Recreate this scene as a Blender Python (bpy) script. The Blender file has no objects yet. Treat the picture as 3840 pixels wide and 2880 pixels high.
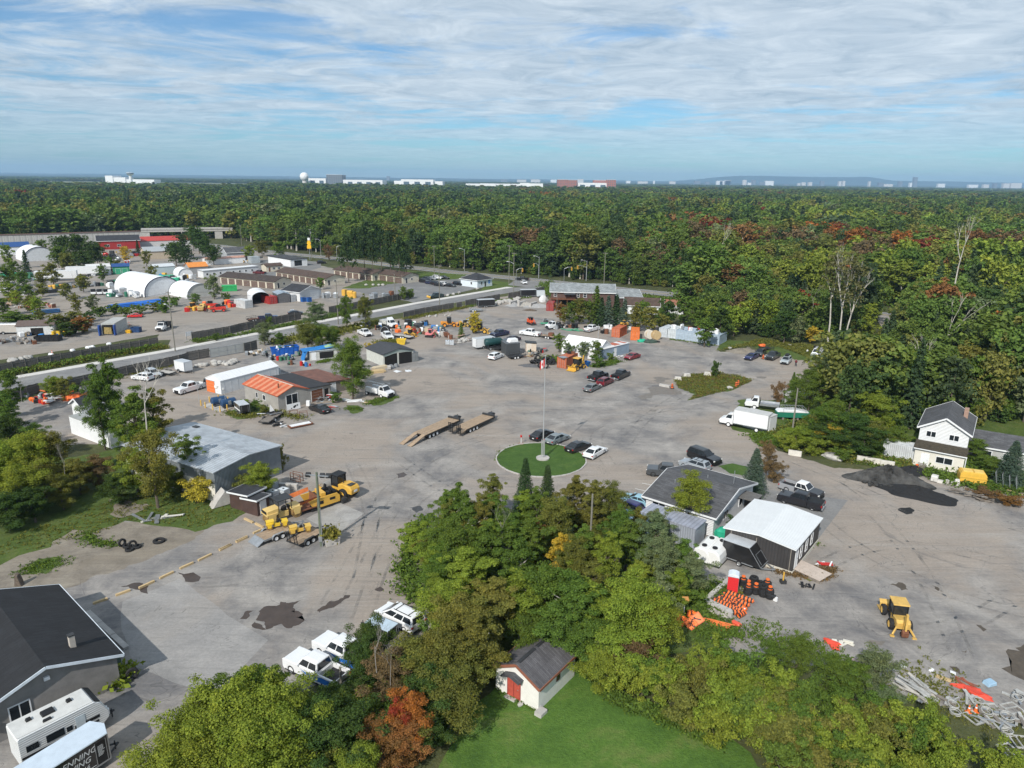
import bpy,math,random
from math import sin,cos,pi,radians,atan2,hypot,tan,sqrt
from mathutils import Vector,Matrix,noise as mnoise
RND=random.Random(11)
SC=bpy.context.scene
COL=SC.collection
# ---------------------------------------------------------------- camera
CAM_H,FPX,HOR,SLOPE=42.0,2663.0,676.0,0.0125
ROLL=math.atan(SLOPE);PITCH=math.atan((1440-HOR)*cos(ROLL)/FPX)
cam_d=bpy.data.cameras.new('camera');cam=bpy.data.objects.new('camera',cam_d);COL.objects.link(cam)
cam_d.sensor_width=36;cam_d.lens=36*FPX/3840;cam_d.clip_start=1;cam_d.clip_end=40000
cam.matrix_world=Matrix.Translation((0,0,CAM_H))@Matrix.Rotation(pi/2-PITCH,4,'X')@Matrix.Rotation(ROLL,4,'Z')
SC.camera=cam
# ---------------------------------------------------------------- sky, sun, exposure
SUN_EL,SUN_AZ=radians(38.5),radians(205)
w=bpy.data.worlds.new('World');SC.world=w;w.use_nodes=True
nt=w.node_tree;N=nt.nodes;LK=nt.links
bg=N['Background'];bg.inputs[1].default_value=0.125
sky=N.new('ShaderNodeTexSky');sky.sky_type='NISHITA';sky.sun_disc=False
sky.sun_elevation=SUN_EL;sky.sun_rotation=SUN_AZ;sky.altitude=100;sky.air_density=1.0;sky.dust_density=0.6;sky.ozone_density=2.2
def nmath(op,a,b=None,c=None,tree=None):
 n=(tree or nt).nodes.new('ShaderNodeMath');n.operation=op
 for i,q in enumerate((a,b,c)):
  if q is None:continue
  if isinstance(q,(int,float)):n.inputs[i].default_value=q
  else:(tree or nt).links.new(q,n.inputs[i])
 return n.outputs[0]
tc=N.new('ShaderNodeTexCoord');sp=N.new('ShaderNodeSeparateXYZ');LK.new(tc.outputs['Generated'],sp.inputs[0])
zc=nmath('MAXIMUM',sp.outputs[2],0.0);zz=nmath('ADD',zc,0.045)
cx=nmath('DIVIDE',sp.outputs[0],zz);cy=nmath('DIVIDE',sp.outputs[1],zz)
def cloudnoise(sx,sy,scale,detail,rough,off,dist=0.0):
 cb=N.new('ShaderNodeCombineXYZ')
 LK.new(nmath('MULTIPLY',cx,sx),cb.inputs[0]);LK.new(nmath('MULTIPLY',cy,sy),cb.inputs[1]);cb.inputs[2].default_value=off
 t=N.new('ShaderNodeTexNoise');t.inputs['Scale'].default_value=scale;t.inputs['Detail'].default_value=detail
 t.inputs['Roughness'].default_value=rough;t.inputs['Distortion'].default_value=dist
 LK.new(cb.outputs[0],t.inputs['Vector']);return t.outputs[0]
n1=cloudnoise(.85,.85,1.5,12,.66,3.1,.6)
n2=cloudnoise(.3,.5,1.1,4,.55,8.7,.3)
n3=cloudnoise(1.0,1.1,2.2,10,.68,1.7,.7)
cov=nmath('ADD',nmath('MULTIPLY',n1,.6),nmath('MULTIPLY',n2,.75))
cr=N.new('ShaderNodeMapRange');cr.interpolation_type='SMOOTHSTEP';LK.new(cov,cr.inputs[0])
cr.inputs[1].default_value=.50;cr.inputs[2].default_value=.69;cr.inputs[3].default_value=.15;cr.inputs[4].default_value=.92
hz=N.new('ShaderNodeMapRange');hz.interpolation_type='SMOOTHSTEP';LK.new(zc,hz.inputs[0]);hz.inputs[1].default_value=0.0;hz.inputs[2].default_value=.11
hz.inputs[3].default_value=.30
fac=nmath('MULTIPLY',cr.outputs[0],hz.outputs[0])
cc=N.new('ShaderNodeMapRange');LK.new(n3,cc.inputs[0]);cc.inputs[1].default_value=.3;cc.inputs[2].default_value=.72
cm=N.new('ShaderNodeMix');cm.data_type='RGBA';LK.new(cc.outputs[0],cm.inputs[0]);cm.inputs[6].default_value=(2.7,3.45,4.2,1);cm.inputs[7].default_value=(5.3,5.85,6.3,1)
mx=N.new('ShaderNodeMix');mx.data_type='RGBA';LK.new(fac,mx.inputs[0]);LK.new(cm.outputs[2],mx.inputs[7])
sg=N.new('ShaderNodeMix');sg.data_type='RGBA';sg.blend_type='MULTIPLY';sg.inputs[0].default_value=1;LK.new(sky.outputs[0],sg.inputs[6]);sg.inputs[7].default_value=(.37,.61,.79,1)
LK.new(sg.outputs[2],mx.inputs[6]);LK.new(mx.outputs[2],bg.inputs[0])
sun_d=bpy.data.lights.new('sun','SUN');sun_d.energy=3.9;sun_d.angle=radians(.6);sun_d.color=(1,.955,.88)
sun=bpy.data.objects.new('sun',sun_d);COL.objects.link(sun);sun.location=(-60,-120,160)
SD=Vector((sin(SUN_AZ)*cos(SUN_EL),cos(SUN_AZ)*cos(SUN_EL),sin(SUN_EL)))
sun.rotation_euler=SD.to_track_quat('Z','Y').to_euler()
SC.view_settings.view_transform='Standard';SC.view_settings.look='None';SC.view_settings.gamma=1
SC.view_settings.exposure=0.25
SC.render.engine='CYCLES'
cy_=SC.cycles;cy_.max_bounces=5;cy_.diffuse_bounces=2;cy_.glossy_bounces=2;cy_.transmission_bounces=2;cy_.transparent_max_bounces=4;cy_.volume_bounces=0
cy_.use_denoising=True;cy_.use_adaptive_sampling=True;cy_.adaptive_threshold=.02
# ---------------------------------------------------------------- survey: a picture point that lies on the ground -> metres on the site
WINS=dict(A=(0,600,.434),B=(900,600,.434),C=(1800,600,.434),D=(2700,600,.5154),E=(0,1200,.3436),F=(700,1100,.3617),G=(1300,1050,.3617),H=(1900,1000,.3617),I=(2600,1100,.3617),J=(0,1500,.434),K=(0,2100,.4702),L=(800,1500,.4069),M=(900,2100,.4701),N=(1700,1500,.4521),O=(1800,2100,.4702),Q=(2600,1500,.5606),R=(2700,2000,.5305),S=(0,0,1.736),T=(860,1740,.27125),U=(2560,2080,.27125),V=(2300,1640,.226),X=(2680,1740,.226),Y=(1350,2200,.226))
WIN=[WINS['S']]
def win(k):WIN[0]=WINS[k]
def at(x,y,h=0.0):
 a,b,s=WIN[0];u=a+x*s-1920;v=b+y*s-1440
 uu=u*cos(ROLL)+v*sin(ROLL);vv=-u*sin(ROLL)+v*cos(ROLL)
 t=(CAM_H-h)/(FPX*sin(PITCH)+vv*cos(PITCH))
 return Vector((uu*t,(FPX*cos(PITCH)-vv*sin(PITCH))*t,h))
def elev(y):
 t=min(1,max(0,(y-520)/2000));return 10*t*t*(3-2*t)
 # ---------------------------------------------------------------- materials
MATS={}
def _new(name):
 m=bpy.data.materials.new(name);m.use_nodes=True;t=m.node_tree;return m,t,t.nodes['Principled BSDF']
def mat(name,col,rough=.6,metal=0.0,var=.12,scale=1.5,bump=0.0,spec=.4,coat=0.0):
 if name in MATS:return MATS[name]
 m,t,b=_new(name)
 b.inputs['Roughness'].default_value=rough;b.inputs['Metallic'].default_value=metal;b.inputs['Specular IOR Level'].default_value=spec
 if coat:b.inputs['Coat Weight'].default_value=coat;b.inputs['Coat Roughness'].default_value=.06
 c=(*col,1)
 if var:
  tc=t.nodes.new('ShaderNodeTexCoord');n=t.nodes.new('ShaderNodeTexNoise');n.inputs['Scale'].default_value=scale;n.inputs['Detail'].default_value=6;n.inputs['Roughness'].default_value=.65
  t.links.new(tc.outputs['Object'],n.inputs['Vector'])
  r=t.nodes.new('ShaderNodeMapRange');r.inputs[1].default_value=.3;r.inputs[2].default_value=.7;r.inputs[3].default_value=1-var;r.inputs[4].default_value=1+var
  t.links.new(n.outputs[0],r.inputs[0])
  h=t.nodes.new('ShaderNodeMix');h.data_type='RGBA';h.blend_type='MULTIPLY';h.inputs[0].default_value=1;h.inputs[6].default_value=c
  t.links.new(r.outputs[0],h.inputs[7]);t.links.new(h.outputs[2],b.inputs['Base Color'])
  if bump:
   bp=t.nodes.new('ShaderNodeBump');bp.inputs['Strength'].default_value=1;bp.inputs['Distance'].default_value=bump
   t.links.new(n.outputs[0],bp.inputs['Height']);t.links.new(bp.outputs[0],b.inputs['Normal'])
 else:b.inputs['Base Color'].default_value=c
 MATS[name]=m;return m
def ramp(t,src,stops):
 r=t.nodes.new('ShaderNodeValToRGB');e=r.color_ramp.elements
 while len(e)<len(stops):e.new(.5)
 for q,(p,c)in zip(e,stops):q.position=p;q.color=(*c,1)
 t.links.new(src,r.inputs[0]);return r.outputs[0]
def tnoise(t,vec,scale,detail=6,rough=.6,sx=1,sy=1,rot=0,dist=0.0,off=0.0):
 mp=t.nodes.new('ShaderNodeMapping');mp.inputs['Scale'].default_value=(sx,sy,1);mp.inputs['Rotation'].default_value=(0,0,rot);mp.inputs['Location'].default_value=(off,off*.7,0)
 t.links.new(vec,mp.inputs[0]);n=t.nodes.new('ShaderNodeTexNoise');n.inputs['Scale'].default_value=scale;n.inputs['Detail'].default_value=detail;n.inputs['Roughness'].default_value=rough;n.inputs['Distortion'].default_value=dist
 t.links.new(mp.outputs[0],n.inputs['Vector']);return n.outputs[0]
def tmix(t,fac,a,b,mode='MIX'):
 m=t.nodes.new('ShaderNodeMix');m.data_type='RGBA';m.blend_type=mode
 for i,q in((0,fac),(6,a),(7,b)):
  if isinstance(q,tuple):m.inputs[i].default_value=(*q,1)
  elif isinstance(q,(int,float)):m.inputs[i].default_value=q
  else:t.links.new(q,m.inputs[i])
 return m.outputs[2]
def tmap(t,src,a,b,c=0.0,d=1.0):
 r=t.nodes.new('ShaderNodeMapRange');t.links.new(src,r.inputs[0])
 for i,q in enumerate((a,b,c,d)):r.inputs[i+1].default_value=q
 r.interpolation_type='SMOOTHSTEP';return r.outputs[0]
def ribs(name,col,axis=0,pitch=.25,rough=.45,metal=0.0,depth=.02,var=.1,dirt=None):
 """sheet metal or board cladding: fine ribs as relief, shade painted into their valleys, and weathering"""
 if name in MATS:return MATS[name]
 m,t,b=_new(name);b.inputs['Roughness'].default_value=rough;b.inputs['Metallic'].default_value=metal
 tc=t.nodes.new('ShaderNodeTexCoord');sp=t.nodes.new('ShaderNodeSeparateXYZ');t.links.new(tc.outputs['Object'],sp.inputs[0])
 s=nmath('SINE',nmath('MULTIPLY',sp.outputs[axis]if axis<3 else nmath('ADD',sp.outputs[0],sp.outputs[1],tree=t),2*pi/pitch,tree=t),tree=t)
 n=tnoise(t,tc.outputs['Object'],.8,7,.65)
 c=tmix(t,tmap(t,n,.35,.7),tuple(q*(1-var)for q in col),tuple(min(1,q*(1+var))for q in col))
 if dirt:c=tmix(t,tmap(t,tnoise(t,tc.outputs['Object'],.35,8,.7,off=5),.52,.72),c,dirt)
 c=tmix(t,tmap(t,s,-1,-.2,.4,0),c,tuple(q*.45 for q in col))  # rib valleys darkened in the colour, standing in for shade between the ribs
 t.links.new(c,b.inputs['Base Color'])
 bp=t.nodes.new('ShaderNodeBump');bp.inputs['Strength'].default_value=1;bp.inputs['Distance'].default_value=depth
 t.links.new(s,bp.inputs['Height']);t.links.new(bp.outputs[0],b.inputs['Normal']);MATS[name]=m;return m
def shingle(name,col,rough=.9,var=.25):
 if name in MATS:return MATS[name]
 m,t,b=_new(name);b.inputs['Roughness'].default_value=rough
 tc=t.nodes.new('ShaderNodeTexCoord');br=t.nodes.new('ShaderNodeTexBrick');t.links.new(tc.outputs['Object'],br.inputs[0])
 br.inputs['Scale'].default_value=1;br.inputs['Brick Width'].default_value=.9;br.inputs['Row Height'].default_value=.18;br.inputs['Mortar Size'].default_value=.012
 br.inputs['Color1'].default_value=(*[q*(1-var)for q in col],1);br.inputs['Color2'].default_value=(*[q*(1+var)for q in col],1);br.inputs['Mortar'].default_value=(*[q*.5 for q in col],1)
 n=tnoise(t,tc.outputs['Object'],.6,8,.7)
 c=tmix(t,1.0,br.outputs[0],ramp(t,n,[(.3,(.72,.72,.72)),(.7,(1.25,1.25,1.25))]),'MULTIPLY')
 t.links.new(c,b.inputs['Base Color']);MATS[name]=m;return m
def yardmat(name,dark,mid,light,warm,sc=1.0):
 m,t,b=_new(name);b.inputs['Roughness'].default_value=.93;b.inputs['Specular IOR Level'].default_value=.25
 tc=t.nodes.new('ShaderNodeTexCoord');o=tc.outputs['Object']
 big=tnoise(t,o,.028*sc,6,.6,dist=.6);med=tnoise(t,o,.16*sc,8,.68,dist=.4,off=9)
 strk=tnoise(t,o,.30*sc,7,.62,sx=.16,sy=1.3,rot=-.62,dist=.5,off=4);strk2=tnoise(t,o,.30*sc,7,.62,sx=.14,sy=1.2,rot=.9,dist=.6,off=14)
 fine=tnoise(t,o,3.2,8,.75,off=2);tr1=tnoise(t,o,1.0,3,.6,sx=.05,sy=1.1,rot=-.75,dist=1.6,off=21);tr2=tnoise(t,o,1.0,3,.6,sx=.06,sy=1.2,rot=.5,dist=2.0,off=37)
 c=ramp(t,med,[(.36,dark),(.5,mid),(.66,light)])
 c=tmix(t,tmap(t,big,.44,.58,0,.85),c,ramp(t,strk,[(.3,tuple(q*.8 for q in warm)),(.7,warm)]))
 c=tmix(t,tmap(t,strk2,.52,.75,0,.55),c,light)
 c=tmix(t,tmap(t,strk,.60,.78,0,.5),c,dark)
 c=tmix(t,tmap(t,tnoise(t,o,.07,9,.7,dist=1.2,off=31),.60,.70,0,.55),c,tuple(q*.72 for q in dark))
 c=tmix(t,tmap(t,tr1,.54,.72,0,.3),c,tuple(q*.78 for q in dark));c=tmix(t,tmap(t,tr2,.54,.72,0,.28),c,tuple(q*1.08 for q in light))
 spots=tmap(t,tnoise(t,o,.55,9,.72,off=44),.66,.74,0,.6)
 c=tmix(t,spots,c,tuple(q*.5 for q in dark))
 cr_=tnoise(t,o,.11,4,.5,dist=1.5,off=70);crack=nmath('ABSOLUTE',nmath('SUBTRACT',cr_,.5,tree=t),tree=t)
 c=tmix(t,tmap(t,crack,.0,.0035,.55,0),c,tuple(q*.55 for q in dark))
 c=tmix(t,1.0,c,ramp(t,fine,[(.25,(.80,.80,.80)),(.75,(1.18,1.18,1.17))]),'MULTIPLY')
 t.links.new(c,b.inputs['Base Color'])
 bp=t.nodes.new('ShaderNodeBump');bp.inputs['Distance'].default_value=.03;t.links.new(fine,bp.inputs['Height']);t.links.new(bp.outputs[0],b.inputs['Normal'])
 return m
def grassmat(name,a,b_,c_,scale=.25,fine=2.5):
 m,t,b=_new(name);b.inputs['Roughness'].default_value=.9;b.inputs['Specular IOR Level'].default_value=.15
 tc=t.nodes.new('ShaderNodeTexCoord');o=tc.outputs['Object']
 c=ramp(t,tnoise(t,o,scale,8,.65,dist=.5),[(.3,a),(.52,b_),(.75,c_)])
 c=tmix(t,1.0,c,ramp(t,tnoise(t,o,fine,8,.75,off=3),[(.25,(.62,.66,.62)),(.75,(1.35,1.3,1.3))]),'MULTIPLY')
 t.links.new(c,b.inputs['Base Color'])
 bp=t.nodes.new('ShaderNodeBump');bp.inputs['Distance'].default_value=.12;t.links.new(tnoise(t,o,fine*2,6,.7),bp.inputs['Height']);t.links.new(bp.outputs[0],b.inputs['Normal'])
 return m
def leafmat(name,inst):
 m=bpy.data.materials.new(name);m.use_nodes=True;t=m.node_tree;t.nodes.clear()
 out=t.nodes.new('ShaderNodeOutputMaterial')
 if inst:a=t.nodes.new('ShaderNodeAttribute');a.attribute_type='INSTANCER';a.attribute_name='tint';base=a.outputs['Color']
 else:base=t.nodes.new('ShaderNodeObjectInfo').outputs['Color']
 g=t.nodes.new('ShaderNodeNewGeometry');tc=t.nodes.new('ShaderNodeTexCoord')
 k=ramp(t,g.outputs['Random Per Island'],[(0,(.70,.74,.66)),(.5,(1.12,1.12,1.08)),(1,(1.55,1.45,1.2))])
 c=tmix(t,1.0,base,k,'MULTIPLY')
 n=tnoise(t,tc.outputs['Object'],.55,3,.6)
 c=tmix(t,tmap(t,n,.48,.78,0,.36),c,tmix(t,1.0,c,(1.5,1.2,.6),'MULTIPLY'))
 d=t.nodes.new('ShaderNodeBsdfDiffuse');tr=t.nodes.new('ShaderNodeBsdfTranslucent');mxs=t.nodes.new('ShaderNodeMixShader');mxs.inputs[0].default_value=.3
 t.links.new(c,d.inputs[0]);t.links.new(tmix(t,1.0,c,(1.1,1.15,.6),'MULTIPLY'),tr.inputs[0]);t.links.new(d.outputs[0],mxs.inputs[1]);t.links.new(tr.outputs[0],mxs.inputs[2]);t.links.new(mxs.outputs[0],out.inputs[0])
 return m
GLASS=mat('window_glass',(.018,.022,.026),.07,0,0,spec=.6)
BLACK=mat('black_plastic',(.012,.012,.013),.55,0,.2)
TYRE=mat('tyre_rubber',(.018,.018,.019),.8,0,.3)
RIM=mat('rim_alloy',(.42,.43,.44),.35,.7,.1)
WHITE=mat('white_paint',(.74,.75,.76),.35,0,.06,.6)
WHITEM=ribs('white_corrugated',(.70,.71,.72),3,.28,.45,0,.02,.06,(.55,.53,.5))
STEEL=mat('galvanised_steel',(.38,.40,.42),.45,.6,.18)
DSTEEL=mat('dark_steel',(.045,.046,.048),.5,.3,.3)
RUST=mat('rusty_steel',(.16,.065,.035),.85,0,.35,2)
WOOD=mat('weathered_timber',(.20,.175,.15),.9,0,.25,3)
NEWWOOD=mat('new_timber',(.50,.37,.20),.85,0,.15,3)
DECKW=mat('deck_planks',(.34,.25,.17),.85,0,.25,2)
CONC=mat('concrete',(.42,.40,.375),.9,0,.18,1.2,.02)
YEL=mat('machine_yellow',(.62,.36,.06),.4,0,.12,1)
PYEL=mat('pale_yellow',(.66,.47,.17),.5,0,.12,1)
ORANGE=mat('safety_orange',(.80,.16,.03),.5,0,.1)
RED=mat('red_paint',(.50,.025,.02),.35,0,.1)
BARK=mat('bark',(.12,.095,.075),.95,0,.35,4)
BIRCH=mat('pale_bark',(.48,.45,.40),.85,0,.3,3)
LAMP=mat('lamp_lens',(.7,.7,.68),.1,0,0)
TAIL=mat('tail_lens',(.35,.012,.012),.15,0,0)
LEAF=leafmat('foliage',False);LEAFI=leafmat('wood_foliage',True)
# ---------------------------------------------------------------- mesh helper
class MB:
 def __init__(s,M=None):s.v=[];s.f=[];s.m=[];s.M=M
 def add(s,vs,fs,mi=0):
  n=len(s.v)
  if s.M is not None:vs=[s.M@Vector(q)for q in vs]
  s.v+=[tuple(q)for q in vs];s.f+=[tuple(i+n for i in f)for f in fs];s.m+=[mi]*len(fs);return s
 def box(s,x0,x1,y0,y1,z0,z1,mi=0):
  return s.add([(x0,y0,z0),(x1,y0,z0),(x1,y1,z0),(x0,y1,z0),(x0,y0,z1),(x1,y0,z1),(x1,y1,z1),(x0,y1,z1)],[(0,3,2,1),(4,5,6,7),(0,1,5,4),(1,2,6,5),(2,3,7,6),(3,0,4,7)],mi)
 def rbox(s,c,d,M3,mi=0):
  x,y,z=d[0]/2,d[1]/2,d[2]/2;c=Vector(c)
  return s.add([c+M3@Vector(q)for q in[(-x,-y,-z),(x,-y,-z),(x,y,-z),(-x,y,-z),(-x,-y,z),(x,-y,z),(x,y,z),(-x,y,z)]],[(0,3,2,1),(4,5,6,7),(0,1,5,4),(1,2,6,5),(2,3,7,6),(3,0,4,7)],mi)
 def beam(s,a,b,wd,ht=None,mi=0):
  a=Vector(a);b=Vector(b);d=b-a;L=d.length
  if L<1e-6:return s
  q=d.to_track_quat('X','Z').to_matrix();return s.rbox((a+b)/2,(L,wd,ht or wd),q,mi)
 def slab(s,prof,y0,y1,ch=0.0,mi=0):
  """side outline (x,z) drawn out across y, with chamfered sides"""
  n=len(prof);cxm=sum(p[0]for p in prof)/n;czm=sum(p[1]for p in prof)/n
  def shr(p):
   d=Vector((p[0]-cxm,p[1]-czm));L=d.length or 1;k=max(0,L-ch)/L;return(cxm+d.x*k,czm+d.y*k)
  rings=[(y0,True),(y0+ch,False),(y1-ch,False),(y1,True)]if ch else[(y0,False),(y1,False)]
  vs=[]
  for y,sh in rings:
   for p in prof:q=shr(p)if sh else p;vs.append((q[0],y,q[1]))
  fs=[]
  for k in range(len(rings)-1):
   for i in range(n):j=(i+1)%n;fs.append((k*n+i,k*n+j,(k+1)*n+j,(k+1)*n+i))
  fs.append(tuple(range(n-1,-1,-1)));fs.append(tuple((len(rings)-1)*n+i for i in range(n)))
  return s.add(vs,fs,mi)
 def cyl(s,a,b,r,n=10,r2=None,mi=0,cap=True):
  a=Vector(a);b=Vector(b);r2=r if r2 is None else r2;d=(b-a);q=d.to_track_quat('Z','Y').to_matrix()if d.length>1e-6 else Matrix.Identity(3)
  vs=[a+q@Vector((cos(2*pi*i/n)*r,sin(2*pi*i/n)*r,0))for i in range(n)]+[b+q@Vector((cos(2*pi*i/n)*r2,sin(2*pi*i/n)*r2,0))for i in range(n)]
  fs=[(i,(i+1)%n,n+(i+1)%n,n+i)for i in range(n)]
  if cap:fs+=[tuple(range(n-1,-1,-1)),tuple(range(n,2*n))]
  return s.add(vs,fs,mi)
 def tube(s,pts,rs,n=6,mi=0):
  if not hasattr(rs,'__len__'):rs=[rs]*len(pts)
  for i in range(len(pts)-1):s.cyl(pts[i],pts[i+1],rs[i],n,rs[i+1],mi,i in(0,len(pts)-2))
  return s
 def lathe(s,prof,c=(0,0,0),n=14,mi=0,axis='Z',seg=1.0):
  vs=[];fs=[];m=len(prof);nn=n if seg>=1 else n+1
  for i in range(nn):
   a=2*pi*seg*i/n
   for r,z in prof:
    p=(cos(a)*r,sin(a)*r,z)
    if axis=='Y':p=(p[0],p[2],p[1])
    elif axis=='X':p=(p[2],p[0],p[1])
    vs.append((c[0]+p[0],c[1]+p[1],c[2]+p[2]))
  for i in range(n):
   j=(i+1)%nn
   for k in range(m-1):fs.append((i*m+k,j*m+k,j*m+k+1,i*m+k+1))
  return s.add(vs,fs,mi)
 def torus(s,c,R_,r,n=14,k=6,axis='Z',mi=0):
  return s.lathe([(R_+r*cos(2*pi*i/k),r*sin(2*pi*i/k))for i in range(k+1)],c,n,mi,axis)
 def face(s,pts,mi=0):return s.add(pts,[tuple(range(len(pts)))],mi)
 def blob(s,c,r,n=7,k=5,jit=.2,rnd=RND,flat=1.0,mi=0):
  vs=[];fs=[]
  for j in range(k+1):
   ph=pi*j/k
   for i in range(n):
    q=1+rnd.uniform(-jit,jit)if 0<j<k else 1
    vs.append((c[0]+r[0]*q*sin(ph)*cos(2*pi*i/n),c[1]+r[1]*q*sin(ph)*sin(2*pi*i/n),c[2]+r[2]*q*cos(ph)))
  for j in range(k):
   for i in range(n):a=(i+1)%n;fs.append((j*n+i,(j+1)*n+i,(j+1)*n+a,j*n+a))
  return s.add(vs,fs,mi)
 def mesh(s,name,mats,smooth=False):
  me=bpy.data.meshes.new(name);me.from_pydata(s.v,[],s.f)
  for m in(mats if isinstance(mats,(list,tuple))else[mats]):me.materials.append(m)
  if any(s.m):me.polygons.foreach_set('material_index',s.m)
  if smooth:me.polygons.foreach_set('use_smooth',[True]*len(s.f))
  me.update();return me
 def build(s,name,mats,parent=None,smooth=False):return link(name,s.mesh(name,mats,smooth),parent)
def link(name,me,parent=None):
 o=bpy.data.objects.new(name,me);COL.objects.link(o)
 if parent is not None:o.parent=parent
 return o
def tag(o,label=None,cat=None,group=None,kind=None):
 if label:o['label']=label
 if cat:o['category']=cat
 if group:o['group']=group
 if kind:o['kind']=kind
 return o
def thing(name,label,cat,loc=(0,0,0),rz=0.0,group=None):
 o=bpy.data.objects.new(name,None);COL.objects.link(o);o.empty_display_size=.5
 o.location=loc;o.rotation_euler=(0,0,rz);return tag(o,label,cat,group)
def solo(o,label,cat,loc,rz=0.0,group=None):
 o.location=loc;o.rotation_euler=(0,0,rz);return tag(o,label,cat,group)
def copytree(o,parent=None):
 c=o.copy();COL.objects.link(c);c.parent=parent
 for ch in list(o.children):copytree(ch,c)
 return c
def inpoly(x,y,P):
 c=False;n=len(P);j=n-1
 for i in range(n):
  if(P[i][1]>y)!=(P[j][1]>y)and x<(P[j][0]-P[i][0])*(y-P[i][1])/(P[j][1]-P[i][1])+P[i][0]:c=not c
  j=i
 return c
def pts(k,*l):win(k);return[at(*p)for p in l]
def ang(a,b):return atan2(b[1]-a[1],b[0]-a[0])
# ================================================================ builders: vehicles
WHEELS={}
def wheel(par,x,y,r,wd=.22,rimmat=None,z=None):
 k=(r,wd);rimmat=rimmat or RIM
 if k not in WHEELS:
  a=MB();a.lathe([(r*.62,-wd/2),(r*.93,-wd/2),(r,-wd*.3),(r,wd*.3),(r*.93,wd/2),(r*.62,wd/2)],n=18,axis='Y')
  b=MB();
  for sg in(-1,1):b.lathe([(0,sg*wd*.36),(r*.2,sg*wd*.44),(r*.5,sg*wd*.36),(r*.63,sg*wd*.5)],n=10,axis='Y')
  WHEELS[k]=(a.mesh('wheel',TYRE),b)
 me,b=WHEELS[k];kk=(r,wd,rimmat.name)
 if kk not in WHEELS:WHEELS[kk]=b.mesh('rim',rimmat)
 o=link('wheel',me,par);o.location=(x,y,r if z is None else z);link('rim',WHEELS[kk],o);return o
def paint(col,rough=.28):
 return mat('paint_%.3f_%.3f_%.3f'%col,col,rough,0,.04,.5,spec=.5,coat=.6)
def bil(q,u,v):
 a,b,c,d=[Vector(p)for p in q];return(a*(1-u)+b*u)*(1-v)+(d*(1-u)+c*u)*v
def pane(par,name,q,u0,u1,v0,v1,m=None,off=.012):
 p=[bil(q,u0,v0),bil(q,u1,v0),bil(q,u1,v1),bil(q,u0,v1)];n=(p[1]-p[0]).cross(p[3]-p[0]).normalized()*off
 mb=MB();mb.add([a+n for a in p]+[a-n for a in p],[(0,1,2,3),(7,6,5,4),(0,4,5,1),(1,5,6,2),(2,6,7,3),(3,7,4,0)]);return mb.build(name,m or GLASS,par)
def frustum(mb,x0,x1,hw,z0,X0,X1,HW,z1,mi=0):
 vs=[(x0,-hw,z0),(x1,-hw,z0),(x1,hw,z0),(x0,hw,z0),(X0,-HW,z1),(X1,-HW,z1),(X1,HW,z1),(X0,HW,z1)]
 xm=(X0+X1)/2;vs+=[(X0+.12,-HW*.55,z1+.05),(X1-.18,-HW*.55,z1+.05),(X1-.18,HW*.55,z1+.05),(X0+.12,HW*.55,z1+.05)]
 mb.add(vs,[(0,1,5,4),(1,2,6,5),(2,3,7,6),(3,0,4,7),(4,5,9,8),(5,6,10,9),(6,7,11,10),(7,4,8,11),(8,9,10,11)],mi);return vs
CARS=dict(
sedan=dict(L=4.85,W=1.85,H=1.40,wb=2.83,r=.34,belt=.93,hood=.86,cab=(-2.05,-1.05,.30,1.25)),
coupe=dict(L=4.27,W=1.78,H=1.25,wb=2.58,r=.33,belt=.86,hood=.82,cab=(-1.75,-.75,.10,1.0)),
suv=dict(L=4.65,W=1.88,H=1.63,wb=2.70,r=.37,belt=1.05,hood=1.0,cab=(-2.28,-1.85,.25,1.15)),
hatch=dict(L=4.2,W=1.8,H=1.52,wb=2.6,r=.33,belt=.98,hood=.92,cab=(-2.05,-1.65,.25,1.15)),
bigsuv=dict(L=5.35,W=2.05,H=1.86,wb=3.07,r=.42,belt=1.17,hood=1.12,cab=(-2.62,-2.30,.30,1.15)),
minivan=dict(L=5.15,W=2.0,H=1.70,wb=3.08,r=.35,belt=1.03,hood=.98,cab=(-2.53,-2.30,.55,1.65)),
van=dict(L=5.6,W=2.05,H=2.05,wb=3.5,r=.38,belt=1.25,hood=1.15,cab=(-2.78,-2.72,1.05,1.75)),
pickup=dict(L=5.85,W=2.03,H=1.88,wb=3.68,r=.41,belt=1.18,hood=1.15,cab=(-.98,-.80,.72,1.32),bed=(-2.9,-1.0)),
xpickup=dict(L=5.8,W=2.0,H=1.86,wb=3.55,r=.41,belt=1.16,hood=1.12,cab=(-.60,-.45,.72,1.32),bed=(-2.88,-.62)),
bigpickup=dict(L=6.3,W=2.05,H=1.98,wb=4.0,r=.43,belt=1.26,hood=1.26,cab=(-1.05,-.90,.80,1.38),bed=(-3.1,-1.08)),
)
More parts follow.
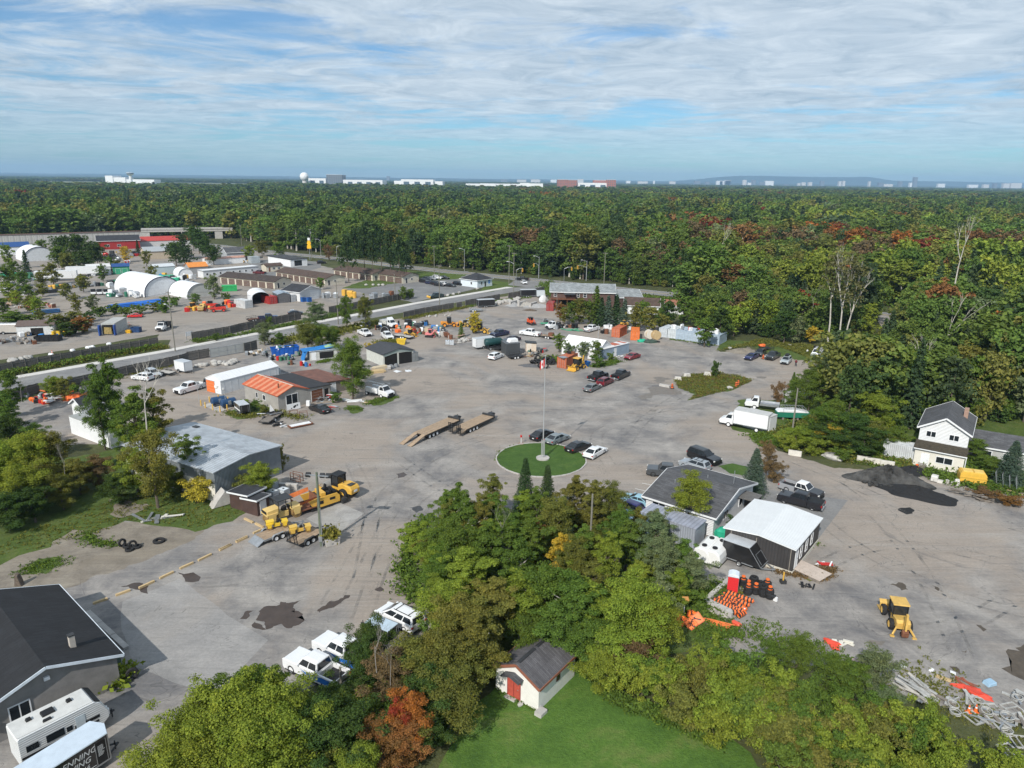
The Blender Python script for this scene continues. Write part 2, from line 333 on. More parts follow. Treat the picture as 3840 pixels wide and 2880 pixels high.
def carbody(t,kind,pm,lower=None,roofm=None,plate=True,bedm=None,cover=False,rack=False,rimm=None,hoodm=None,side=None):
 d=CARS[kind];L,W,H,r,wb=d['L'],d['W'],d['H'],d['r'],d['wb'];h=L/2;c0,c1,c2,c3=d['cab'];bl,hd=d['belt'],d['hood']
 bed=d.get('bed');fa=wb*.52;ra=fa-wb
 body=MB();lz=r*.62
 if bed:prof=[(bed[1],lz),(h-.15,lz),(h,lz+.2),(h,hd-.22),(h-.12,hd-.06),(h-.6,hd),(c3,bl),(bed[1],bl)]
 elif kind in('sedan','coupe'):prof=[(-h+.12,lz),(h-.15,lz),(h,lz+.16),(h-.02,hd-.2),(h-.22,hd-.06),(h-.9,hd),(c3,bl),(c0,bl+.02),(-h+.1,bl-.02),(-h,bl-.15),(-h+.02,lz+.2)]
 else:prof=[(-h+.1,lz),(h-.15,lz),(h,lz+.18),(h-.02,hd-.22),(h-.2,hd-.07),(h-.8,hd),(c3,bl),(c0,bl),(-h+.04,bl-.1),(-h,lz+.2)]
 body.slab(prof,-W/2,W/2,.07)
 for x in(ra,fa):
  for sg in(-1,1):
   if bed and x<bed[1]:continue
   body.lathe([(r*.2,sg*(W/2-.25)),(r*1.16,sg*(W/2+.004))],(x,0,r),12,1,'Y')
 body.box(-h+.35,h-.35,-W/2-.006,W/2+.006,lz-.03,lz+.08,1);
 body.box(h-.12,h+.03,-W/2+.1,W/2-.1,lz+.02,lz+.22,1);body.box(-h-.03,-h+.1,-W/2+.1,W/2-.1,lz+.02,lz+.2,1)
 body.build('body',[pm,lower or BLACK],t)
 if hoodm:MB().add([(c3+.05,-W/2+.2,bl+.012),(h-.6,-W/2+.2,hd+.012),(h-.6,W/2-.2,hd+.012),(c3+.05,W/2-.2,bl+.012)],[(0,1,2,3)]).build('bonnet',hoodm,t)
 gr=MB();gr.box(h-.03,h+.015,-W*.3,W*.3,lz+.22,hd-.3);gr.build('grille',BLACK,t)
 if plate:MB().box(-h-.035,-h-.005,-.16,.16,lz+.24,lz+.37).build('licence_plate',WHITE,t)
 for sg in(-1,1):
  MB().box(h-.14,h+.012,sg*W*.46-.13,sg*W*.46+.13 if sg<0 else sg*W*.46+.02,hd-.28,hd-.13).build('headlight',LAMP,t)if sg<0 else MB().box(h-.14,h+.012,W*.46-.14,W*.46+.02,hd-.28,hd-.13).build('headlight',LAMP,t)
  MB().box(-h-.012,-h+.12,min(sg*(W/2+.008),sg*(W/2-.2)),max(sg*(W/2+.008),sg*(W/2-.2)),bl-.26 if not bed else.72,bl-.08 if not bed else 1.02).build('tail_light',TAIL,t)
  MB().box(c3-.38,c3-.2,min(sg*(W/2-.02),sg*(W/2+.17)),max(sg*(W/2-.02),sg*(W/2+.17)),bl+.02,bl+.17).build('mirror',pm if kind!='van' else BLACK,t)
 hw,HW=W/2-.07,W/2-.27
 cabm=MB();vs=frustum(cabm,c0,c3,hw,bl,c1,c2,HW,H);cabm.build('cabin',[roofm or pm],t)
 pane(t,'windscreen',[vs[1],vs[2],vs[6],vs[5]],.05,.95,.06,.93)
 pane(t,'rear_window',[vs[3],vs[0],vs[4],vs[7]],.08,.92,.12,.9)
 for q in([vs[0],vs[1],vs[5],vs[4]],[vs[2],vs[3],vs[7],vs[6]]):
  fl=q[0][1]>0
  segs=[(.06,.33),(.36,.62),(.65,.93)]if kind in('minivan','bigsuv')else[(.72,.93)]if kind=='van' else[(.07,.46),(.5,.92)]
  for a,b in segs:
   if fl:a,b=1-b,1-a
   pane(t,'side_window',q,a,b,.12,.88)
 if side:
  for sg in(-1,1):side(t,sg*(W/2))
 for x in(ra,fa):
  for sg in(-1,1):wheel(t,x,sg*(W/2-.12),r,.25,rimm)
 if bed:
  b0,b1=bed;bm=MB();bh=bl-.02;fz=.78
  bm.box(b0,b1-.01,-W/2+.06,W/2-.06,lz+.1,fz,1)
  for sg in(-1,1):
   bm.slab([(b0,lz+.08),(b1-.01,lz+.08),(b1-.01,bh),(b0,bh)],min(sg*W/2,sg*(W/2-.16)),max(sg*W/2,sg*(W/2-.16)),.03)
   bm.lathe([(r*.2,sg*(W/2-.25)),(r*1.18,sg*(W/2+.004))],(ra,0,r),12,1,'Y')
  bm.box(b0,b0+.07,-W/2+.16,W/2-.16,fz-.2,bh-.01);bm.box(b1-.09,b1-.012,-W/2+.16,W/2-.16,fz-.2,bh-.01)
  bm.build('bed',[bedm or pm,BLACK],t);MB().box(b0-.16,b0-.01,-W/2+.05,W/2-.05,lz+.1,lz+.28).build('bumper',STEEL,t)
  if cover:MB().box(b0+.05,b1-.05,-W/2+.1,W/2-.1,bh+.004,bh+.05).build('bed_cover',BLACK,t)
 if rack:
  m=MB()
  for sg in(-1,1):m.beam((c1+.25,sg*HW*.82,H+.1),(c2-.35,sg*HW*.82,H+.1),.05)
  for x in(c1+.6,c2-.6):m.beam((x,-HW*.82,H+.1),(x,HW*.82,H+.1),.05)
  m.build('roof_rack',BLACK,t)
def place(rx,ry,fx,fy,W):
 """rear and front wheel of the side that is seen -> centre line and heading"""
 a=at(rx,ry);b=at(fx,fy);d=(b-a).normalized();n=Vector((-d.y,d.x,0))
 if n.dot(a)<0:n=-n
 c=(a+b)/2+n*(W/2-.1);return c,ang(a,b)
def car(kind,col,r,f,label,cat='car',name=None,group=None,**kw):
 c,a=place(*r,*f,CARS[kind]['W']);d=CARS[kind];c=c-Vector((cos(a),sin(a),0))*(d['wb']*.02)
 nm=name or dict(pickup='pickup_truck',xpickup='pickup_truck',bigpickup='pickup_truck',minivan='minivan',van='cargo_van',suv='crossover_car',bigsuv='large_suv').get(kind,'parked_car')
 t=thing(nm,label,cat,c,a,group);carbody(t,kind,paint(col),**kw);return t
def truckcab(t,x0,pm,W=2.1,H=2.3,bonnet=1.5,r=.46):
 """conventional cab: doors and roof from x0 forward, then a bonnet"""
 c=MB();c.slab([(x0,.55),(x0+1.5+bonnet,.5),(x0+1.55+bonnet,1.15),(x0+1.4+bonnet,1.35),(x0+1.55,1.5),(x0,1.5)],-W/2,W/2,.08);c.box(x0+1.3+bonnet,x0+1.65+bonnet,-W/2+.05,W/2-.05,.42,.72,1);c.build('cab',[pm,DSTEEL],t)
 m=MB();vs=frustum(m,x0+.02,x0+1.6,W/2-.09,1.5,x0+.1,x0+1.05,W/2-.24,H);m.build('cab_roof',pm,t)
 pane(t,'windscreen',[vs[1],vs[2],vs[6],vs[5]],.05,.95,.06,.93)
 for q in([vs[0],vs[1],vs[5],vs[4]],[vs[2],vs[3],vs[7],vs[6]]):
  pane(t,'side_window',q,.18,.9,.1,.88)if q[0][1]<0 else pane(t,'side_window',q,.1,.82,.1,.88)
 MB().box(x0+1.53+bonnet,x0+1.585+bonnet,-.6,.6,.75,1.15).build('grille',BLACK,t)
 for sg in(-1,1):MB().box(x0+1.5+bonnet,x0+1.59+bonnet,sg*.85-.15,sg*.85+.15,.82,1.05).build('headlight',LAMP,t)
def truck(r,f,kind,label,col=(.72,.73,.74),bl=4.8,bw=2.4,bh=2.4,name=None,wb=4.4,bodym=None,bonnet=1.0,group=None):
 c,a=place(*r,*f,2.2);t=thing(name or 'box_truck',label,'truck',c,a,group);pm=paint(col);x0=wb/2-.75
 truckcab(t,x0,pm,bonnet=bonnet)
 for x in(-wb/2,wb/2):
  for sg in(-1,1):wheel(t,x,sg*.92,.44,.28 if x>0 else.5,WHITE if col[0]>.5 else RIM)
 fr=MB()
 for sg in(-1,1):fr.box(x0-bl,x0+.3,sg*.4-.08,sg*.4+.08,.62,.88)
 fr.build('chassis',DSTEEL,t);b0,b1=x0-.12-bl,x0-.12;bm=bodym or WHITE
 if kind=='box':
  m=MB();m.box(b0,b1,-bw/2,bw/2,.9,.9+bh);m.build('box_body',bm,t)
  MB().box(b0-.02,b1+.02,-bw/2-.02,bw/2+.02,.9+bh+.002,.9+bh+.05).build('box_roof',mat('box_roof',(.48,.48,.47),.6),t)
  tr=MB()
  for x in(b0,b1):
   for sg in(-1,1):tr.box(x-.03,x+.03,sg*bw/2-.03,sg*bw/2+.03,.88,.9+bh+.06)
  tr.box(b0,b1,-bw/2-.025,-bw/2+.01,.86,.98);tr.box(b0,b1,bw/2-.01,bw/2+.025,.86,.98);tr.build('trim',STEEL,t)
  MB().box(b0-.05,b0-.032,-bw/2+.1,bw/2-.1,1.0,.8+bh).build('rear_door',bm,t)
  fair=MB();fair.slab([(b1,2.25),(b1+.9,2.3),(b1+.1,2.95),(b1,2.95)],-.95,.95,.05);fair.build('fairing',pm,t)
 elif kind=='flat':
  m=MB();m.box(b0,b1,-bw/2,bw/2,.92,1.06);m.build('deck',bodym or STEEL,t)
  g=MB()
  for y in[-bw/2+.15+i*(bw-.3)/5 for i in range(6)]:g.box(b1-.06,b1,y-.03,y+.03,1.06,2.0)
  g.box(b1-.07,b1+.01,-bw/2,bw/2,1.9,2.02);g.build('headboard',DSTEEL,t)
  sdm=MB();
  for sg in(-1,1):sdm.box(b0,b1-.1,sg*(bw/2-.03)-.03,sg*(bw/2-.03)+.03,1.06,1.32)
  sdm.build('side_board',bodym or STEEL,t)
 elif kind=='dump':
  m=MB();m.box(b0,b1,-bw/2,bw/2,.95,1.1)
  for sg in(-1,1):m.box(b0,b1,sg*(bw/2-.04)-.04,sg*(bw/2-.04)+.04,1.1,2.1)
  m.box(b0,b0+.08,-bw/2,bw/2,1.1,1.95);m.box(b1-.08,b1,-bw/2,bw/2,1.1,2.45);m.box(b1-.08,b1+.9,-bw/2,bw/2,2.45,2.52);m.build('dump_body',bodym or DSTEEL,t)
 elif kind=='tank':
  m=MB();m.lathe([(0,b0),(.8,b0+.02),(1.0,b0+.25),(1.0,b1-.25),(.8,b1-.02),(0,b1)],(0,0,1.95),18,0,'X');m.build('tank',bodym or pm,t,True)
  s_=MB();
  for x in(b0+.7,(b0+b1)/2,b1-.7):s_.box(x-.1,x+.1,-.8,.8,.9,1.3)
  s_.cyl(((b0+b1)/2,0,2.9),((b0+b1)/2,0,3.08),.3);s_.build('tank_saddle',DSTEEL,t)
 elif kind=='service':
  for sg in(-1,1):
   m=MB();m.box(b0,b1,min(sg*bw/2,sg*(bw/2-.5)),max(sg*bw/2,sg*(bw/2-.5)),.8,1.75);m.build('tool_locker',bm,t)
   for k in range(3):MB().box(b0+.1+k*bl/3,b0-.1+(k+1)*bl/3,sg*(bw/2+.012)-.012,sg*(bw/2+.012)+.012,.95,1.65).build('locker_door',WHITE,t)
  m=MB();m.box(b0,b1,-bw/2+.5,bw/2-.5,.85,.98);m.build('deck',STEEL,t)
  k=MB();
  for x in(b0+.1,b1-.3,x0+1.2):
   for sg in(-1,1):k.beam((x,sg*(bw/2-.1),1.75 if x<b1 else 2.2),(x,sg*(bw/2-.1),2.65),.06)
   k.beam((x,-bw/2+.1,2.65),(x,bw/2-.1,2.65),.06)
  for sg in(-1,1):k.beam((b0,sg*(bw/2-.1),2.68),(x0+1.4,sg*(bw/2-.1),2.68),.06)
  k.build('ladder_rack',STEEL,t);l_=MB()
  for y in(-.5,-.1):l_.beam((b0-.2,y,2.75),(x0+1.0,y,2.75),.05)
  for q in range(9):l_.beam((b0+q*.5,-.5,2.75),(b0+q*.5,-.1,2.75),.04)
  l_.build('ladder',WHITE,t)
 return t
 # ---------------------------------------------------------------- trailers
def trailer_base(t,L,W,r=.36,axles=2,tongue=1.3,deck=.6,wheelx=-.3,rimm=None,col=DSTEEL,fender=True):
 tg=MB()
 for sg in(-1,1):tg.beam((L/2-.1,sg*W*.38,deck-.12),(L/2+tongue,0,deck-.12),.1)
 tg.cyl((L/2+tongue-.25,0,.05),(L/2+tongue-.25,0,deck+.25),.045);tg.build('tongue',col,t)
 for k in range(axles):
  x=wheelx+(k-(axles-1)/2)*r*2.25
  for sg in(-1,1):wheel(t,x,sg*(W/2+.13),r,.22,rimm)
 if fender:
  for sg in(-1,1):
   m=MB();x0=wheelx-(axles-1)/2*r*2.25-r*1.35;x1=wheelx+(axles-1)/2*r*2.25+r*1.35;y0,y1=sorted((sg*(W/2+.01),sg*(W/2+.28)))
   m.slab([(x0,r*.9),(x0+.08,r*1.9),(x0+.3,r*2.35),(x1-.3,r*2.35),(x1-.08,r*1.9),(x1,r*.9),(x1-.04,r*.9),(x1-.12,r*1.85),(x1-.32,r*2.27),(x0+.32,r*2.27),(x0+.12,r*1.85),(x0+.04,r*.9)],y0,y1);m.build('mudguard',col,t)
def enclosed(loc,a,L,W,H,col,label,vnose=.5,axles=2,roofm=None,trim=STEEL,stripe=None,slope=False,text=None,name='enclosed_trailer',rear=None,door=True):
 t=thing(name,label,'trailer',loc,a);pm=paint(col);d=.55;h=L/2
 trailer_base(t,L,W-.3,.35,axles,1.2,.55,-.4 if not slope else-.2,RIM,STEEL if slope else DSTEEL,not slope)
 m=MB()
 if slope:m.slab([(-h,d),(h-.9,d),(h,d+.15),(h-1.5,d+H),(-h,d+H)],-W/2,W/2,.03)
 else:
  vs=[(-h,-W/2),(h,-W/2),(h+vnose,0),(h,W/2),(-h,W/2)]if vnose else[(-h,-W/2),(h,-W/2),(h,W/2),(-h,W/2)]
  n=len(vs);m.add([(x,y,d)for x,y in vs]+[(x,y,d+H)for x,y in vs],[tuple(range(n-1,-1,-1)),tuple(range(n,2*n))]+[(i,(i+1)%n,n+(i+1)%n,n+i)for i in range(n)])
 m.build('body',pm,t)
 r=MB();e=.03
 if slope:r.box(-h-e,h-1.5,-W/2-e,W/2+e,d+H+.004,d+H+.04)
 else:
  vs=[(-h-e,-W/2-e),(h+e,-W/2-e)]+([(h+vnose+e,0)]if vnose else[])+[(h+e,W/2+e),(-h-e,W/2+e)];n=len(vs)
  r.add([(x,y,d+H+.004)for x,y in vs]+[(x*.99,y*.97,d+H+.07)for x,y in vs],[tuple(range(n,2*n))]+[(i,(i+1)%n,n+(i+1)%n,n+i)for i in range(n)])
 r.build('roof',roofm or mat('trailer_roof',(.56,.58,.60),.35,.3),t)
 k=MB()
 for sg in(-1,1):
  k.box(-h,h-(.9 if slope else 0),sg*(W/2+.012)-.02,sg*(W/2+.012)+.02,d-.06,d+.05);k.box(-h-.02,-h+.05,sg*(W/2)-.03,sg*(W/2)+.03,d,d+H)
  if not slope:k.box(h-.04,h+.03,sg*W/2-.03,sg*W/2+.03,d,d+H)
 if slope:
  for sg in(-1,1):k.beam((h-1.5,sg*(W/2+.01),d+H),(h,sg*(W/2+.01),d+.16),.05);
  k.beam((h,-W/2,d+.16),(h,W/2,d+.16),.06);k.beam((h-1.5,-W/2,d+H),(h-1.5,W/2,d+H),.05)
  for y in(-.75,.75):k.beam((h-.9,y,d+H*.62),(h-.12,y,d+.3),.05)
  k.beam((h-.9,-.75,d+H*.62),(h-.9,.75,d+H*.62),.05)
 k.build('trim',trim,t)
 rd=MB();rd.box(-h-.035,-h-.006,-W/2+.12,W/2-.12,d+.08,d+H-.1);rd.build('rear_door',rear or pm,t)
 hg=MB()
 for y in(-W/2+.3,W/2-.3):hg.box(-h-.07,-h-.037,y-.02,y+.02,d+.1,d+H-.15)
 hg.build('latch_bar',STEEL,t)
 if stripe:
  for sg in(-1,1):MB().box(-h+.05,h-.05,sg*(W/2+.006)-.006,sg*(W/2+.006)+.006,d+H*.22,d+H*.42).build('stripe',stripe,t)
 if text:text(t,W/2,d,H,h)
 return t
def flat_trailer(a_,b_,W,label,deckm=None,ramps=0,rails=0,tilt=False,frame=None,axles=2,name='flatbed_trailer',side=1,fender=True):
 """a_ rear end, b_ front end (ground points of the centre line)"""
 a_=Vector(a_);b_=Vector(b_);L=(b_-a_).length;t=thing(name,label,'trailer',(a_+b_)/2,ang(a_,b_));fr=frame or DSTEEL;d=.62
 trailer_base(t,L,W,.38,axles,1.4,d,-.1*L,WHITE,fr,fender)
 n=max(5,int(W/.22));dm=deckm or DECKW
 for i in range(n):
  y0=-W/2+W*i/n;MB().box(-L/2+.05,L/2-.05,y0+.008,y0+W/n-.008,d-.03,d+.02+.006*(i%2)).build('deck_plank',dm,t)
 f=MB()
 for sg in(-1,1):f.box(-L/2,L/2,sg*(W/2+.04)-.04,sg*(W/2+.04)+.04,d-.16,d+.06)
 for x in(-L/2,L/2-.06):f.box(x,x+.06,-W/2,W/2,d-.16,d+.05)
 if rails:
  for sg in(-1,1):
   f.beam((-L/2,sg*(W/2+.04),d+rails),(L/2,sg*(W/2+.04),d+rails),.06)
   for k in range(6):f.beam((-L/2+L*k/5,sg*(W/2+.04),d),(-L/2+L*k/5,sg*(W/2+.04),d+rails),.05)
  f.beam((L/2,-W/2,d+rails),(L/2,W/2,d+rails),.06)
 f.build('frame',fr,t)
 if ramps==1:
  for sg in(-1,1):
   m=MB();y=sg*W*.3
   for q in(-.25,.25):m.beam((-L/2,y+q,d),(-L/2-.15,y+q,d+1.35),.06)
   for k in range(6):m.beam((-L/2-.15*k/5,y-.25,d+.2+1.1*k/5),(-L/2-.15*k/5,y+.25,d+.2+1.1*k/5),.05)
   m.build('ramp',BLACK,t)
 if ramps==2:MB().add([(-L/2,-W/2,d),(-L/2-.9,-W/2,.12),(-L/2-.9,W/2,.12),(-L/2,W/2,d)],[(0,1,2,3)]).add([(-L/2,-W/2,d-.08),(-L/2-.9,-W/2,.04),(-L/2-.9,W/2,.04),(-L/2,W/2,d-.08)],[(3,2,1,0)]).build('tail_ramp',STEEL,t)
 return t
 # ---------------------------------------------------------------- plant
def tracks(t,L,W,wd=.38,h=.62):
 for sg in(-1,1):
  m=MB();m.slab([(-L/2+.2,0),(L/2-.2,0),(L/2,h*.5),(L/2-.2,h),(-L/2+.2,h),(-L/2,h*.5)],sg*W/2-wd/2,sg*W/2+wd/2,.03);m.build('track',TYRE,t)
def cabbox(t,x0,x1,w,z0,z1,roofm,pm=BLACK):
 f=MB()
 for x in(x0,x1):
  for sg in(-1,1):f.box(x-.05,x+.05,sg*w/2-.05,sg*w/2+.05,z0,z1)
 f.box(x0,x1,-w/2,w/2,z0-.05,z0+.3);f.build('cab_frame',pm,t)
 g=MB();g.box(x0+.04,x1-.04,-w/2+.03,w/2-.03,z0+.3,z1-.02);g.build('cab_glass',GLASS,t)
 r=MB();r.slab([(x0-.15,z1),(x1+.15,z1),(x1+.1,z1+.14),(x0-.1,z1+.14)],-w/2-.12,w/2+.12,.03);r.build('cab_roof',roofm,t)
def loader(loc,a,label,col=YEL,s=1.0,name='wheel_loader',back=False):
 t=thing(name,label,'loader',loc,a);t.scale=(s,)*3
 m=MB();m.slab([(-2.6,.8),(-.4,.7),(-.2,1.5),(-2.3,1.75),(-2.65,1.5)],-.75,.75,.1);m.build('engine_cover',col,t)
 m=MB();m.slab([(-.4,.7),(1.2,.7),(1.2,1.25),(-.4,1.3)],-.45,.45,.05);m.build('chassis',col,t)
 cabbox(t,-.6 if not back else-1.0,.55,1.5,1.3,2.85,col if s<.9 or back else DSTEEL)
 for x in(-1.5,1.4):
  for sg in(-1,1):wheel(t,x,sg*.95,.65,.45,col)
 ar=MB()
 for sg in(-1,1):ar.beam((.9,sg*.4,1.5),(2.2,sg*.4,.75),.16,.28)
 ar.build('lift_arm',col,t)
 b=MB();b.slab([(2.1,.15),(3.1,.1),(3.15,.18),(2.3,.3),(2.3,1.0),(2.75,1.25),(2.7,1.3),(2.15,1.05)],-1.2,1.2,0);b.build('bucket',col,t)
 if back:
  for sg in(-1,1):
   o=MB();o.beam((-2.4,sg*.55,1.1),(-3.0,sg*1.15,.25),.16);o.box(-3.15,-2.85,sg*1.15-.22,sg*1.15+.22,0,.12);o.build('stabiliser',col,t)
  bm=MB();bm.beam((-2.6,0,.9),(-3.15,0,3.0),.22,.3);bm.build('boom',col,t);st=MB();st.beam((-3.15,0,3.05),(-3.35,0,1.1),.18,.24);st.build('dipper',col,t)
  k=MB();k.slab([(-3.5,.35),(-3.1,.3),(-3.0,.8),(-3.3,1.15),(-3.6,.9)],-.35,.35,.04);k.build('backhoe_bucket',RUST,t)
 return t
def excavator(loc,a,label,col,s=.55):
 t=thing('mini_excavator',label,'excavator',loc,a);t.scale=(s,)*3;tracks(t,3.4,2.0,.5,.8)
 m=MB();m.slab([(-1.7,1.0),(1.0,1.0),(1.0,1.35),(-.4,1.8),(-1.6,1.8)],-1.1,1.1,.1);m.build('upper_body',col,t);cabbox(t,-.5,.8,1.0,1.3,3.0,col,col)
 b=MB();b.beam((.9,-.7,1.3),(2.4,-.7,3.2),.28,.4);b.build('boom',col,t);b=MB();b.beam((2.4,-.7,3.3),(3.5,-.7,1.5),.22,.3);b.build('dipper',col,t)
 b=MB();b.slab([(3.1,.6),(3.6,.5),(3.7,1.3),(3.4,1.6),(3.1,1.2)],-1.05,-.35,.03);b.build('bucket',DSTEEL,t)
 MB().box(1.9,2.05,-1.05,1.05,.1,.7).build('dozer_blade',col,t);return t
def skidsteer(loc,a,label,col):
 t=thing('skid_steer_loader',label,'loader',loc,a);tracks(t,2.3,1.5,.4,.65)
 m=MB();m.slab([(-1.5,.5),(.6,.5),(.7,.9),(.3,1.1),(-1.2,1.6),(-1.55,1.3)],-.55,.55,.06);m.build('body',col,t);cabbox(t,-.7,.45,1.0,1.0,2.0,BLACK,col)
 for sg in(-1,1):b=MB();b.beam((-1.3,sg*.72,1.55),(.9,sg*.72,1.3),.14,.2);b.beam((.9,sg*.72,1.35),(1.35,sg*.72,.45),.14,.2);b.build('lift_arm',col,t)
 b=MB();b.slab([(1.2,.1),(2.0,.08),(2.0,.14),(1.35,.25),(1.35,.75),(1.25,.75)],-.95,.95);b.build('bucket',DSTEEL,t);return t
def telehandler(loc,a,label,col):
 t=thing('telehandler',label,'telehandler',loc,a)
 m=MB();m.slab([(-2.3,.7),(2.0,.7),(2.0,1.1),(-.5,1.2),(-2.2,1.5)],-.9,.9,.08);m.build('chassis',col,t);cabbox(t,-.6,.7,.9,1.1,2.3,BLACK,BLACK)
 b=MB();b.beam((-2.1,.6,1.6),(3.4,.6,1.25),.3,.35);b.build('boom',col,t)
 for x in(-1.5,1.5):
  for sg in(-1,1):wheel(t,x,sg*.95,.55,.4,col)
 f=MB()
 for y in(.3,.9):f.beam((3.3,y,.3),(4.3,y,.3),.1)
 f.box(3.2,3.35,.1,1.1,.3,1.3);f.build('fork',DSTEEL,t);return t
def tandem_roller(loc,a,label,s=1.0,canopy=True,col=PYEL,dr=.62):
 t=thing('tandem_roller',label,'road roller',loc,a);t.scale=(s,)*3
 for x in(-1.65,1.65):
  m=MB();m.lathe([(0,-.78),(dr*.55,-.76),(dr*.6,-.78),(dr,-.8),(dr,.8),(dr*.6,.78),(dr*.55,.76),(0,.78)],(x,0,dr),20,0,'Y');m.build('drum',mat('drum_steel',(.34,.22,.09),.5,.5,.3),t)
  k=MB()
  for sg in(-1,1):k.slab([(x-.35,dr-.1),(x+.35,dr-.1),(x+.5,dr*2+.1),(x-.5,dr*2+.1)],sg*.86-.05,sg*.86+.05)
  k.box(x-.7,x+.7,-.9,.9,dr*2+.08,dr*2+.3);k.build('drum_yoke',col,t)
 m=MB();m.slab([(.7,1.2),(2.3,1.5),(2.3,1.95),(.6,2.05)],-.7,.7,.08);m.build('bonnet',col,t);MB().box(2.0,2.36,-.6,.6,1.55,1.9).build('engine_grille',BLACK,t)
 m=MB();m.slab([(-.7,.5),(.7,.5),(.7,1.35),(-.7,1.2)],-.45,.45,.05);m.build('chassis',col,t);MB().slab([(-.5,1.2),(.1,1.2),(-.05,1.7),(-.45,1.85),(-.55,1.7)],-.25,.25,.04).build('seat',BLACK,t)
 MB().box(-1.0,-.8,-.3,.3,1.3,1.75).build('steering_console',BLACK,t)
 if canopy:
  p=MB()
  for x in(-.95,.75):
   for sg in(-1,1):p.beam((x,sg*.75,1.45),(x,sg*.75,2.95),.07)
  p.build('canopy_post',BLACK,t);MB().slab([(-1.2,2.95),(1.0,2.95),(.95,3.05),(-1.15,3.05)],-.95,.95,.02).build('canopy',DSTEEL,t)
 return t
def compactor(loc,a,label):
 t=thing('soil_compactor',label,'road roller',loc,a)
 m=MB();m.slab([(-3.0,.95),(-.6,.9),(-.5,1.9),(-1.2,2.15),(-2.8,1.95),(-3.05,1.6)],-.85,.85,.12);m.build('engine_cover',YEL,t)
 g=MB();g.box(-2.6,-1.9,-.5,.5,2.03,2.1);g.build('engine_vent',DSTEEL,t);MB().box(-3.07,-3.02,-.3,.3,1.2,1.5).build('rear_badge',WHITE,t)
 MB().cyl((-1.2,.35,2.1),(-1.2,.35,2.75),.06).build('exhaust',DSTEEL,t)
 for sg in(-1,1):wheel(t,-1.6,sg*1.0,.78,.55,YEL)
 cabbox(t,-.5,.75,1.45,1.5,3.0,BLACK)
 m=MB();m.slab([(-.6,.7),(.9,.7),(.9,1.5),(-.6,1.5)],-.6,.6,.05);m.build('chassis',YEL,t)
 m=MB();m.lathe([(0,-1.0),(.6,-1.0),(.75,-1.06),(.75,1.06),(.6,1.0),(0,1.0)],(2.1,0,.75),22,0,'Y');m.build('drum',mat('drum_bare',(.36,.34,.31),.5,.4,.2),t)
 f=MB()
 for sg in(-1,1):f.box(.8,3.1,sg*1.2-.08,sg*1.2+.08,.55,.95)
 f.box(2.95,3.15,-1.2,1.2,.5,.95);f.box(.75,1.0,-1.2,1.2,.55,.95);f.build('drum_frame',YEL,t);return t
def paver(loc,a,label):
 t=thing('asphalt_paver',label,'paver',loc,a);tracks(t,3.4,2.0,.45,.8)
 for sg in(-1,1):
  m=MB();m.slab([(-2.6,.45),(.4,.35),(1.4,.75),(1.9,1.7),(-2.2,1.75),(-2.6,1.3)],sg*1.2-.08,sg*1.2+.08,.03);m.build('side_panel',YEL,t)
  MB().box(-.2,.5,sg*1.3-.02,sg*1.3+.02,.8,1.25).build('step',BLACK,t);MB().box(-1.9,-1.1,sg*1.29-.01,sg*1.29+.01,1.0,1.35).build('side_mark',BLACK,t)
 m=MB();m.box(-2.4,.6,-1.12,1.12,1.2,1.62);m.build('platform',DSTEEL,t)
 h=MB();h.slab([(.7,.6),(2.9,.55),(3.2,1.5),(3.1,1.5),(2.85,.7),(.8,.72),(.55,1.95),(.45,1.95)],-1.35,1.35);h.build('hopper',RUST,t)
 for sg in(-1,1):w_=MB();w_.add([(.6,sg*1.35,1.9),(3.1,sg*1.35,1.5),(3.2,sg*1.7,2.0),(.5,sg*1.7,2.3)],[(0,1,2,3)]).add([(.6,sg*1.39,1.88),(3.1,sg*1.39,1.48),(3.2,sg*1.74,1.98),(.5,sg*1.74,2.28)],[(3,2,1,0)]);w_.build('hopper_wing',mat('hopper_orange',(.45,.12,.03),.7,0,.35),t)
 c=MB();c.box(-.7,-.1,-1.0,1.0,1.62,2.15);c.build('console',YEL,t)
 for y in(-.7,.7):s_=MB();s_.slab([(-1.5,1.62),(-1.0,1.62),(-1.0,2.0),(-1.35,2.05),(-1.45,2.55),(-1.6,2.5)],y-.25,y+.25,.03);s_.build('seat',BLACK,t)
 e=MB();e.box(-2.3,-1.75,-.9,.9,1.62,1.95);e.build('engine_cover',BLACK,t)
 sc=MB();sc.slab([(-3.6,.1),(-2.7,.1),(-2.7,.75),(-3.5,.75)],-1.6,1.6,.03);sc.build('screed',DSTEEL,t);return t
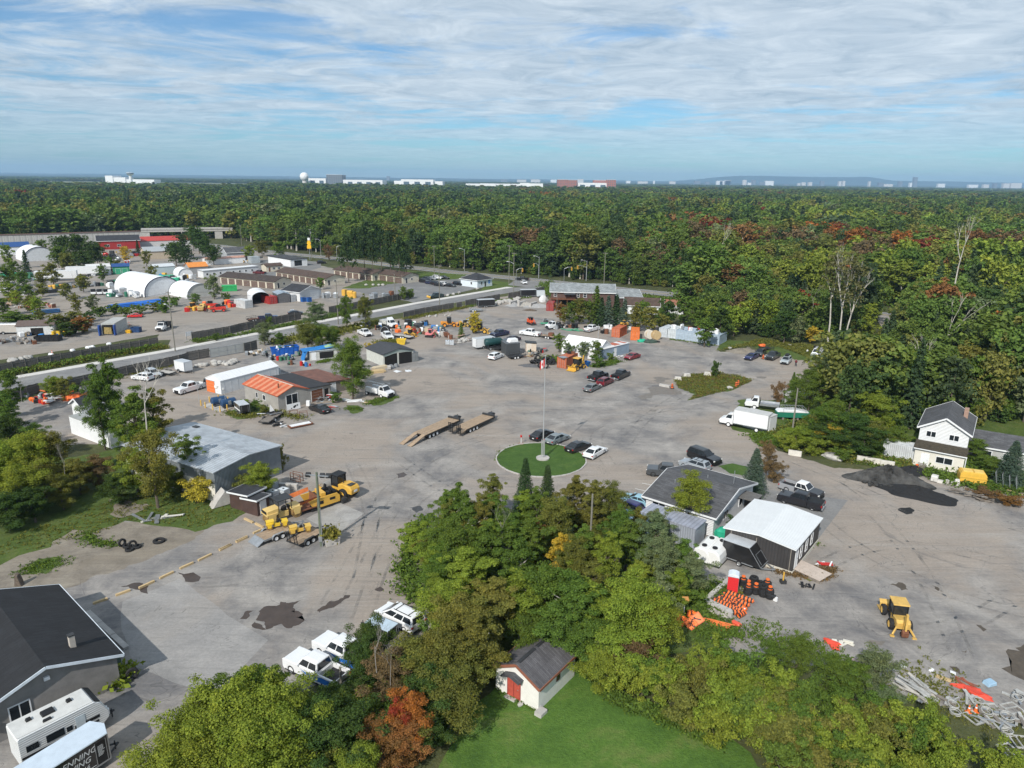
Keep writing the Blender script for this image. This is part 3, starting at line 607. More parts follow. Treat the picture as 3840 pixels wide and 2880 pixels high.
def lowboy(a_,b_,label,down=True):
 a_=Vector(a_);b_=Vector(b_);L=(b_-a_).length;t=thing('lowboy_trailer',label,'trailer',(a_+b_)/2,ang(a_,b_));W=2.55;d=.95
 f=MB()
 for y in(-W/2+.05,W/2-.05,-.5,.5):f.box(-L/2+2.6,L/2-.2,y-.06,y+.06,d-.32,d-.02)
 for k in range(8):x=-L/2+2.6+(L-2.9)*k/7;f.box(x-.05,x+.05,-W/2,W/2,d-.2,d-.03)
 f.build('frame',DSTEEL,t)
 n=11
 for i in range(n):
  y0=-W/2+W*i/n;MB().box(-L/2+2.5,L/2-.1,y0+.008,y0+W/n-.008,d,d+.045+.008*(i%3==0)).build('deck_plank',DECKW,t)
 for sg in(-1,1):
  b=MB();y0,y1=(sg*.45,sg*(W/2-.03));y0,y1=min(y0,y1),max(y0,y1)
  b.add([(-L/2+2.5,y0,d+.04),(-L/2+2.5,y1,d+.04),(-L/2+.9,y1,.62),(-L/2+.9,y0,.62)],[(0,1,2,3)]).add([(-L/2+2.5,y0,d-.1),(-L/2+2.5,y1,d-.1),(-L/2+.9,y1,.5),(-L/2+.9,y0,.5)],[(3,2,1,0)]);b.build('beaver_tail',DECKW,t)
  r=MB()
  if down:
   r.add([(-L/2+.9,y0,.62),(-L/2+.9,y1,.62),(-L/2-1.2,y1,.06),(-L/2-1.2,y0,.06)],[(0,1,2,3)]);r.beam((-L/2+.9,y0,.6),(-L/2-1.2,y0,.06),.08,.12);r.beam((-L/2+.9,y1,.6),(-L/2-1.2,y1,.06),.08,.12);r.build('ramp',DECKW,t)
  else:
   for y in(y0,y1,(y0+y1)/2):r.beam((-L/2+.85,y,.55),(-L/2+.75,y,2.35),.09)
   for k in range(8):r.beam((-L/2+.84-.1*k/7,y0,.65+1.6*k/7),(-L/2+.84-.1*k/7,y1,.65+1.6*k/7),.08)
   r.build('ramp',BLACK,t)
 for k in range(3):
  x=-L/2+3.6+k*1.0
  for sg in(-1,1):wheel(t,x,sg*(W/2-.2),.42,.35,WHITE)
 g=MB();g.box(L/2-.3,L/2+.05,-W/2,W/2,d-.3,d+.35);g.beam((L/2,-.9,d-.1),(L/2+1.9,0,d-.1),.16);g.beam((L/2,.9,d-.1),(L/2+1.9,0,d-.1),.16);g.box(L/2+.3,L/2+1.1,-.45,.45,d-.15,d+.35);g.cyl((L/2+1.2,.2,.05),(L/2+1.2,.2,d+.5),.06);g.build('gooseneck',DSTEEL,t);return t
import numpy as np
# ================================================================ builders: buildings
def opening(t,face,L,D,u,z,w,h,kind='window',m=None,fm=None,off=.03):
 """a framed window or a door on one face; its pane stands inside the frame"""
 def P(a,b,o):
  return{'f':(a,-o,b),'b':(a,D+o,b),'l':(-o,a,b),'r':(L+o,a,b)}[face]
 def pl(mb,a0,a1,b0,b1,o0,o1):
  q=[P(a,b,o)for o in(o0,o1)for a,b in((a0,b0),(a1,b0),(a1,b1),(a0,b1))]
  mb.add(q,[(0,1,2,3),(7,6,5,4),(0,4,5,1),(1,5,6,2),(2,6,7,3),(3,7,4,0)])
 fm=fm or WHITE;fr=.09 if w>.7 else.06
 if kind=='window':
  f=MB();pl(f,u,u+fr,z,z+h,-.02,off+.03);pl(f,u+w-fr,u+w,z,z+h,-.02,off+.03);pl(f,u+fr,u+w-fr,z,z+fr,-.02,off+.03);pl(f,u+fr,u+w-fr,z+h-fr,z+h,-.02,off+.03)
  o=f.build('window',fm,t)
  g=MB()
  if w>1.3:pl(g,u+fr,u+w/2-.04,z+fr,z+h-fr,-.02,off);g.build('pane',m or GLASS,o);g=MB();pl(g,u+w/2+.04,u+w-fr,z+fr,z+h-fr,-.02,off);g.build('pane',m or GLASS,o);g=MB();pl(g,u+w/2-.04,u+w/2+.04,z+fr,z+h-fr,-.02,off+.03);g.build('mullion',fm,o)
  elif h>1.1:pl(g,u+fr,u+w-fr,z+fr,z+h/2-.03,-.02,off);g.build('pane',m or GLASS,o);g=MB();pl(g,u+fr,u+w-fr,z+h/2+.03,z+h-fr,-.02,off);g.build('pane',m or GLASS,o);g=MB();pl(g,u+fr,u+w-fr,z+h/2-.03,z+h/2+.03,-.02,off+.03);g.build('mullion',fm,o)
  else:pl(g,u+fr,u+w-fr,z+fr,z+h-fr,-.02,off);g.build('pane',m or GLASS,o)
 elif kind=='open':
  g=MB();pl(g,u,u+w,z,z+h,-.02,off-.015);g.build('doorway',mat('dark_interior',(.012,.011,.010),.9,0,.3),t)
 else:
  f=MB();pl(f,u-.07,u,z,z+h+.07,-.02,off+.02);pl(f,u+w,u+w+.07,z,z+h+.07,-.02,off+.02);pl(f,u,u+w,z+h,z+h+.07,-.02,off+.02);f.build('door_frame',fm,t)
  g=MB();pl(g,u,u+w,z,z+h,-.02,off);o=g.build('garage_door' if w>1.8 else 'door',m or WHITE,t)
  if w>1.8:
   for k in range(1,4):b=MB();pl(b,u,u+w,z+h*k/4-.015,z+h*k/4+.015,off,off+.012);b.build('door_seam',STEEL,o)
  else:b=MB();pl(b,u+w*.8,u+w*.8+.12,z+h*.47,z+h*.47+.05,off,off+.05);b.build('handle',STEEL,o)
def roofslab(mb,p,th=.1,mi=0):
 """a roof plane given by its upper corners"""
 n=len(p);mb.add([Vector(q)for q in p]+[Vector(q)-Vector((0,0,th))for q in p],[tuple(range(n)),tuple(range(2*n-1,n-1,-1))]+[(i,n+i,n+(i+1)%n,(i+1)%n)for i in range(n)],mi)
def bldg(name,label,A,B,D,h,roof='gx',rh=1.5,wm=None,rm=None,ov=.35,opens=(),cat='building',trim=None,z0=0.0,found=None,group=None):
 A=Vector((A[0],A[1],0));B=Vector((B[0],B[1],0));L=(B-A).length;t=thing(name,label,cat,A,ang(A,B),group);wm=wm or WHITE;rm=rm or DSTEEL
 w=MB();base=[(0,0),(L,0),(L,D),(0,D)]
 tops=[h]*4
 if roof=='shed':tops=[h,h,h+rh,h+rh]
 if roof=='shedx':tops=[h,h+rh,h+rh,h]
 w.add([(x,y,z0)for x,y in base]+[(x,y,z)for(x,y),z in zip(base,tops)],[(0,1,5,4),(1,2,6,5),(2,3,7,6),(3,0,4,7),(4,5,6,7)])
 r=MB();e=ov;s_=rh/(D/2)if roof=='gx' else rh/(L/2)if roof=='gy' else 0;th=.14
 if roof=='gx':
  w.add([(0,0,h),(0,D,h),(0,D/2,h+rh),(L,0,h),(L,D,h),(L,D/2,h+rh)],[(0,2,1),(3,4,5)])
  for a,b in((-e,D/2),(D+e,D/2)):
   za=h-s_*e+th;zb=h+rh+th;q=[(-e,a,za),(L+e,a,za),(L+e,b,zb),(-e,b,zb)];roofslab(r,q if a<b else q[::-1],th)
 elif roof=='gy':
  w.add([(0,0,h),(L,0,h),(L/2,0,h+rh),(0,D,h),(L,D,h),(L/2,D,h+rh)],[(0,1,2),(4,3,5)])
  for a,b in((-e,L/2),(L+e,L/2)):
   za=h-s_*e+th;zb=h+rh+th;q=[(a,-e,za),(b,-e,zb),(b,D+e,zb),(a,D+e,za)];roofslab(r,q if a<b else q[::-1],th)
 elif roof=='hip':
  k=min(L,D)/2;s_=rh/k;ze=h-s_*e+th;zt=h+rh+th
  if L>=D:r1,r2=(k,D/2,zt),(L-k,D/2,zt)
  else:r1,r2=(L/2,k,zt),(L/2,D-k,zt)
  c=[(-e,-e,ze),(L+e,-e,ze),(L+e,D+e,ze),(-e,D+e,ze)]
  if L>=D:fs=[[c[0],c[1],r2,r1],[c[1],c[2],r2],[c[2],c[3],r1,r2],[c[3],c[0],r1]]
  else:fs=[[c[0],c[1],r1],[c[1],c[2],r2,r1],[c[2],c[3],r2],[c[3],c[0],r1,r2]]
  for f in fs:r.face(f)
  r.face([(x,y,z-.02)for x,y,z in c][::-1])
 elif roof=='shed':
  q=rh/D;roofslab(r,[(-e,-e,h-q*e+th),(L+e,-e,h-q*e+th),(L+e,D+e,h+rh+q*e+th),(-e,D+e,h+rh+q*e+th)],th)
 elif roof=='shedx':
  q=rh/L;roofslab(r,[(-e,-e,h-q*e+th),(L+e,-e,h+rh+q*e+th),(L+e,D+e,h+rh+q*e+th),(-e,D+e,h-q*e+th)],th)
 else:roofslab(r,[(-e,-e,h+th),(L+e,-e,h+th),(L+e,D+e,h+th),(-e,D+e,h+th)],th*.95)
 w.build('wall',wm,t)
 ro=r.build('roof',rm,t)
 if trim:
  f=MB();g=.05;zt=h+th
  if roof in('gx','gy'):
   X0,X1,Y0,Y1=-e,L+e,-e,D+e;zl=h-s_*e+th-.1
   if roof=='gx':
    for y in(Y0-.03,Y1+.03):f.beam((X0,y,zl),(X1,y,zl),.06,.22)
    for x in(X0-.03,X1+.03):f.beam((x,Y0,zl),(x,D/2,h+rh+.04),.06,.24);f.beam((x,Y1,zl),(x,D/2,h+rh+.04),.06,.24)
   else:
    for x in(X0-.03,X1+.03):f.beam((x,Y0,zl),(x,Y1,zl),.06,.22)
    for y in(Y0-.03,Y1+.03):f.beam((X0,y,zl),(L/2,y,h+rh+.04),.06,.24);f.beam((X1,y,zl),(L/2,y,h+rh+.04),.06,.24)
  else:
   zA=(lambda x,y:h+.03+(rh*y/D if roof=='shed' else rh*x/L if roof=='shedx' else 0)-(.0 if roof!='hip' else rh/(min(L,D)/2)*e-.06))
   P=[(-e-.03,-e-.03),(L+e+.03,-e-.03),(L+e+.03,D+e+.03),(-e-.03,D+e+.03)]
   for i in range(4):p,q=P[i],P[(i+1)%4];f.beam((*p,zA(*p)),(*q,zA(*q)),.06,.2)
  f.build('fascia',trim,t)
 if found:MB().box(.0-.06,L+.06,-.06,D+.06,0,found[0]).build('foundation',found[1],t)
 for o in opens:opening(t,o[0],L,D,*o[1:])
 t['L']=L;t['D']=D
 return t,L,ro
def arch(name,label,A,B,D,rm,endm,trim=None,hfac=1.0,wallh=0.0,open_front=False,cat='shelter',n=14,ribsn=0):
 """arched shelter: front face from A to B, D deep"""
 A=Vector((A[0],A[1],0));B=Vector((B[0],B[1],0));W=(B-A).length;t=thing(name,label,cat,A,ang(A,B));R_=W/2
 pr=[(R_-R_*cos(pi*i/n),wallh+R_*hfac*sin(pi*i/n))for i in range(n+1)]
 if wallh:pr=[(0,0)]+pr+[(W,0)]
 m=MB();k=len(pr);m.add([(x,0,z)for x,z in pr]+[(x,D,z)for x,z in pr],[(i,k+i,k+i+1,i+1)for i in range(k-1)]);m.build('cover',rm,t,False)
 ins=[(W/2+(x-W/2)*.985,z*.985)for x,z in pr];m=MB();m.add([(x,.02,z)for x,z in ins]+[(x,D-.02,z)for x,z in ins],[(i+1,k+i+1,k+i,i)for i in range(k-1)]);m.build('lining',endm if open_front else rm,t)
 if not open_front:MB().face([(W/2+(x-W/2)*.99,.12,z*.99)for x,z in pr]).build('end_wall',endm,t)
 MB().face([(W/2+(x-W/2)*.99,D-.12,z*.99)for x,z in pr][::-1]).build('end_wall',endm,t)
 tr=MB()
 for i in range(k-1):tr.beam((pr[i][0],-.02,pr[i][1]),(pr[i+1][0],-.02,pr[i+1][1]),.22 if trim else.12,.26 if trim else.12)
 tr.build('end_hoop',trim or STEEL,t)
 for q in range(1,ribsn+1):
  h_=MB();y=D*q/(ribsn+1)
  for i in range(k-1):h_.beam((pr[i][0],y,pr[i][1]+.01),(pr[i+1][0],y,pr[i+1][1]+.01),.07,.05)
  h_.build('cover_seam',rm,t)
 return t,W
def container(A,B,label,col,L=6.06,H=2.6,W=2.44,doors='f',name='shipping_container',cat='container',group=None,roofcol=None,z=0.0):
 """A-B is the end or side nearest the camera"""
 A=Vector((A[0],A[1],z));B=Vector((B[0],B[1],z));w=(B-A).length if W is None else W;a=ang(A,B);t=thing(name,label,cat,A,a,group);cm=ribs('corrugated_%.2f_%.2f_%.2f'%col,col,3,.28,.55,0,.035,.15,tuple(q*.6+.03 for q in col))
 MB().box(.04,w-.04,.04,L-.04,.1,H-.06).build('shell',cm,t)
 f=MB()
 for x in(0,w-.12):
  for y in(0,L-.12):f.box(x,x+.12,y,y+.12,0,H)
 for z_ in(.02,H-.14):
  f.box(.12,w-.12,0,.1,z_,z_+.12);f.box(.12,w-.12,L-.1,L,z_,z_+.12);f.box(0,.1,.12,L-.12,z_,z_+.12);f.box(w-.1,w,.12,L-.12,z_,z_+.12)
 f.build('frame',mat('container_%.2f_%.2f_%.2f'%col,col,.6,0,.2),t)
 MB().box(.02,w-.02,.02,L-.02,H-.055,H-.02).build('roof',mat('container_roof_%.2f_%.2f'%(roofcol or col)[:2],roofcol or col,.6,0,.3),t)
 pm=mat('container_%.2f_%.2f_%.2f'%col,col,.6,0,.2)
 for k in range(2):
  x0=.13+k*(w-.26)/2;y0=-.012 if doors=='f' else L-.02
  if doors in('f','b'):
   d=MB();d.box(x0+.02,x0+(w-.26)/2-.02,y0,y0+.032,.17,H-.17);o=d.build('door',pm,t)
   b=MB()
   for q in(.3,.7):b.box(x0+(w-.26)/2*q-.02,x0+(w-.26)/2*q+.02,y0-.045 if doors=='f' else y0+.034,y0-.002 if doors=='f' else y0+.075,.2,H-.2)
   b.build('lock_rod',STEEL,o)
 return t
 # ================================================================ builders: small things
def ruv(pxs,n):return[at(*RND.choice(pxs))for _ in range(n)]
def tyre(loc,label,R_=.5,lay=True,rz=0,group=None,tilt=0,grow=1.0):
 m=MB();m.lathe([(R_*.55,-.13),(R_*.9,-.14),(R_,-.08),(R_,.08),(R_*.9,.14),(R_*.55,.13),(R_*.5,0),(R_*.55,-.13)],n=16,axis='Z')
 o=solo(m.build('tyre',TYRE),label,'tyre',loc,rz,group)
 o.location.z+=.14 if lay else R_
 if not lay:o.rotation_euler=(pi/2-.12,0,rz)
 else:o.rotation_euler=(tilt,0,rz)
 return o
def drum(loc,label,col,group=None,lying=False,rz=0,r=.29,h=.88,name='steel_drum',cat='drum'):
 m=MB();m.lathe([(0,0),(r,0),(r,h*.32),(r+.015,h*.34),(r,h*.36),(r,h*.64),(r+.015,h*.66),(r,h*.68),(r,h-.02),(r-.03,h),(r-.03,h-.03),(0,h-.03)],n=12)
 o=solo(m.build(name,col),label,cat,loc,rz,group)
 if lying:o.rotation_euler=(pi/2,0,rz);o.location.z+=r
 return o
TD={}
def traffic_drum(loc,label,lying=False,rz=0,group=None,tilt=0,base=True):
 if not TD:
  bk=mat('drum_black',(.03,.03,.03),.6);wh=mat('reflective_white',(.72,.66,.55),.4)
  seg=[(.30,0),(.285,.16),(.27,.34),(.255,.52),(.24,.70),(.22,.88),(.20,.98)]
  mb=MB()
  for i in range(6):mb.lathe([(seg[i][0],seg[i][1]),(seg[i+1][0],seg[i+1][1])],n=12,mi=i%2)
  mb.lathe([(.2,.98),(.06,1.0),(.06,1.06),(0,1.06)],n=10,mi=1);TD['b']=mb.mesh('barrel',[bk,ORANGE]);q=MB();q.lathe([(.16,0),(.44,0),(.44,.1),(.3,.13)],n=12);TD['r']=q.mesh('base_ring',TYRE)
 t=thing('traffic_drum',label,'traffic drum',loc,rz,group);link('barrel',TD['b'],t)
 if base:link('base_ring',TD['r'],t)
 if lying:t.rotation_euler=(pi/2+tilt,0,rz);t.location.z+=.28
 return t
def tote(loc,rz,label,group=None):
 t=thing('liquid_tote',label,'tank',loc,rz,group);MB().box(-.5,.5,-.6,.6,.16,1.12).build('tank',mat('tote_plastic',(.62,.66,.70),.35,0,.1),t)
 c=MB()
 for i in range(6):
  x=-.52+1.04*i/5;
  for y in(-.62,.62):c.beam((x,y,.14),(x,y,1.15),.03)
 for i in range(1,6):
  y=-.62+1.24*i/6
  for x in(-.52,.52):c.beam((x,y,.14),(x,y,1.15),.03)
 for z in(.3,.55,.8,1.15):
  for y in(-.62,.62):c.beam((-.52,y,z),(.52,y,z),.03)
  for x in(-.52,.52):c.beam((x,-.62,z),(x,.62,z),.03)
 c.build('cage',STEEL,t);MB().box(-.52,.52,-.62,.62,0,.13).build('pallet',WOOD,t);MB().cyl((0,0,1.12),(0,0,1.2),.12).build('lid',BLACK,t);return t
def dumpster(A,B,D,H,label,col,slope=True,name='waste_skip',cat='skip',ribsn=6):
 A=Vector(A);B=Vector(B);L=(B-A).length;t=thing(name,label,cat,A,ang(A,B));pm=mat('skip_%.2f_%.2f_%.2f'%col,col,.55,0,.18);k=.05;s_=.35 if slope else 0
 m=MB();m.slab([(s_,0),(L-s_,0),(L,H),(L-k,H),(L-s_-k,k),(s_+k,k),(k,H),(0,H)],0,D);
 for y0,y1 in((0,k),(D-k,D)):m.slab([(s_,0),(L-s_,0),(L,H),(0,H)],y0,y1)
 m.build('hull',pm,t);r=MB()
 for i in range(ribsn):x=s_+.2+(L-2*s_-.4)*i/(ribsn-1);r.box(x-.05,x+.05,-.09,-.003,.06,H-.12)
 r.box(-.02,L+.02,-.08,-.001,H-.12,H+.01);r.box(-.02,L+.02,D+.001,D+.06,H-.12,H+.01);r.build('rib',pm,t);return t
def slabstack(loc,rz,L,W,n,m,label,name='lumber_stack',cat='lumber',th=.12,jit=.12):
 t=thing(name,label,cat,loc,rz)
 for i in range(n):
  k=max(2,int(W/.3))
  for j in range(k):
   dx=RND.uniform(-jit,jit);y=-W/2+W*j/k;MB().box(-L/2+dx,L/2+dx,y+.01,y+W/k-.01,i*th+.002,(i+1)*th-.004).build('plank',m,t)
 return t
def pipes(A,B,r,rows,cols,m,label,name='pipe_stack',group=None):
 """each pipe of the stack is a part"""
 A=Vector(A);B=Vector(B);L=(B-A).length;t=thing(name,label,'pipes',A,ang(A,B),group);mb=MB();mb.lathe([(r,0),(r,L),(r*.86,L),(r*.86,0),(r,0)],n=10,axis='X');me=mb.mesh('pipe',m)
 for j in range(rows):
  for i in range(cols-j):o=link('pipe',me,t);o.location=(RND.uniform(-.3,.3),(i+j*.5)*2.04*r,r+j*1.75*r)
 return t
def heap(loc,rx,ry,h,m,label,name='gravel_pile',cat='pile',seed=1,rz=0.0,rough=.22,n=26,k=9):
 rr=random.Random(seed);vs=[(0,0,h)];fs=[]
 for j in range(1,k+1):
  f=j/k
  for i in range(n):
   a=2*pi*i/n;q=1+.16*sin(2*a+seed)+.1*sin(5*a+seed*2)
   z=h*(1-f**1.5)*(.72+.28*(1-f))+rr.uniform(-rough,rough)*h*(1-f)*.9;vs.append((cos(a)*rx*f*q+rr.uniform(-.1,.1)*rx*.3*(1 if j<k else.3),sin(a)*ry*f*q,max(z,0.01)if j<k else-.02))
 for i in range(n):fs.append((0,1+i,1+(i+1)%n))
 for j in range(k-1):
  for i in range(n):a,b=1+j*n+i,1+j*n+(i+1)%n;fs.append((a,a+n,b+n,b))
 return solo(MB().add(vs,fs).build(name,m,None,False),label,cat,loc,rz)
def rock(loc,s,label,m=None,group=None,name='boulder',cat='boulder',flat=.7):
 o=MB().blob((0,0,s*flat*.35),(s*.6*RND.uniform(.8,1.3),s*.5,s*.5*flat),8,5,.22).build(name,m or mat('boulder_stone',(.40,.385,.36),.9,0,.2,1.5,.03));return solo(o,label,cat,loc,RND.uniform(0,6),group)
def boards(P,n,L,cols,label,group,name='scrap_board',cat='scrap',wd=(.12,.5),spread=0.0,zmax=.35,dirn=None):
 for i in range(n):
  p=RND.choice(P).lerp(RND.choice(P),RND.random());a=RND.uniform(0,pi)if dirn is None else dirn+RND.uniform(-.35,.35);l=L*RND.uniform(.4,1.1);w_=RND.uniform(*wd);th=RND.uniform(.03,.1)
  o=MB().box(-l/2,l/2,-w_/2,w_/2,0,th).build(name,RND.choice(cols));solo(o,label,cat,(p.x+RND.uniform(-spread,spread),p.y+RND.uniform(-spread,spread),RND.uniform(.01,zmax)),a,group);o.rotation_euler=(RND.uniform(-.12,.12),RND.uniform(-.15,.15),a)
def junk(P,n,cols,label,group,s=(.3,.9),name='discarded_box',cat='junk',zmax=.5):
 for i in range(n):
  p=RND.choice(P).lerp(RND.choice(P),RND.random());q=[RND.uniform(*s)for _ in range(3)]
  m=MB();k=RND.random()
  if k<.55:m.slab([(-q[0]/2,0),(q[0]/2,0),(q[0]/2,q[2]*.8),(q[0]*.35,q[2]),(-q[0]/2,q[2])],-q[1]/2,q[1]/2,.03)
  elif k<.8:m.lathe([(0,0),(q[0]*.4,0),(q[0]*.42,q[2]*.9),(q[0]*.3,q[2]),(0,q[2])],n=10)
  else:m.blob((0,0,q[2]*.4),(q[0]*.6,q[1]*.6,q[2]*.5),8,5,.25)
  o=solo(m.build(name,RND.choice(cols)),label,cat,(p.x,p.y,RND.uniform(0,zmax)*(RND.random()<.4)),RND.uniform(0,6),group)
def pole(px,py,h,label,arm=None,lamp=None,wood=True,r=.16,name='utility_pole',trans=False,cross=1):
 b=at(px,py);t=thing(name,label,'pole',b);m=MB();m.cyl((0,0,0),(0,0,h),r,8,r*.65);m.build('post',mat('pole_wood',(.20,.19,.16),.9,0,.2)if wood else mat('pole_metal',(.46,.47,.47),.5,.4,.1),t)
 if wood and cross:
  a=ROADA+pi/2;c=MB()
  for k in range(cross):c.beam((-cos(a)*1.1,-sin(a)*1.1,h-.35-k*1.1),(cos(a)*1.1,sin(a)*1.1,h-.35-k*1.1),.1,.12)
  c.build('crossarm',WOOD,t);i_=MB()
  for s_ in(-1,-.4,.4,1):i_.cyl((cos(a)*s_,sin(a)*s_,h-.3),(cos(a)*s_,sin(a)*s_,h-.08),.05)
  i_.build('insulator',STEEL,t)
 if trans:MB().cyl((.35,0,h-2.4),(.35,0,h-1.5),.24).build('transformer',STEEL,t)
 if lamp:
  dx,dy=lamp;g=MB();g.tube([(0,0,h-.6 if not wood else h*.72),(dx*.5,dy*.5,(h-.6 if not wood else h*.72)+.7),(dx,dy,(h-.6 if not wood else h*.72)+.85)],.05);g.build('lamp_arm',STEEL,t)
  z=(h-.6 if not wood else h*.72)+.85;hd=MB();a=atan2(dy,dx);hd.rbox((dx+.25*cos(a),dy+.25*sin(a),z),(.75,.28,.14),Matrix.Rotation(a,3,'Z'));hd.build('lamp_head',WHITE,t)
 return t
WIRES=mat('wire',(.03,.03,.032),.6,0,0)
def wire(a,b,ha,hb,label,sag=.9,r=.026,off=(0,0)):
 a=Vector((a[0]+off[0],a[1]+off[1],ha));b=Vector((b[0]+off[0],b[1]+off[1],hb));m=MB();p=[]
 for i in range(9):t=i/8;q=a.lerp(b,t);q.z-=sag*4*t*(1-t);p.append(q-a)
 m.tube(p,r,4);return solo(m.build('power_line',WIRES),label,'wire',a)
def fence(P,label,h=1.9,panel=2.4,m=None,lean=0.0):
 """P: polyline of ground points; every board panel and every post is a part"""
 m=m or mat('grey_fence_boards',(.105,.098,.09),.95,0,.3,2.5);pm=mat('fence_post',(.17,.16,.145),.95,0,.2);P=[Vector(p)for p in P];t=thing('board_fence',label,'fence',P[0]);pb=None
 for a,b in zip(P,P[1:]):
  d=b-a;n=max(1,round(d.length/panel));aa=ang(a,b)
  for i in range(n):
   q=a.lerp(b,i/n)-P[0];l=d.length/n
   mb=MB();k=8
   for j in range(k):z=h+RND.uniform(-.05,.05);mb.box(l*j/k+.008,l*(j+1)/k-.008,-.012,.012,.05,z)
   o=mb.build('fence_panel',m,t);o.location=q;o.rotation_euler=(RND.uniform(-.02,.02)+lean,0,aa+RND.uniform(-.01,.01))
   ob=MB().box(-.05,.05,-.09,.03,0,h+.12).build('fence_post',pm,t);ob.location=q;ob.rotation_euler=(0,0,aa)
   rl=MB();rl.box(.06,l-.06,-.055,-.014,.45,.55);rl.box(.06,l-.06,-.055,-.014,h-.45,h-.35);r_=rl.build('fence_rail',pm,t);r_.location=q;r_.rotation_euler=(0,0,aa)
 return t
 # ================================================================ builders: trees
def quadcloud(name,C,Nn,S,mats,rng,asp=1.0,extra=None):
 n=len(C);r=rng.normal(size=(n,3));t=np.cross(Nn,r);t/=np.linalg.norm(t,axis=1,keepdims=True)+1e-9;b=np.cross(Nn,t);b/=np.linalg.norm(b,axis=1,keepdims=True)+1e-9
 s=S[:,None];V=np.stack([C-t*s*asp,C-b*s*.62+t*s*.1,C+t*s*asp,C+b*s*.62-t*s*.1],1).reshape(-1,3)
 F=np.arange(n*4).reshape(n,4).tolist();vs=V.tolist();mi=[0]*n
 if extra is not None:k=len(vs);vs+=[list(q)for q in extra.v];F+=[[i+k for i in f]for f in extra.f];mi+=[1]*len(extra.f)
 me=bpy.data.meshes.new(name);me.from_pydata(vs,[],F)
 for m in mats:me.materials.append(m)
 if extra is not None:me.polygons.foreach_set('material_index',mi)
 return me
def crown_pts(kind,n,leaf,seed):
 rng=np.random.default_rng(seed)
 if kind in('broad','poplar','shrub','wide'):
  H,z0,R_=dict(broad=(10.2,1.3,3.1),poplar=(10.2,1.6,1.9),shrub=(3.1,.1,1.9),wide=(10.2,1.5,4.0))[kind];lc=[];lr=[];nb=dict(broad=24,poplar=22,shrub=12,wide=30)[kind]
  for i in range(nb):
   u=((i+.5)/nb)**.85;az=i*2.399+rng.uniform(-.4,.4);rp=R_*np.sin(np.pi*(.16+.78*u))**.75*rng.uniform(.55,1.15);rise=rp*rng.uniform(.35,1.0)*(1.5 if kind=='poplar' else 1);zb=z0+(H-z0)*.80*u
   for f in(.42,.70,.97):
    rr=R_*rng.uniform(.13,.29)*(1.2-.35*f);lc.append([np.cos(az)*rp*f+rng.normal()*.12*R_,np.sin(az)*rp*f+rng.normal()*.12*R_,min(zb+rise*f*f+rng.normal()*.05*H,H-rr*.4)]);lr.append(rr)
  for f in(.8,.88,.95):lc.append([rng.normal()*.1*R_,rng.normal()*.1*R_,H*f]);lr.append(R_*.16)
  L=len(lc);lc=np.array(lc);lr=np.array(lr);w=lr**2;idx=rng.choice(L,n,p=w/w.sum());d=rng.normal(size=(n,3));d/=np.linalg.norm(d,axis=1,keepdims=True)
  d[:,2]=np.where(rng.random(n)<.6,np.abs(d[:,2]),d[:,2]);f=rng.uniform(.2,1.45,n)**.6
  C=lc[idx]+d*(lr[idx]*f)[:,None]*np.array([1,1,.8]);Nn=d*.9+rng.normal(size=(n,3))*.6+np.array([0,0,.45]);S=leaf*rng.uniform(.55,1.3,n)
  C[:,2]=np.maximum(C[:,2],.12)
 elif kind=='spruce':
  H,R_=12.0,2.3;C=[];Nn=[]
  nb=max(60,n//16)
  for i in range(nb):
   z=.6+(H-.6)*(1-(rng.random())**.62*1.0)if False else.5+(H-.7)*(i/nb)**.95
   r=R_*(1-z/H)**.85*rng.uniform(.72,1.12)+.12;a=i*2.399+rng.uniform(-.3,.3);m=max(4,int(n/nb*(.35+1.3*(1-z/H))))
   u=rng.random(m)**.75;px=np.cos(a)*r*u;py=np.sin(a)*r*u;pz=z+.22*r*u-.42*r*u*u+rng.normal(size=m)*.09;w_=.20*r*(1-u)+.10
   off=rng.normal(size=m)*w_;C.append(np.stack([px-np.sin(a)*off,py+np.cos(a)*off,pz],1));Nn.append(np.stack([np.cos(a)*.5+rng.normal(size=m)*.4,np.sin(a)*.5+rng.normal(size=m)*.4,np.ones(m)*.8+rng.normal(size=m)*.3],1))
  C=np.concatenate(C);Nn=np.concatenate(Nn);S=leaf*rng.uniform(.6,1.25,len(C))
 elif kind=='pine':
  L=26;lc=[]
  for i in range(L):z=4.2+7.6*(i/L)**.9;r=3.2*(1-((z-4)/8.6)**1.6)*rng.uniform(.35,1);a=rng.uniform(0,6.28);lc.append([np.cos(a)*r,np.sin(a)*r,z])
  lc=np.array(lc);idx=rng.choice(L,n);d=rng.normal(size=(n,3))*np.array([.85,.85,.34]);C=lc[idx]+d;Nn=rng.normal(size=(n,3))+np.array([0,0,.7]);S=leaf*rng.uniform(.6,1.2,n)
 Nn=Nn/(np.linalg.norm(Nn,axis=1,keepdims=True)+1e-9);return C,Nn,S,rng
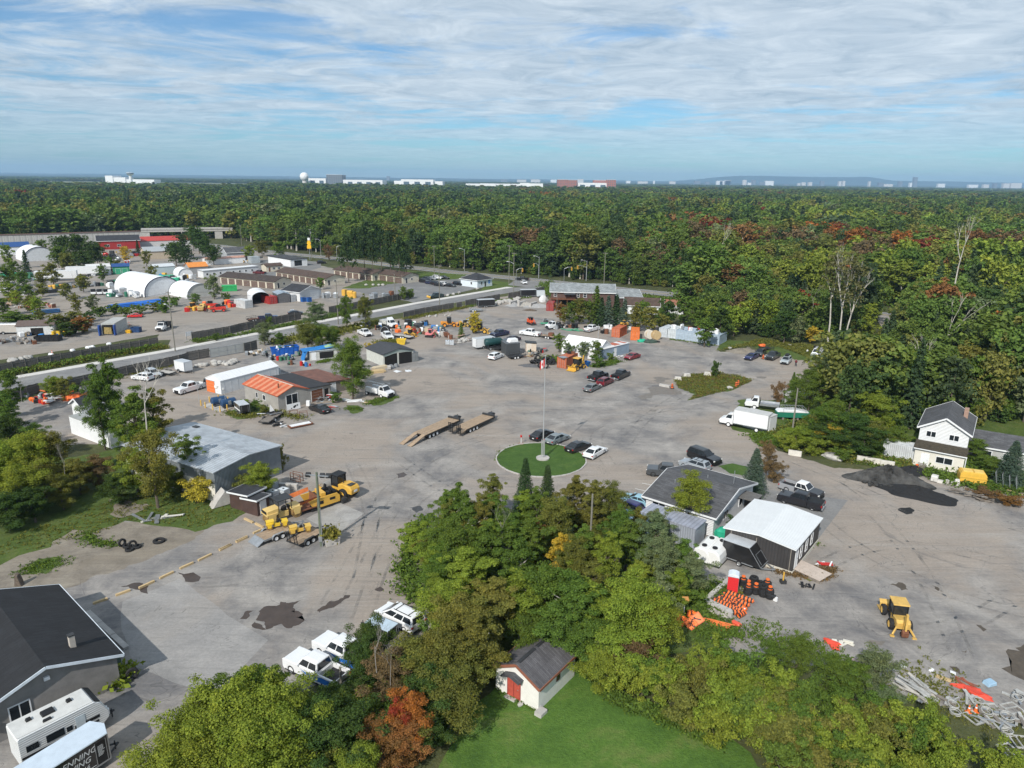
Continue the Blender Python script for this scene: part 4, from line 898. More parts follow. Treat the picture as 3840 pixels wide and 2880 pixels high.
def trunk_mb(kind,seed,lod=0):
 r=random.Random(seed);m=MB()
 if kind=='spruce':m.cyl((0,0,0),(0,0,11.2),.17,6,.03);return m
 if kind=='pine':
  m.tube([(0,0,0),(.1,.05,5),(0,.1,11)],[.2,.15,.04],6)
  if lod==0:
   for i in range(10):z=4.2+i*.65;a=r.uniform(0,6.3);l=r.uniform(1,2.6);m.cyl((0,0,z),(cos(a)*l,sin(a)*l,z+.4),.05,4,.015)
  return m
 if kind=='shrub':
  for i in range(6):a=r.uniform(0,6.3);m.cyl((0,0,0),(cos(a)*.9,sin(a)*.9,1.9),.04,4,.01)
  return m
 w=dict(poplar=.6,wide=1.2).get(kind,1.0);top=8.2
 m.tube([(0,0,0),(r.uniform(-.15,.15),r.uniform(-.15,.15),3),(r.uniform(-.3,.3),r.uniform(-.3,.3),6),(r.uniform(-.3,.3),0,top)],[.19,.15,.10,.03],6)
 if lod<2:
  for i in range(9 if lod==0 else 5):
   z=r.uniform(2.4,7);a=r.uniform(0,6.3);l=r.uniform(1.2,2.4)*w;up=r.uniform(.7,1.9);p=[(0,0,z),(cos(a)*l*.5,sin(a)*l*.5,z+up*.4),(cos(a)*l,sin(a)*l,z+up)];m.tube(p,[.075,.05,.02],4)
 return m
def bare_mb(seed,H=10.0,r0=.16,depth=4,spread=.55):
 r=random.Random(seed);m=MB()
 def rec(p,d,l,rad,k):
  q=p+d*l*.5+Vector((r.uniform(-.1,.1),r.uniform(-.1,.1),0))*l*.4;e=q+(d+Vector((r.uniform(-.2,.2),r.uniform(-.2,.2),.1)))*l*.5
  m.tube([p,q,e],[rad,rad*.8,rad*.6],5 if k>2 else 3)
  if k==0:return
  for i in range(r.choice((2,3,3))):
   nd=(d+Vector((r.uniform(-1,1),r.uniform(-1,1),r.uniform(-.1,.6)))*spread).normalized();rec(q.lerp(e,r.uniform(.2,1)),nd,l*r.uniform(.5,.74),rad*.55,k-1)
 rec(Vector((0,0,0)),Vector((0,0,1)),H*.52,r0,depth);k=H/max(q[2]for q in m.v);m.v=[(q[0]*k,q[1]*k,q[2]*k)for q in m.v];return m
PROTO={}
NEARN=dict(broad=(20000,.096),poplar=(15000,.088),shrub=(6000,.084),wide=(28000,.10),spruce=(13000,.105),pine=(6000,.16))
def proto(kind,var,lod=0):
 k=(kind,var,lod)
 if k not in PROTO:
  n,leaf=NEARN[kind];f,g=((1,1),(.12,2.9),(.027,5.8),(.009,10))[lod]
  C,Nn,S,rng=crown_pts(kind,int(n*f),leaf*g,100*var+len(kind)*7+1)
  tm=trunk_mb(kind,var*13+len(kind),lod)
  PROTO[k]=(quadcloud('crown',C,Nn,S,[LEAF],rng),tm.mesh('trunk',BARK))
 return PROTO[k]
TINT=dict(green=(0.096,0.151,0.033),lime=(0.173,0.224,0.038),deep=(0.054,0.092,0.028),olive=(0.143,0.151,0.041),conifer=(0.044,0.074,0.033),blue=(0.077,0.115,0.090),rust=(0.211,0.109,0.044),red=(.27,.055,.034),yellow=(0.384,0.301,0.046),orange=(.33,.125,.036),willow=(0.134,0.173,0.092),brown=(0.160,0.109,0.061))
BASEH=dict(broad=10.2,poplar=10.2,shrub=3.1,wide=10.2,spruce=12.0,pine=12.0);BASEW=dict(broad=6.2,poplar=3.8,shrub=3.8,wide=8.0,spruce=4.6,pine=6.4)
TN=dict(broad='broadleaf_tree',poplar='poplar_tree',shrub='shrub',wide='broadleaf_tree',spruce='spruce_tree',pine='pine_tree')
TCNT=[0]
def tree(loc,kind,h,wd,tint,label,group=None,lod=0,name=None,bark=None,cat=None,lean=0.0):
 TCNT[0]+=1;v=TCNT[0]%3;c,tr=proto(kind,v,lod);nm=name or TN[kind]
 t=thing(nm,label,cat or('shrub' if kind=='shrub' else 'tree'),(loc[0],loc[1],loc[2]if len(loc)>2 else 0),RND.uniform(0,6.28),group);t.scale=(wd/BASEW[kind],wd/BASEW[kind],h/BASEH[kind])
 if lean:t.rotation_euler=(lean*RND.uniform(-1,1),lean*RND.uniform(-1,1),t.rotation_euler.z)
 o=link('crown',c,t);q=TINT[tint]if isinstance(tint,str)else tint;j=RND.uniform(.88,1.14);o.color=(q[0]*j*RND.uniform(.92,1.1),q[1]*j,q[2]*j,1)
 k=link('trunk',tr,t)
 if bark:
  k.data=tr.copy();k.data.materials[0]=bark
 return t
def baretree(loc,h,seed,label,m=None,group=None,spread=.5,depth=4,name='bare_tree'):
 k=('bare',seed,depth,spread)
 if k not in PROTO:PROTO[k]=bare_mb(seed,10,.11 if depth<5 else.085,depth,spread)
 t=thing(name,label,'tree',loc,RND.uniform(0,6),group);t.scale=(h/10,)*3;PROTO[k].build('branch_frame',m or BIRCH,t);return t
 # ================================================================ the setting
def ragged(P,step=1.5,amp=.5,seed=0):
 out=[];n=len(P)
 for i in range(n):
  a,b=Vector(P[i][:2]),Vector(P[(i+1)%n][:2]);k=max(1,int((b-a).length/step));d=(b-a).normalized()if(b-a).length>0 else Vector((1,0));nn=Vector((-d.y,d.x))
  for j in range(k):
   q=a.lerp(b,j/k);v=1.6*mnoise.noise((q.x*.22+seed,q.y*.22,seed))+1.3*mnoise.noise((q.x*.8+seed,q.y*.8,seed+3))+.8*mnoise.noise((q.x*2.3+seed,q.y*2.3,seed+5));out.append(q+nn*amp*v)
 return out
def sheet(name,P,z,m,kind='structure',rag=0.0,step=1.5,seed=0,parent=None):
 Q=ragged(P,step,rag,seed)if rag else[Vector(p[:2])for p in P]
 o=MB().face([(p.x,p.y,z)for p in Q]).build(name,m,parent)
 if o.data.polygons[0].normal.z<0:o.data.flip_normals()
 return tag(o,kind=kind)if parent is None else o
HAZE=7.8e-5
ROADA=ang((-106.9,147.9),(-33,251))
G_FLOOR=grassmat('woodland_floor',(.05,.055,.028),(.075,.085,.035),(.11,.11,.05),.12,1.2)
G_GRASS=grassmat('rough_grass',(.055,.085,.022),(.085,.125,.030),(.13,.14,.055),.35,2.2)
G_LAWN=grassmat('mown_lawn',(.055,.115,.022),(.088,.165,.030),(.185,.20,.07),.2,2.4)
G_LAWN2=grassmat('round_lawn',(.046,.090,.020),(.062,.118,.026),(.092,.140,.036),.35,3.0)
G_YARD=yardmat('yard_gravel',(.148,.144,.146),(.240,.226,.214),(.340,.318,.294),(.335,.285,.240))
G_YARD2=yardmat('far_yard_gravel',(.18,.172,.165),(.255,.236,.218),(.335,.305,.272),(.32,.278,.235))
G_ROAD=yardmat('road_asphalt',(.17,.17,.175),(.215,.213,.213),(.26,.257,.252),(.225,.22,.215))
G_LOT=yardmat('lot_asphalt',(.15,.15,.155),(.19,.19,.19),(.24,.235,.23),(.20,.195,.19))
G_DIRT=yardmat('bare_earth',(.16,.14,.115),(.215,.188,.155),(.28,.25,.205),(.25,.215,.17),2.0)
G_WALK=mat('pavement_concrete',(.56,.54,.51),.9,0,.08,.6)
# one sheet to the horizon, rising a little far out
ys=[-300,-100,0,40,80,140,220,320,420,520,650,800,1000,1250,1500,1800,2200,2600,3200,4200,6000,9000,15000]
xs=[-15000,-9000,-5000,-2500,-1200,-600,-300,-150,0,150,300,600,1200,2500,5000,9000,15000]
mb=MB();nx=len(xs);mb.add([(x,y,elev(y)-.02)for y in ys for x in xs],[(j*nx+i,j*nx+i+1,(j+1)*nx+i+1,(j+1)*nx+i)for j in range(len(ys)-1)for i in range(nx-1)])
tag(mb.build('ground',G_FLOOR),kind='structure')
win('S')
YARD=[at(*p)for p in[(-80,1720),(-60,1300),(0,1215),(250,1130),(400,1060),(340,960),(150,960),(20,905),(22,872),(380,775),(560,735),(700,700),(872,688),(980,665),(1080,642),(1176,626),(1192,668),(1437,703),(1441,722),(1551,742),(1556,759),(1756,772),(1800,775),(1748,800),(1690,851),(1700,890),(1650,960),(1679,974),(1804,1012),(1976,1022),(2070,1045),(2211,1068),(2330,1075),(2330,1520),(2150,1560),(1937,1500),(1769,1440),(1586,1416),(1500,1361),(1490,1262),(1380,1140),(1290,1160),(1060,1160),(945,1165),(925,1230),(935,1320),(940,1380),(800,1440),(640,1500),(420,1590),(360,1720)]]
sheet('yard',YARD,.004,G_YARD,rag=.4,step=.7)
# site road with raised pavement on its far side
RN=[(-150,68),(-100.0,139.1),(-90.2,154.5),(-81.8,166.7),(-45.4,217.4),(-21.0,249.1),(-5.0,270.3),(12,292)]
RF=[(-158.6,72),(-105.6,145.9),(-97.3,156.3),(-85.7,170.9),(-51.1,220.4),(-32.6,247.2),(-8.6,277.8),(0,289)]
RW=[(-160.3,73.5),(-107.2,147.5),(-99.0,158),(-87.3,172.8),(-52.9,222.6),(-34.3,249.4),(-10.2,280.2),(-2.5,290)]
sheet('site_road',RN+RF[::-1],.010,G_ROAD)
mb=MB()
for i in range(len(RF)-1):
 a,b,c,d=RF[i],RF[i+1],RW[i+1],RW[i]
 mb.add([(*a,.0),(*b,.0),(*b,.13),(*a,.13),(*d,.14),(*c,.14)],[(0,1,2,3),(3,2,5,4)])
tag(mb.build('pavement',G_WALK),kind='structure')
# highway beyond, with lane lines
HF=[(-330,560),(-205,475),(-130.3,417.8),(-103.9,401.3),(-53.5,361.8),(-25.6,340.8),(15.9,314),(48.0,291.5),(86,266),(128,241),(180,212),(320,130)]
def off(P,d):
 out=[]
 for i,p in enumerate(P):
  a=Vector(P[max(0,i-1)]);b=Vector(P[min(len(P)-1,i+1)]);t=(b-a).normalized();out.append((p[0]+t.y*d,p[1]-t.x*d))
 return out
HN=off(HF,10.5);sheet('highway',HN+HF[::-1],.016,G_ROAD)
LINE_W=mat('road_line_white',(.72,.72,.70),.7,0,.1);LINE_Y=mat('road_line_yellow',(.62,.42,.06),.7,0,.1)
for nm,d,w_,m in(('edge_line',.7,.15,LINE_W),('edge_line',9.8,.15,LINE_W),('centre_line',5.1,.14,LINE_Y),('centre_line',5.4,.14,LINE_Y)):
 a,b=off(HF,d),off(HF,d+w_);tag(sheet(nm,b+a[::-1],.022,m),kind='structure')
win('C');sheet('junction',[at(400,1100),at(240,1080),at(300,1040),at(640,1040),at(600,1090),at(560,1120)],.020,G_ROAD)
# yard of the builders' merchants over the road
win('S')
FARY=[at(*p)for p in[(-120,800),(0,778),(345,722),(330,735),(455,735),(640,700),(760,660),(860,640),(800,600),(640,560),(560,540),(480,530),(330,520),(0,530),(-150,540)]]
sheet('supply_yard',FARY,.006,G_YARD2,rag=.8,step=3)
win('F');sheet('entrance_apron',[at(-120,380),at(40,410),at(60,500),at(180,540),at(-60,580),at(-200,560)],.014,G_YARD2)
win('B');sheet('parking_lot',[at(900,1120),at(1500,1030),at(1960,960),at(2180,1080),at(1500,1230)],.012,G_LOT,rag=.5,step=3)
sheet('parking_lot',[at(60,880),at(380,860),at(700,880),at(700,930),at(420,1000),at(160,1000)],.014,G_LOT)
sheet('verge_grass',[at(880,1110),at(1330,950),at(1500,960),at(1960,990),at(1880,1030),at(1420,1050),at(1100,1110)],.018,G_GRASS,rag=.6)
win('C');sheet('verge_grass',[at(100,1040),at(300,1065),at(330,1090),at(100,1140),at(0,1150),at(0,1130)],.018,G_GRASS,rag=.4)
# lawns
win('O');LAWN=[at(-400,1750),at(-60,1180),at(130,1010),at(460,1190),at(760,880),at(930,940),at(1150,1070),at(1550,1180),at(1950,1380),at(2350,1720),at(900,2000)]
sheet('lawn',LAWN,.012,G_LAWN,rag=.35,step=1)
win('N');RL=pts('N',(735,500));c0=Vector((4.9,103.2));rl=9.1
# circular lawn: centre and radius from its kerb
win('N');e=[at(370,480),at(1100,545),at(560,345),at(900,660)]
RLC=Vector(((e[0].x+e[1].x)/2,(e[2].y+e[3].y)/2));RLR=(e[1]-e[0]).length/2
sheet('round_lawn',[(RLC.x+RLR*cos(2*pi*i/48),RLC.y+RLR*sin(2*pi*i/48))for i in range(48)],.10,G_LAWN2)
mb=MB()
for i in range(48):
 a0,a1=2*pi*i/48,2*pi*(i+.94)/48;k=RLR+RND.uniform(-.03,.03)
 o=MB();o.add([(RLC.x+q*cos(a),RLC.y+q*sin(a),z)for z in(0,.15+RND.uniform(-.02,.02))for a,q in((a0,k),(a1,k),(a1,k+.2),(a0,k+.2))],[(3,2,1,0),(4,5,6,7),(0,1,5,4),(1,2,6,5),(2,3,7,6),(3,0,4,7)])
 tag(o.build('kerb_stone',CONC),kind='structure')
win('I');IS=[at(-900,1240),at(-560,1000),at(-330,860),at(-60,800),at(150,800),at(420,850),at(600,900),at(330,1010),at(60,1070),at(-100,1100)]
win('H');IS=[at(1740,1180),at(1900,1120),at(2120,1100),at(2230,1100)]+pts('I',(250,830),(480,860),(620,905),(420,990),(150,1060),(0,1100))+pts('H',(1880,1390),(1960,1320),(1780,1260))
sheet('grass_island',IS,.02,G_GRASS,rag=.5,step=.9)
# left-hand wild ground
win('J');sheet('wild_ground',[at(-600,1500),at(-200,700),at(300,560),at(1000,420),at(1250,640),at(1900,860),at(2130,960),at(2000,1040),at(1700,1130),at(1400,1090),at(1100,1060),at(800,1150),at(850,1270),at(760,1200),at(640,1120),at(420,1260),at(0,1420)],.010,G_GRASS,rag=.5,step=1)
sheet('dirt_patch',[at(-300,1720),at(-100,1400),at(420,1230),at(640,1080),at(1100,1040),at(1500,1070),at(1800,1100),at(1500,1300),at(900,1490),at(560,1640),at(200,1700)],.0085,G_DIRT,rag=.5,step=.6)
sheet('rough_grass',[at(180,1450),at(330,1380),at(520,1360),at(560,1420),at(400,1500),at(260,1520)],.016,G_GRASS,rag=.4,step=.6)
sheet('rough_grass',[at(1130,880),at(1300,860),at(1500,900),at(1900,1010),at(1760,1120),at(1350,1060)],.017,G_GRASS,rag=.4,step=.6)
sheet('dirt_patch',[at(940,860),at(1150,860),at(1250,940),at(1100,1000),at(980,980)],.022,G_DIRT,rag=.6,step=.6)
win('F');sheet('rough_grass',[at(1880,1130),at(2060,1070),at(2170,1060),at(2160,1110),at(2020,1160),at(1930,1170)],.016,G_GRASS,rag=.3,step=.6)
sheet('rough_grass',[at(1650,1160),at(1790,1160),at(1830,1220),at(1720,1250)],.016,G_GRASS,rag=.3,step=.6)
sheet('rough_grass',[at(380,1240),at(560,1180),at(720,1110),at(900,1180),at(700,1290),at(520,1310)],.016,G_GRASS,rag=.4,step=.6)
win('I');sheet('rough_grass',[at(240,590),at(560,530),at(700,590),at(1050,690),at(1280,700),at(1400,560),at(900,500),at(300,490)],.016,G_GRASS,rag=.4,step=.8)
sheet('dirt_mound',[at(430,620),at(560,550),at(640,600),at(560,640)],.022,G_DIRT,rag=.4,step=.6)
win('Q');sheet('rough_grass',[at(260,200),at(480,240),at(620,330),at(1060,430),at(1500,470),at(1800,540),at(2230,600),at(2230,0),at(300,0)],.010,G_GRASS,rag=.5,step=.8)
sheet('rough_grass',[at(160,440),at(260,425),at(370,450),at(360,510),at(250,490)],.018,G_LAWN2,rag=.2,step=.6)
sheet('rough_grass',[at(560,1130),at(900,1120),at(900,1200),at(780,1210)],.016,grassmat('dry_weeds',(.16,.13,.06),(.15,.15,.05),(.13,.16,.05)),rag=.3,step=.5)
win('U');sheet('rough_grass',[at(-300,700),at(300,640),at(560,480),at(560,380),at(200,900),at(600,1080),at(300,1160),at(-200,1300)],.016,G_GRASS,rag=.3,step=.6)
win('S');sheet('rough_grass',[at(930,1360),at(920,1300),at(905,1225),at(925,1160),at(980,1100),at(1150,1100),at(1290,1110),at(1380,1140),at(1500,1270),at(1470,1330),at(1560,1400),at(1420,1420),at(1250,1430),at(1080,1440)],.009,G_GRASS,rag=.5)
# darker repaired asphalt and patches
win('K');sheet('asphalt_patch',[at(980,330),at(1430,150),at(1900,500),at(2150,640),at(1700,1090),at(1100,850),at(960,560)],.008,yardmat('old_asphalt',(.22,.215,.21),(.28,.27,.262),(.345,.33,.315),(.32,.295,.27)),rag=.15,step=2)
win('T');sheet('asphalt_patch',[at(1500,520),at(1870,680),at(1500,960),at(1060,760)],.009,yardmat('cracked_asphalt',(.27,.26,.25),(.33,.32,.305),(.39,.375,.36),(.35,.335,.31),3),rag=.1,step=1)
win('X');sheet('asphalt_patch',[at(900,430),at(2210,600),at(1700,1270),at(1640,900),at(700,600)],.008,G_ROAD)
TARM=mat('wet_asphalt',(.055,.055,.057),.55,0,.3);MUD=mat('muddy_water',(.062,.045,.036),.12,0,.25,.8,spec=.3)
win('M')
for P in([(135,480),(150,410),(190,370),(310,355),(330,330),(370,350),(500,315),(430,360),(400,430),(480,425),(430,465),(500,475),(440,520),(390,545),(330,510),(250,520),(230,550),(200,500)],[(610,405),(660,370),(720,335),(800,320),(862,280),(850,300),(790,350),(760,390),(690,400),(630,425)],[(15,440),(40,415),(80,405),(50,460),(20,465)],[(100,505),(150,530),(215,555),(180,560),(140,540)],[(1085,245),(1110,228),(1135,230),(1120,248)]):
 sheet('puddle',[at(*p)for p in P],.014,MUD,rag=.28,step=.2,seed=len(P))
win('K');sheet('puddle',[at(960,210),at(1090,170),at(1200,190),at(1180,270),at(1060,250)],.0145,MUD,rag=.25,step=.4);sheet('puddle',[at(1420,100),at(1560,110),at(1590,160),at(1500,165)],.0145,MUD,rag=.25,step=.4)
win('L');P0=[(1680,680),(1760,665),(1795,690),(1760,715),(1700,720)];sheet('puddle',[at(*p)for p in P0],.014,MUD,rag=.15,step=.4);sheet('asphalt_patch',[at(1800,990),at(1900,975),at(1935,1020),at(1870,1040)],.014,TARM,rag=.3,step=.4)
win('H')
for P in([(1540,1140),(1690,1150),(1740,1170),(1640,1190),(1590,1210),(1540,1200)],[(1460,1260),(1560,1240),(1850,1290),(1800,1320),(1560,1330),(1380,1385),(1400,1340),(1480,1310)],[(1480,1490),(1560,1480),(1540,1505)]):sheet('damp_patch',[at(*p)for p in P],.012,mat('damp_gravel',(.17,.15,.13),.6,0,.2),rag=.6,step=.5,seed=4)
win('I');sheet('damp_patch',[at(640,860),at(760,865),at(720,885),at(660,880)],.012,mat('damp_gravel',(.17,.15,.13)),rag=.4,step=.5)
win('R');sheet('damp_patch',[at(1960,860),at(2060,780),at(2300,800),at(2400,1150),at(2200,1080),at(2020,960)],.012,mat('dark_soil',(.085,.07,.055),.95,0,.3),rag=1.0,step=.6,seed=9)
for P in([(1210,365),(1290,350),(1360,410),(1290,400)],[(1500,365),(1540,380),(1585,420),(1540,405)],[(1620,935),(1660,945),(1700,980),(1650,965)],[(1810,640),(1850,650),(1870,690),(1830,670)],[(1700,820),(1760,835),(1740,845)]):sheet('damp_patch',[at(*p)for p in P],.0125,mat('dark_soil',(.085,.07,.055),.95,0,.3),rag=.5,step=.3,seed=P[0][0])
TRK,t,b=_new('tyre_track');b.inputs['Roughness'].default_value=.95;tc=t.nodes.new('ShaderNodeTexCoord');t.links.new(ramp(t,tnoise(t,tc.outputs['Object'],.25,3),[(.42,(.13,.125,.12)),(.58,(.37,.345,.31))]),b.inputs['Base Color']);t.links.new(tmap(t,tnoise(t,tc.outputs['Object'],.5,8,.7,off=3),.4,.75,0,.48),b.inputs['Alpha'])
win('S')
for P in([(1800,1040),(1900,1120),(2000,1250),(2080,1420)],[(1750,1100),(1850,1180),(2050,1280),(2240,1330)],[(1700,1270),(1850,1190),(2000,1180),(2230,1230)],[(700,1330),(780,1180),(850,1050),(1000,960),(1250,900)],[(780,1340),(830,1200),(900,1080),(1050,1000)],[(640,900),(800,880),(1000,830),(1300,870)],[(1690,840),(1500,880),(1300,930),(1320,1010)],[(1560,770),(1500,830),(1400,900),(1350,960)],[(860,990),(950,1050),(1040,1085)],[(760,1000),(800,1100),(780,1260)],[(1690,985),(1800,1030),(1900,1075),(2010,1120)],[(560,890),(700,860),(820,840),(900,790)],[(1100,720),(1200,780),(1400,830),(1600,800)],[(1900,1320),(1980,1360),(2100,1340),(2200,1280)],[(420,1260),(560,1240),(700,1150),(820,1120)]):
 Q=[at(*p)for p in P];Q=[Q[0]]+Q+[Q[-1]];C=[]
 for i in range(1,len(Q)-2):
  for k in range(10):u=k/10;a,b_,c,d=Q[i-1:i+3];C.append(((b_*2)+(c-a)*u+(a*2-b_*5+c*4-d)*u*u+(b_*3-a-c*3+d)*u**3)*.5)
 for o in(-.95,.95):tag(sheet('tyre_track',off([tuple(q[:2])for q in C],o-.17)+off([tuple(q[:2])for q in C],o+.17)[::-1],.0115+.0002*P[0][0]/100+(.0004 if o>0 else 0),TRK),kind='structure')
 # painted lines at the pump island and stalls
win('V')
for a,b in(((300,1340),(625,1185)),((480,1210),(550,1225)),((475,762),(690,800)),((360,852),(560,895))):
 p,q=at(*a),at(*b);d=(q-p).normalized();n=Vector((-d.y,d.x,0))*.05;tag(sheet('stall_line',[p-n,q-n,q+n,p+n],.016,LINE_Y if a[0]==300 else LINE_W),kind='structure')
 # ---------------------------------------------------------------- far country
def ray(x,y,Yd):
 a,b,s=WIN[0];u=a+x*s-1920;v=b+y*s-1440;uu=u*cos(ROLL)+v*sin(ROLL);vv=-u*sin(ROLL)+v*cos(ROLL);k=Yd/(FPX*cos(PITCH)-vv*sin(PITCH));return uu*k,CAM_H-(FPX*sin(PITCH)+vv*cos(PITCH))*k
HILLM=mat('far_forest',(.035,.055,.035),1,0,.3,.002)
def hills(D,base,fn,x0,x1,n,depth,name='hills'):
 mb=MB();vs=[];
 for i in range(n+1):x=x0+(x1-x0)*i/n;h=fn(x);vs+=[(x,D,base-30),(x,D+depth*.3,base+h*.75),(x,D+depth,base+h)]
 mb.add(vs,[(i*3+k,(i+1)*3+k,(i+1)*3+k+1,i*3+k+1)for i in range(n)for k in range(2)]);return tag(mb.build(name,HILLM,None,True),kind='structure')
hills(10500,15,lambda x:22+7*mnoise.noise((x*.0006,1,0))+4*mnoise.noise((x*.003,2,0)),-13000,13000,140,900)
def gat(x):
 u=x/14500*2663;s_=lambda a,b,q:(lambda t:t*t*(3-2*t))(min(1,max(0,(q-a)/(b-a))))
 return 50+118*s_(560,850,u)*(1-s_(1280,1420,u))+62*s_(1240,1400,u)+9*mnoise.noise((x*.0009,5,0))-20*s_(1500,2200,u)
hills(14300,15,gat,-14500,14500,220,700)
win('A');a_,_=ray(880,185,2600);FS=None
AIR=mat('airfield_grass',(.15,.165,.09),.95,0,.25,.004)
sheet('airfield',[(-1500,2150),(-780,2150),(-1100,3700),(-2300,3700)],10.4,AIR)
sheet('runway',[(-1500,2350),(-700,2500),(-720,2560),(-1560,2410)],10.7,mat('runway_concrete',(.33,.32,.31),.9,0,.1))
# ---------------------------------------------------------------- woodland
def above(x,y,P):
 for a,b in zip(P,P[1:]):
  if a[0]<=x<=b[0]:return y>a[1]+(b[1]-a[1])*(x-a[0])/(b[0]-a[0])
 return False
EDGE=[(-3000,1150),(-900,640),(-420,478),(-318,462),(-253,507),(-207,516),(-130,426),(-104,410),(-53,370),(-26,350),(16,324),(49,304),(86,282),(130,253),(180,226),(320,150),(600,20)]
P2=[(57,222),(66,203),(77,196),(92,196),(101,204),(121,236),(100,246),(66,262),(58,244)]
P3=[(110,198),(116,200),(131,236),(180,206),(330,110),(330,20),(118,60),(112,92),(108,122),(92,124),(76,121),(60,116),(57,124),(64,140),(73,149),(86,165),(101,184)]
LANE=[(78,124),(86,140),(93,151),(117,179),(128,193),(132,190),(120,172),(99,145),(90,133),(84,121)]
sheet('woodland_lane',[(86,138),(93,150),(117,178),(129,192),(131,190),(119,174),(97,147),(90,136)],.02,G_DIRT,rag=.2);sheet('woodland_lane',[(103,192),(108,202),(123,239),(128,237),(112,200),(107,190)],.02,G_YARD2,rag=.2)
def wood(x,y):
 if y<20:return False
 if y>700:return True
 if above(x,y,EDGE):return True
 if inpoly(x,y,P2):return True
 return inpoly(x,y,P3)and not inpoly(x,y,LANE)
rg=random.Random(5);FP=[];FT={k:tuple(c*(.62 if k=='red' else.85 if k in('rust','orange','brown')else 1.04)+.010 for c in v)for k,v in TINT.items()}
def tintfor(x,y,rg):
 n=mnoise.noise((x*.006,y*.006,1));n2=mnoise.noise((x*.02,y*.02,7));g1=math.exp(-((x-185)**2/75**2+(y-345)**2/65**2));g2=math.exp(-((x-85)**2/70**2+(y-345)**2/35**2));r=rg.random()
 con=.34 if x<-60 and 600<y<1500 else.12
 if y<560 and x<-150:con=.03
 if n2*.5+.5>.62:con+=.2
 if r<con:return('spruce' if rg.random()<.6 else 'pine'),'conifer'
 r=rg.random();autumn=.004+.6*g1+.4*g2+(.03 if x>0 else 0)
 if r<autumn:return 'broad',rg.choice(('rust','rust','brown','brown','olive','rust','olive','brown','orange','red')if g1>g2 else('brown','rust','brown','olive'))
 if n>.12 and x>60:return rg.choice(('broad','wide')),rg.choice(('lime','green','green','lime','olive'))
 return rg.choice(('broad','broad','wide','poplar')),rg.choice(('green','green','deep','olive','green','willow' if r>.9 else 'green'))
bands=[(60,470,5.6),(470,1250,8.0),(1250,2400,15.0),(2400,8600,38.0)]
for bi,(y0,y1,s_)in enumerate(bands):
 y=y0
 while y<y1:
  lim=.76*y+50;x=-lim
  while x<lim:
   px,py=x+rg.uniform(-.48,.48)*s_,y+rg.uniform(-.48,.48)*s_;x+=s_
   if py>2050 and py<3800 and-.64*py-40<px<-.30*py+180 and not(px>-.36*py):continue
   if 4200<py<4800 and 260<px<700:continue
   if wood(px,py):FP.append((px,py,bi))
  y+=s_
near=sorted((p for p in FP if p[2]==0 and abs(p[0])<.70*p[1]+12),key=lambda p:p[0]**2+p[1]**2)
for x,y,b in near[:150]:
 kd,tn=tintfor(x,y,rg);h=rg.uniform(12.5,20)if kd!='wide' else rg.uniform(12,16.5);h*=.72 if y<245 and x<104 and y>130 else 1;w_=h*dict(broad=.58,wide=.78,poplar=.4,spruce=.36,pine=.45)[kd]*rg.uniform(.8,1.3)
 where='in the wood between the lane and the gravel yard' if y<200 and x<118 else 'in the wood at the east side of the yard' if y<260 else 'at the edge of the wood beyond the highway'
 cn=dict(green='green',lime='bright green',deep='dark green',olive='olive green',conifer='dark',willow='grey green',rust='rust brown',brown='brown',red='red',orange='orange')[tn]
 if rg.random()<.055:baretree((x,y,elev(y)),h*.95,rg.choice((3,8)),'leafless pale tree standing %s'%where,group='leafless trees %s'%where,depth=3);continue
 tree((x,y,elev(y)),kd,h,w_,FT[tn],'%s %s %s'%(cn,dict(broad='broadleaf tree',wide='spreading broadleaf tree',poplar='slender poplar',spruce='pointed spruce',pine='ragged pine')[kd],where),'trees %s'%where,lod=1,bark=BIRCH if rg.random()<.2 and kd in('broad','poplar')else None)
rest=near[150:]+[p for p in FP if p[2]>0 or abs(p[0])>=.70*p[1]+12]
pc=bpy.data.collections.new('woodland_kinds');PI={}
def woodproto(kind,var,lod):
 n,leaf=NEARN[kind];f,g=((1,1),(.11,2.8),(.0235,6.0),(.007,11))[lod];C,Nn,S,r_=crown_pts(kind,int(n*f),leaf*g,55+7*var+len(kind))
 if lod<3:me=quadcloud('woodland_tree',C,Nn,S,[LEAFI,BIRCH if var==1 and kind in('broad','poplar')else BARK],r_,extra=trunk_mb(kind,40+var,max(lod,1)))
 else:me=quadcloud('woodland_tree',C,Nn,S,[LEAFI],r_)
 o=bpy.data.objects.new('k%03d'%len(PI),me);pc.objects.link(o);PI[(kind,var,lod)]=len(PI)
woodproto('shrub',0,1)
for lod,vs in((1,2),(2,2),(3,1)):
 for kd in('broad','wide','poplar','spruce','pine'):
  for v in range(vs):woodproto(kd,v,lod)
C_,I_,RZ,SCL,TT=[],[],[],[],[]
for x,y,b in rest:
 kd,tn=tintfor(x,y,rg);lod=(1,2,3,3)[b];v=rg.randrange(2)if lod<3 else 0;h=rg.uniform(12.5,19)if kd!='wide' else rg.uniform(12,16.5);h*=rg.choice((.65,.8,1,1.1,1.3));w_=h*dict(broad=.62,wide=.82,poplar=.44,spruce=.36,pine=.48)[kd]*rg.uniform(.85,1.45)
 if b==2:w_*=1.55;h*=.75
 if b==3:w_*=3.6;h*=.58
 C_.append((x,y,elev(y)));I_.append(PI[(kd,v,lod)]);RZ.append(rg.uniform(0,6.28));SCL.append((w_/BASEW[kd],w_/BASEW[kd],h/BASEH[kd]));q=FT[tn];j=rg.uniform(.8,1.2);TT.append((q[0]*j*rg.uniform(.9,1.12),q[1]*j,q[2]*j,1))
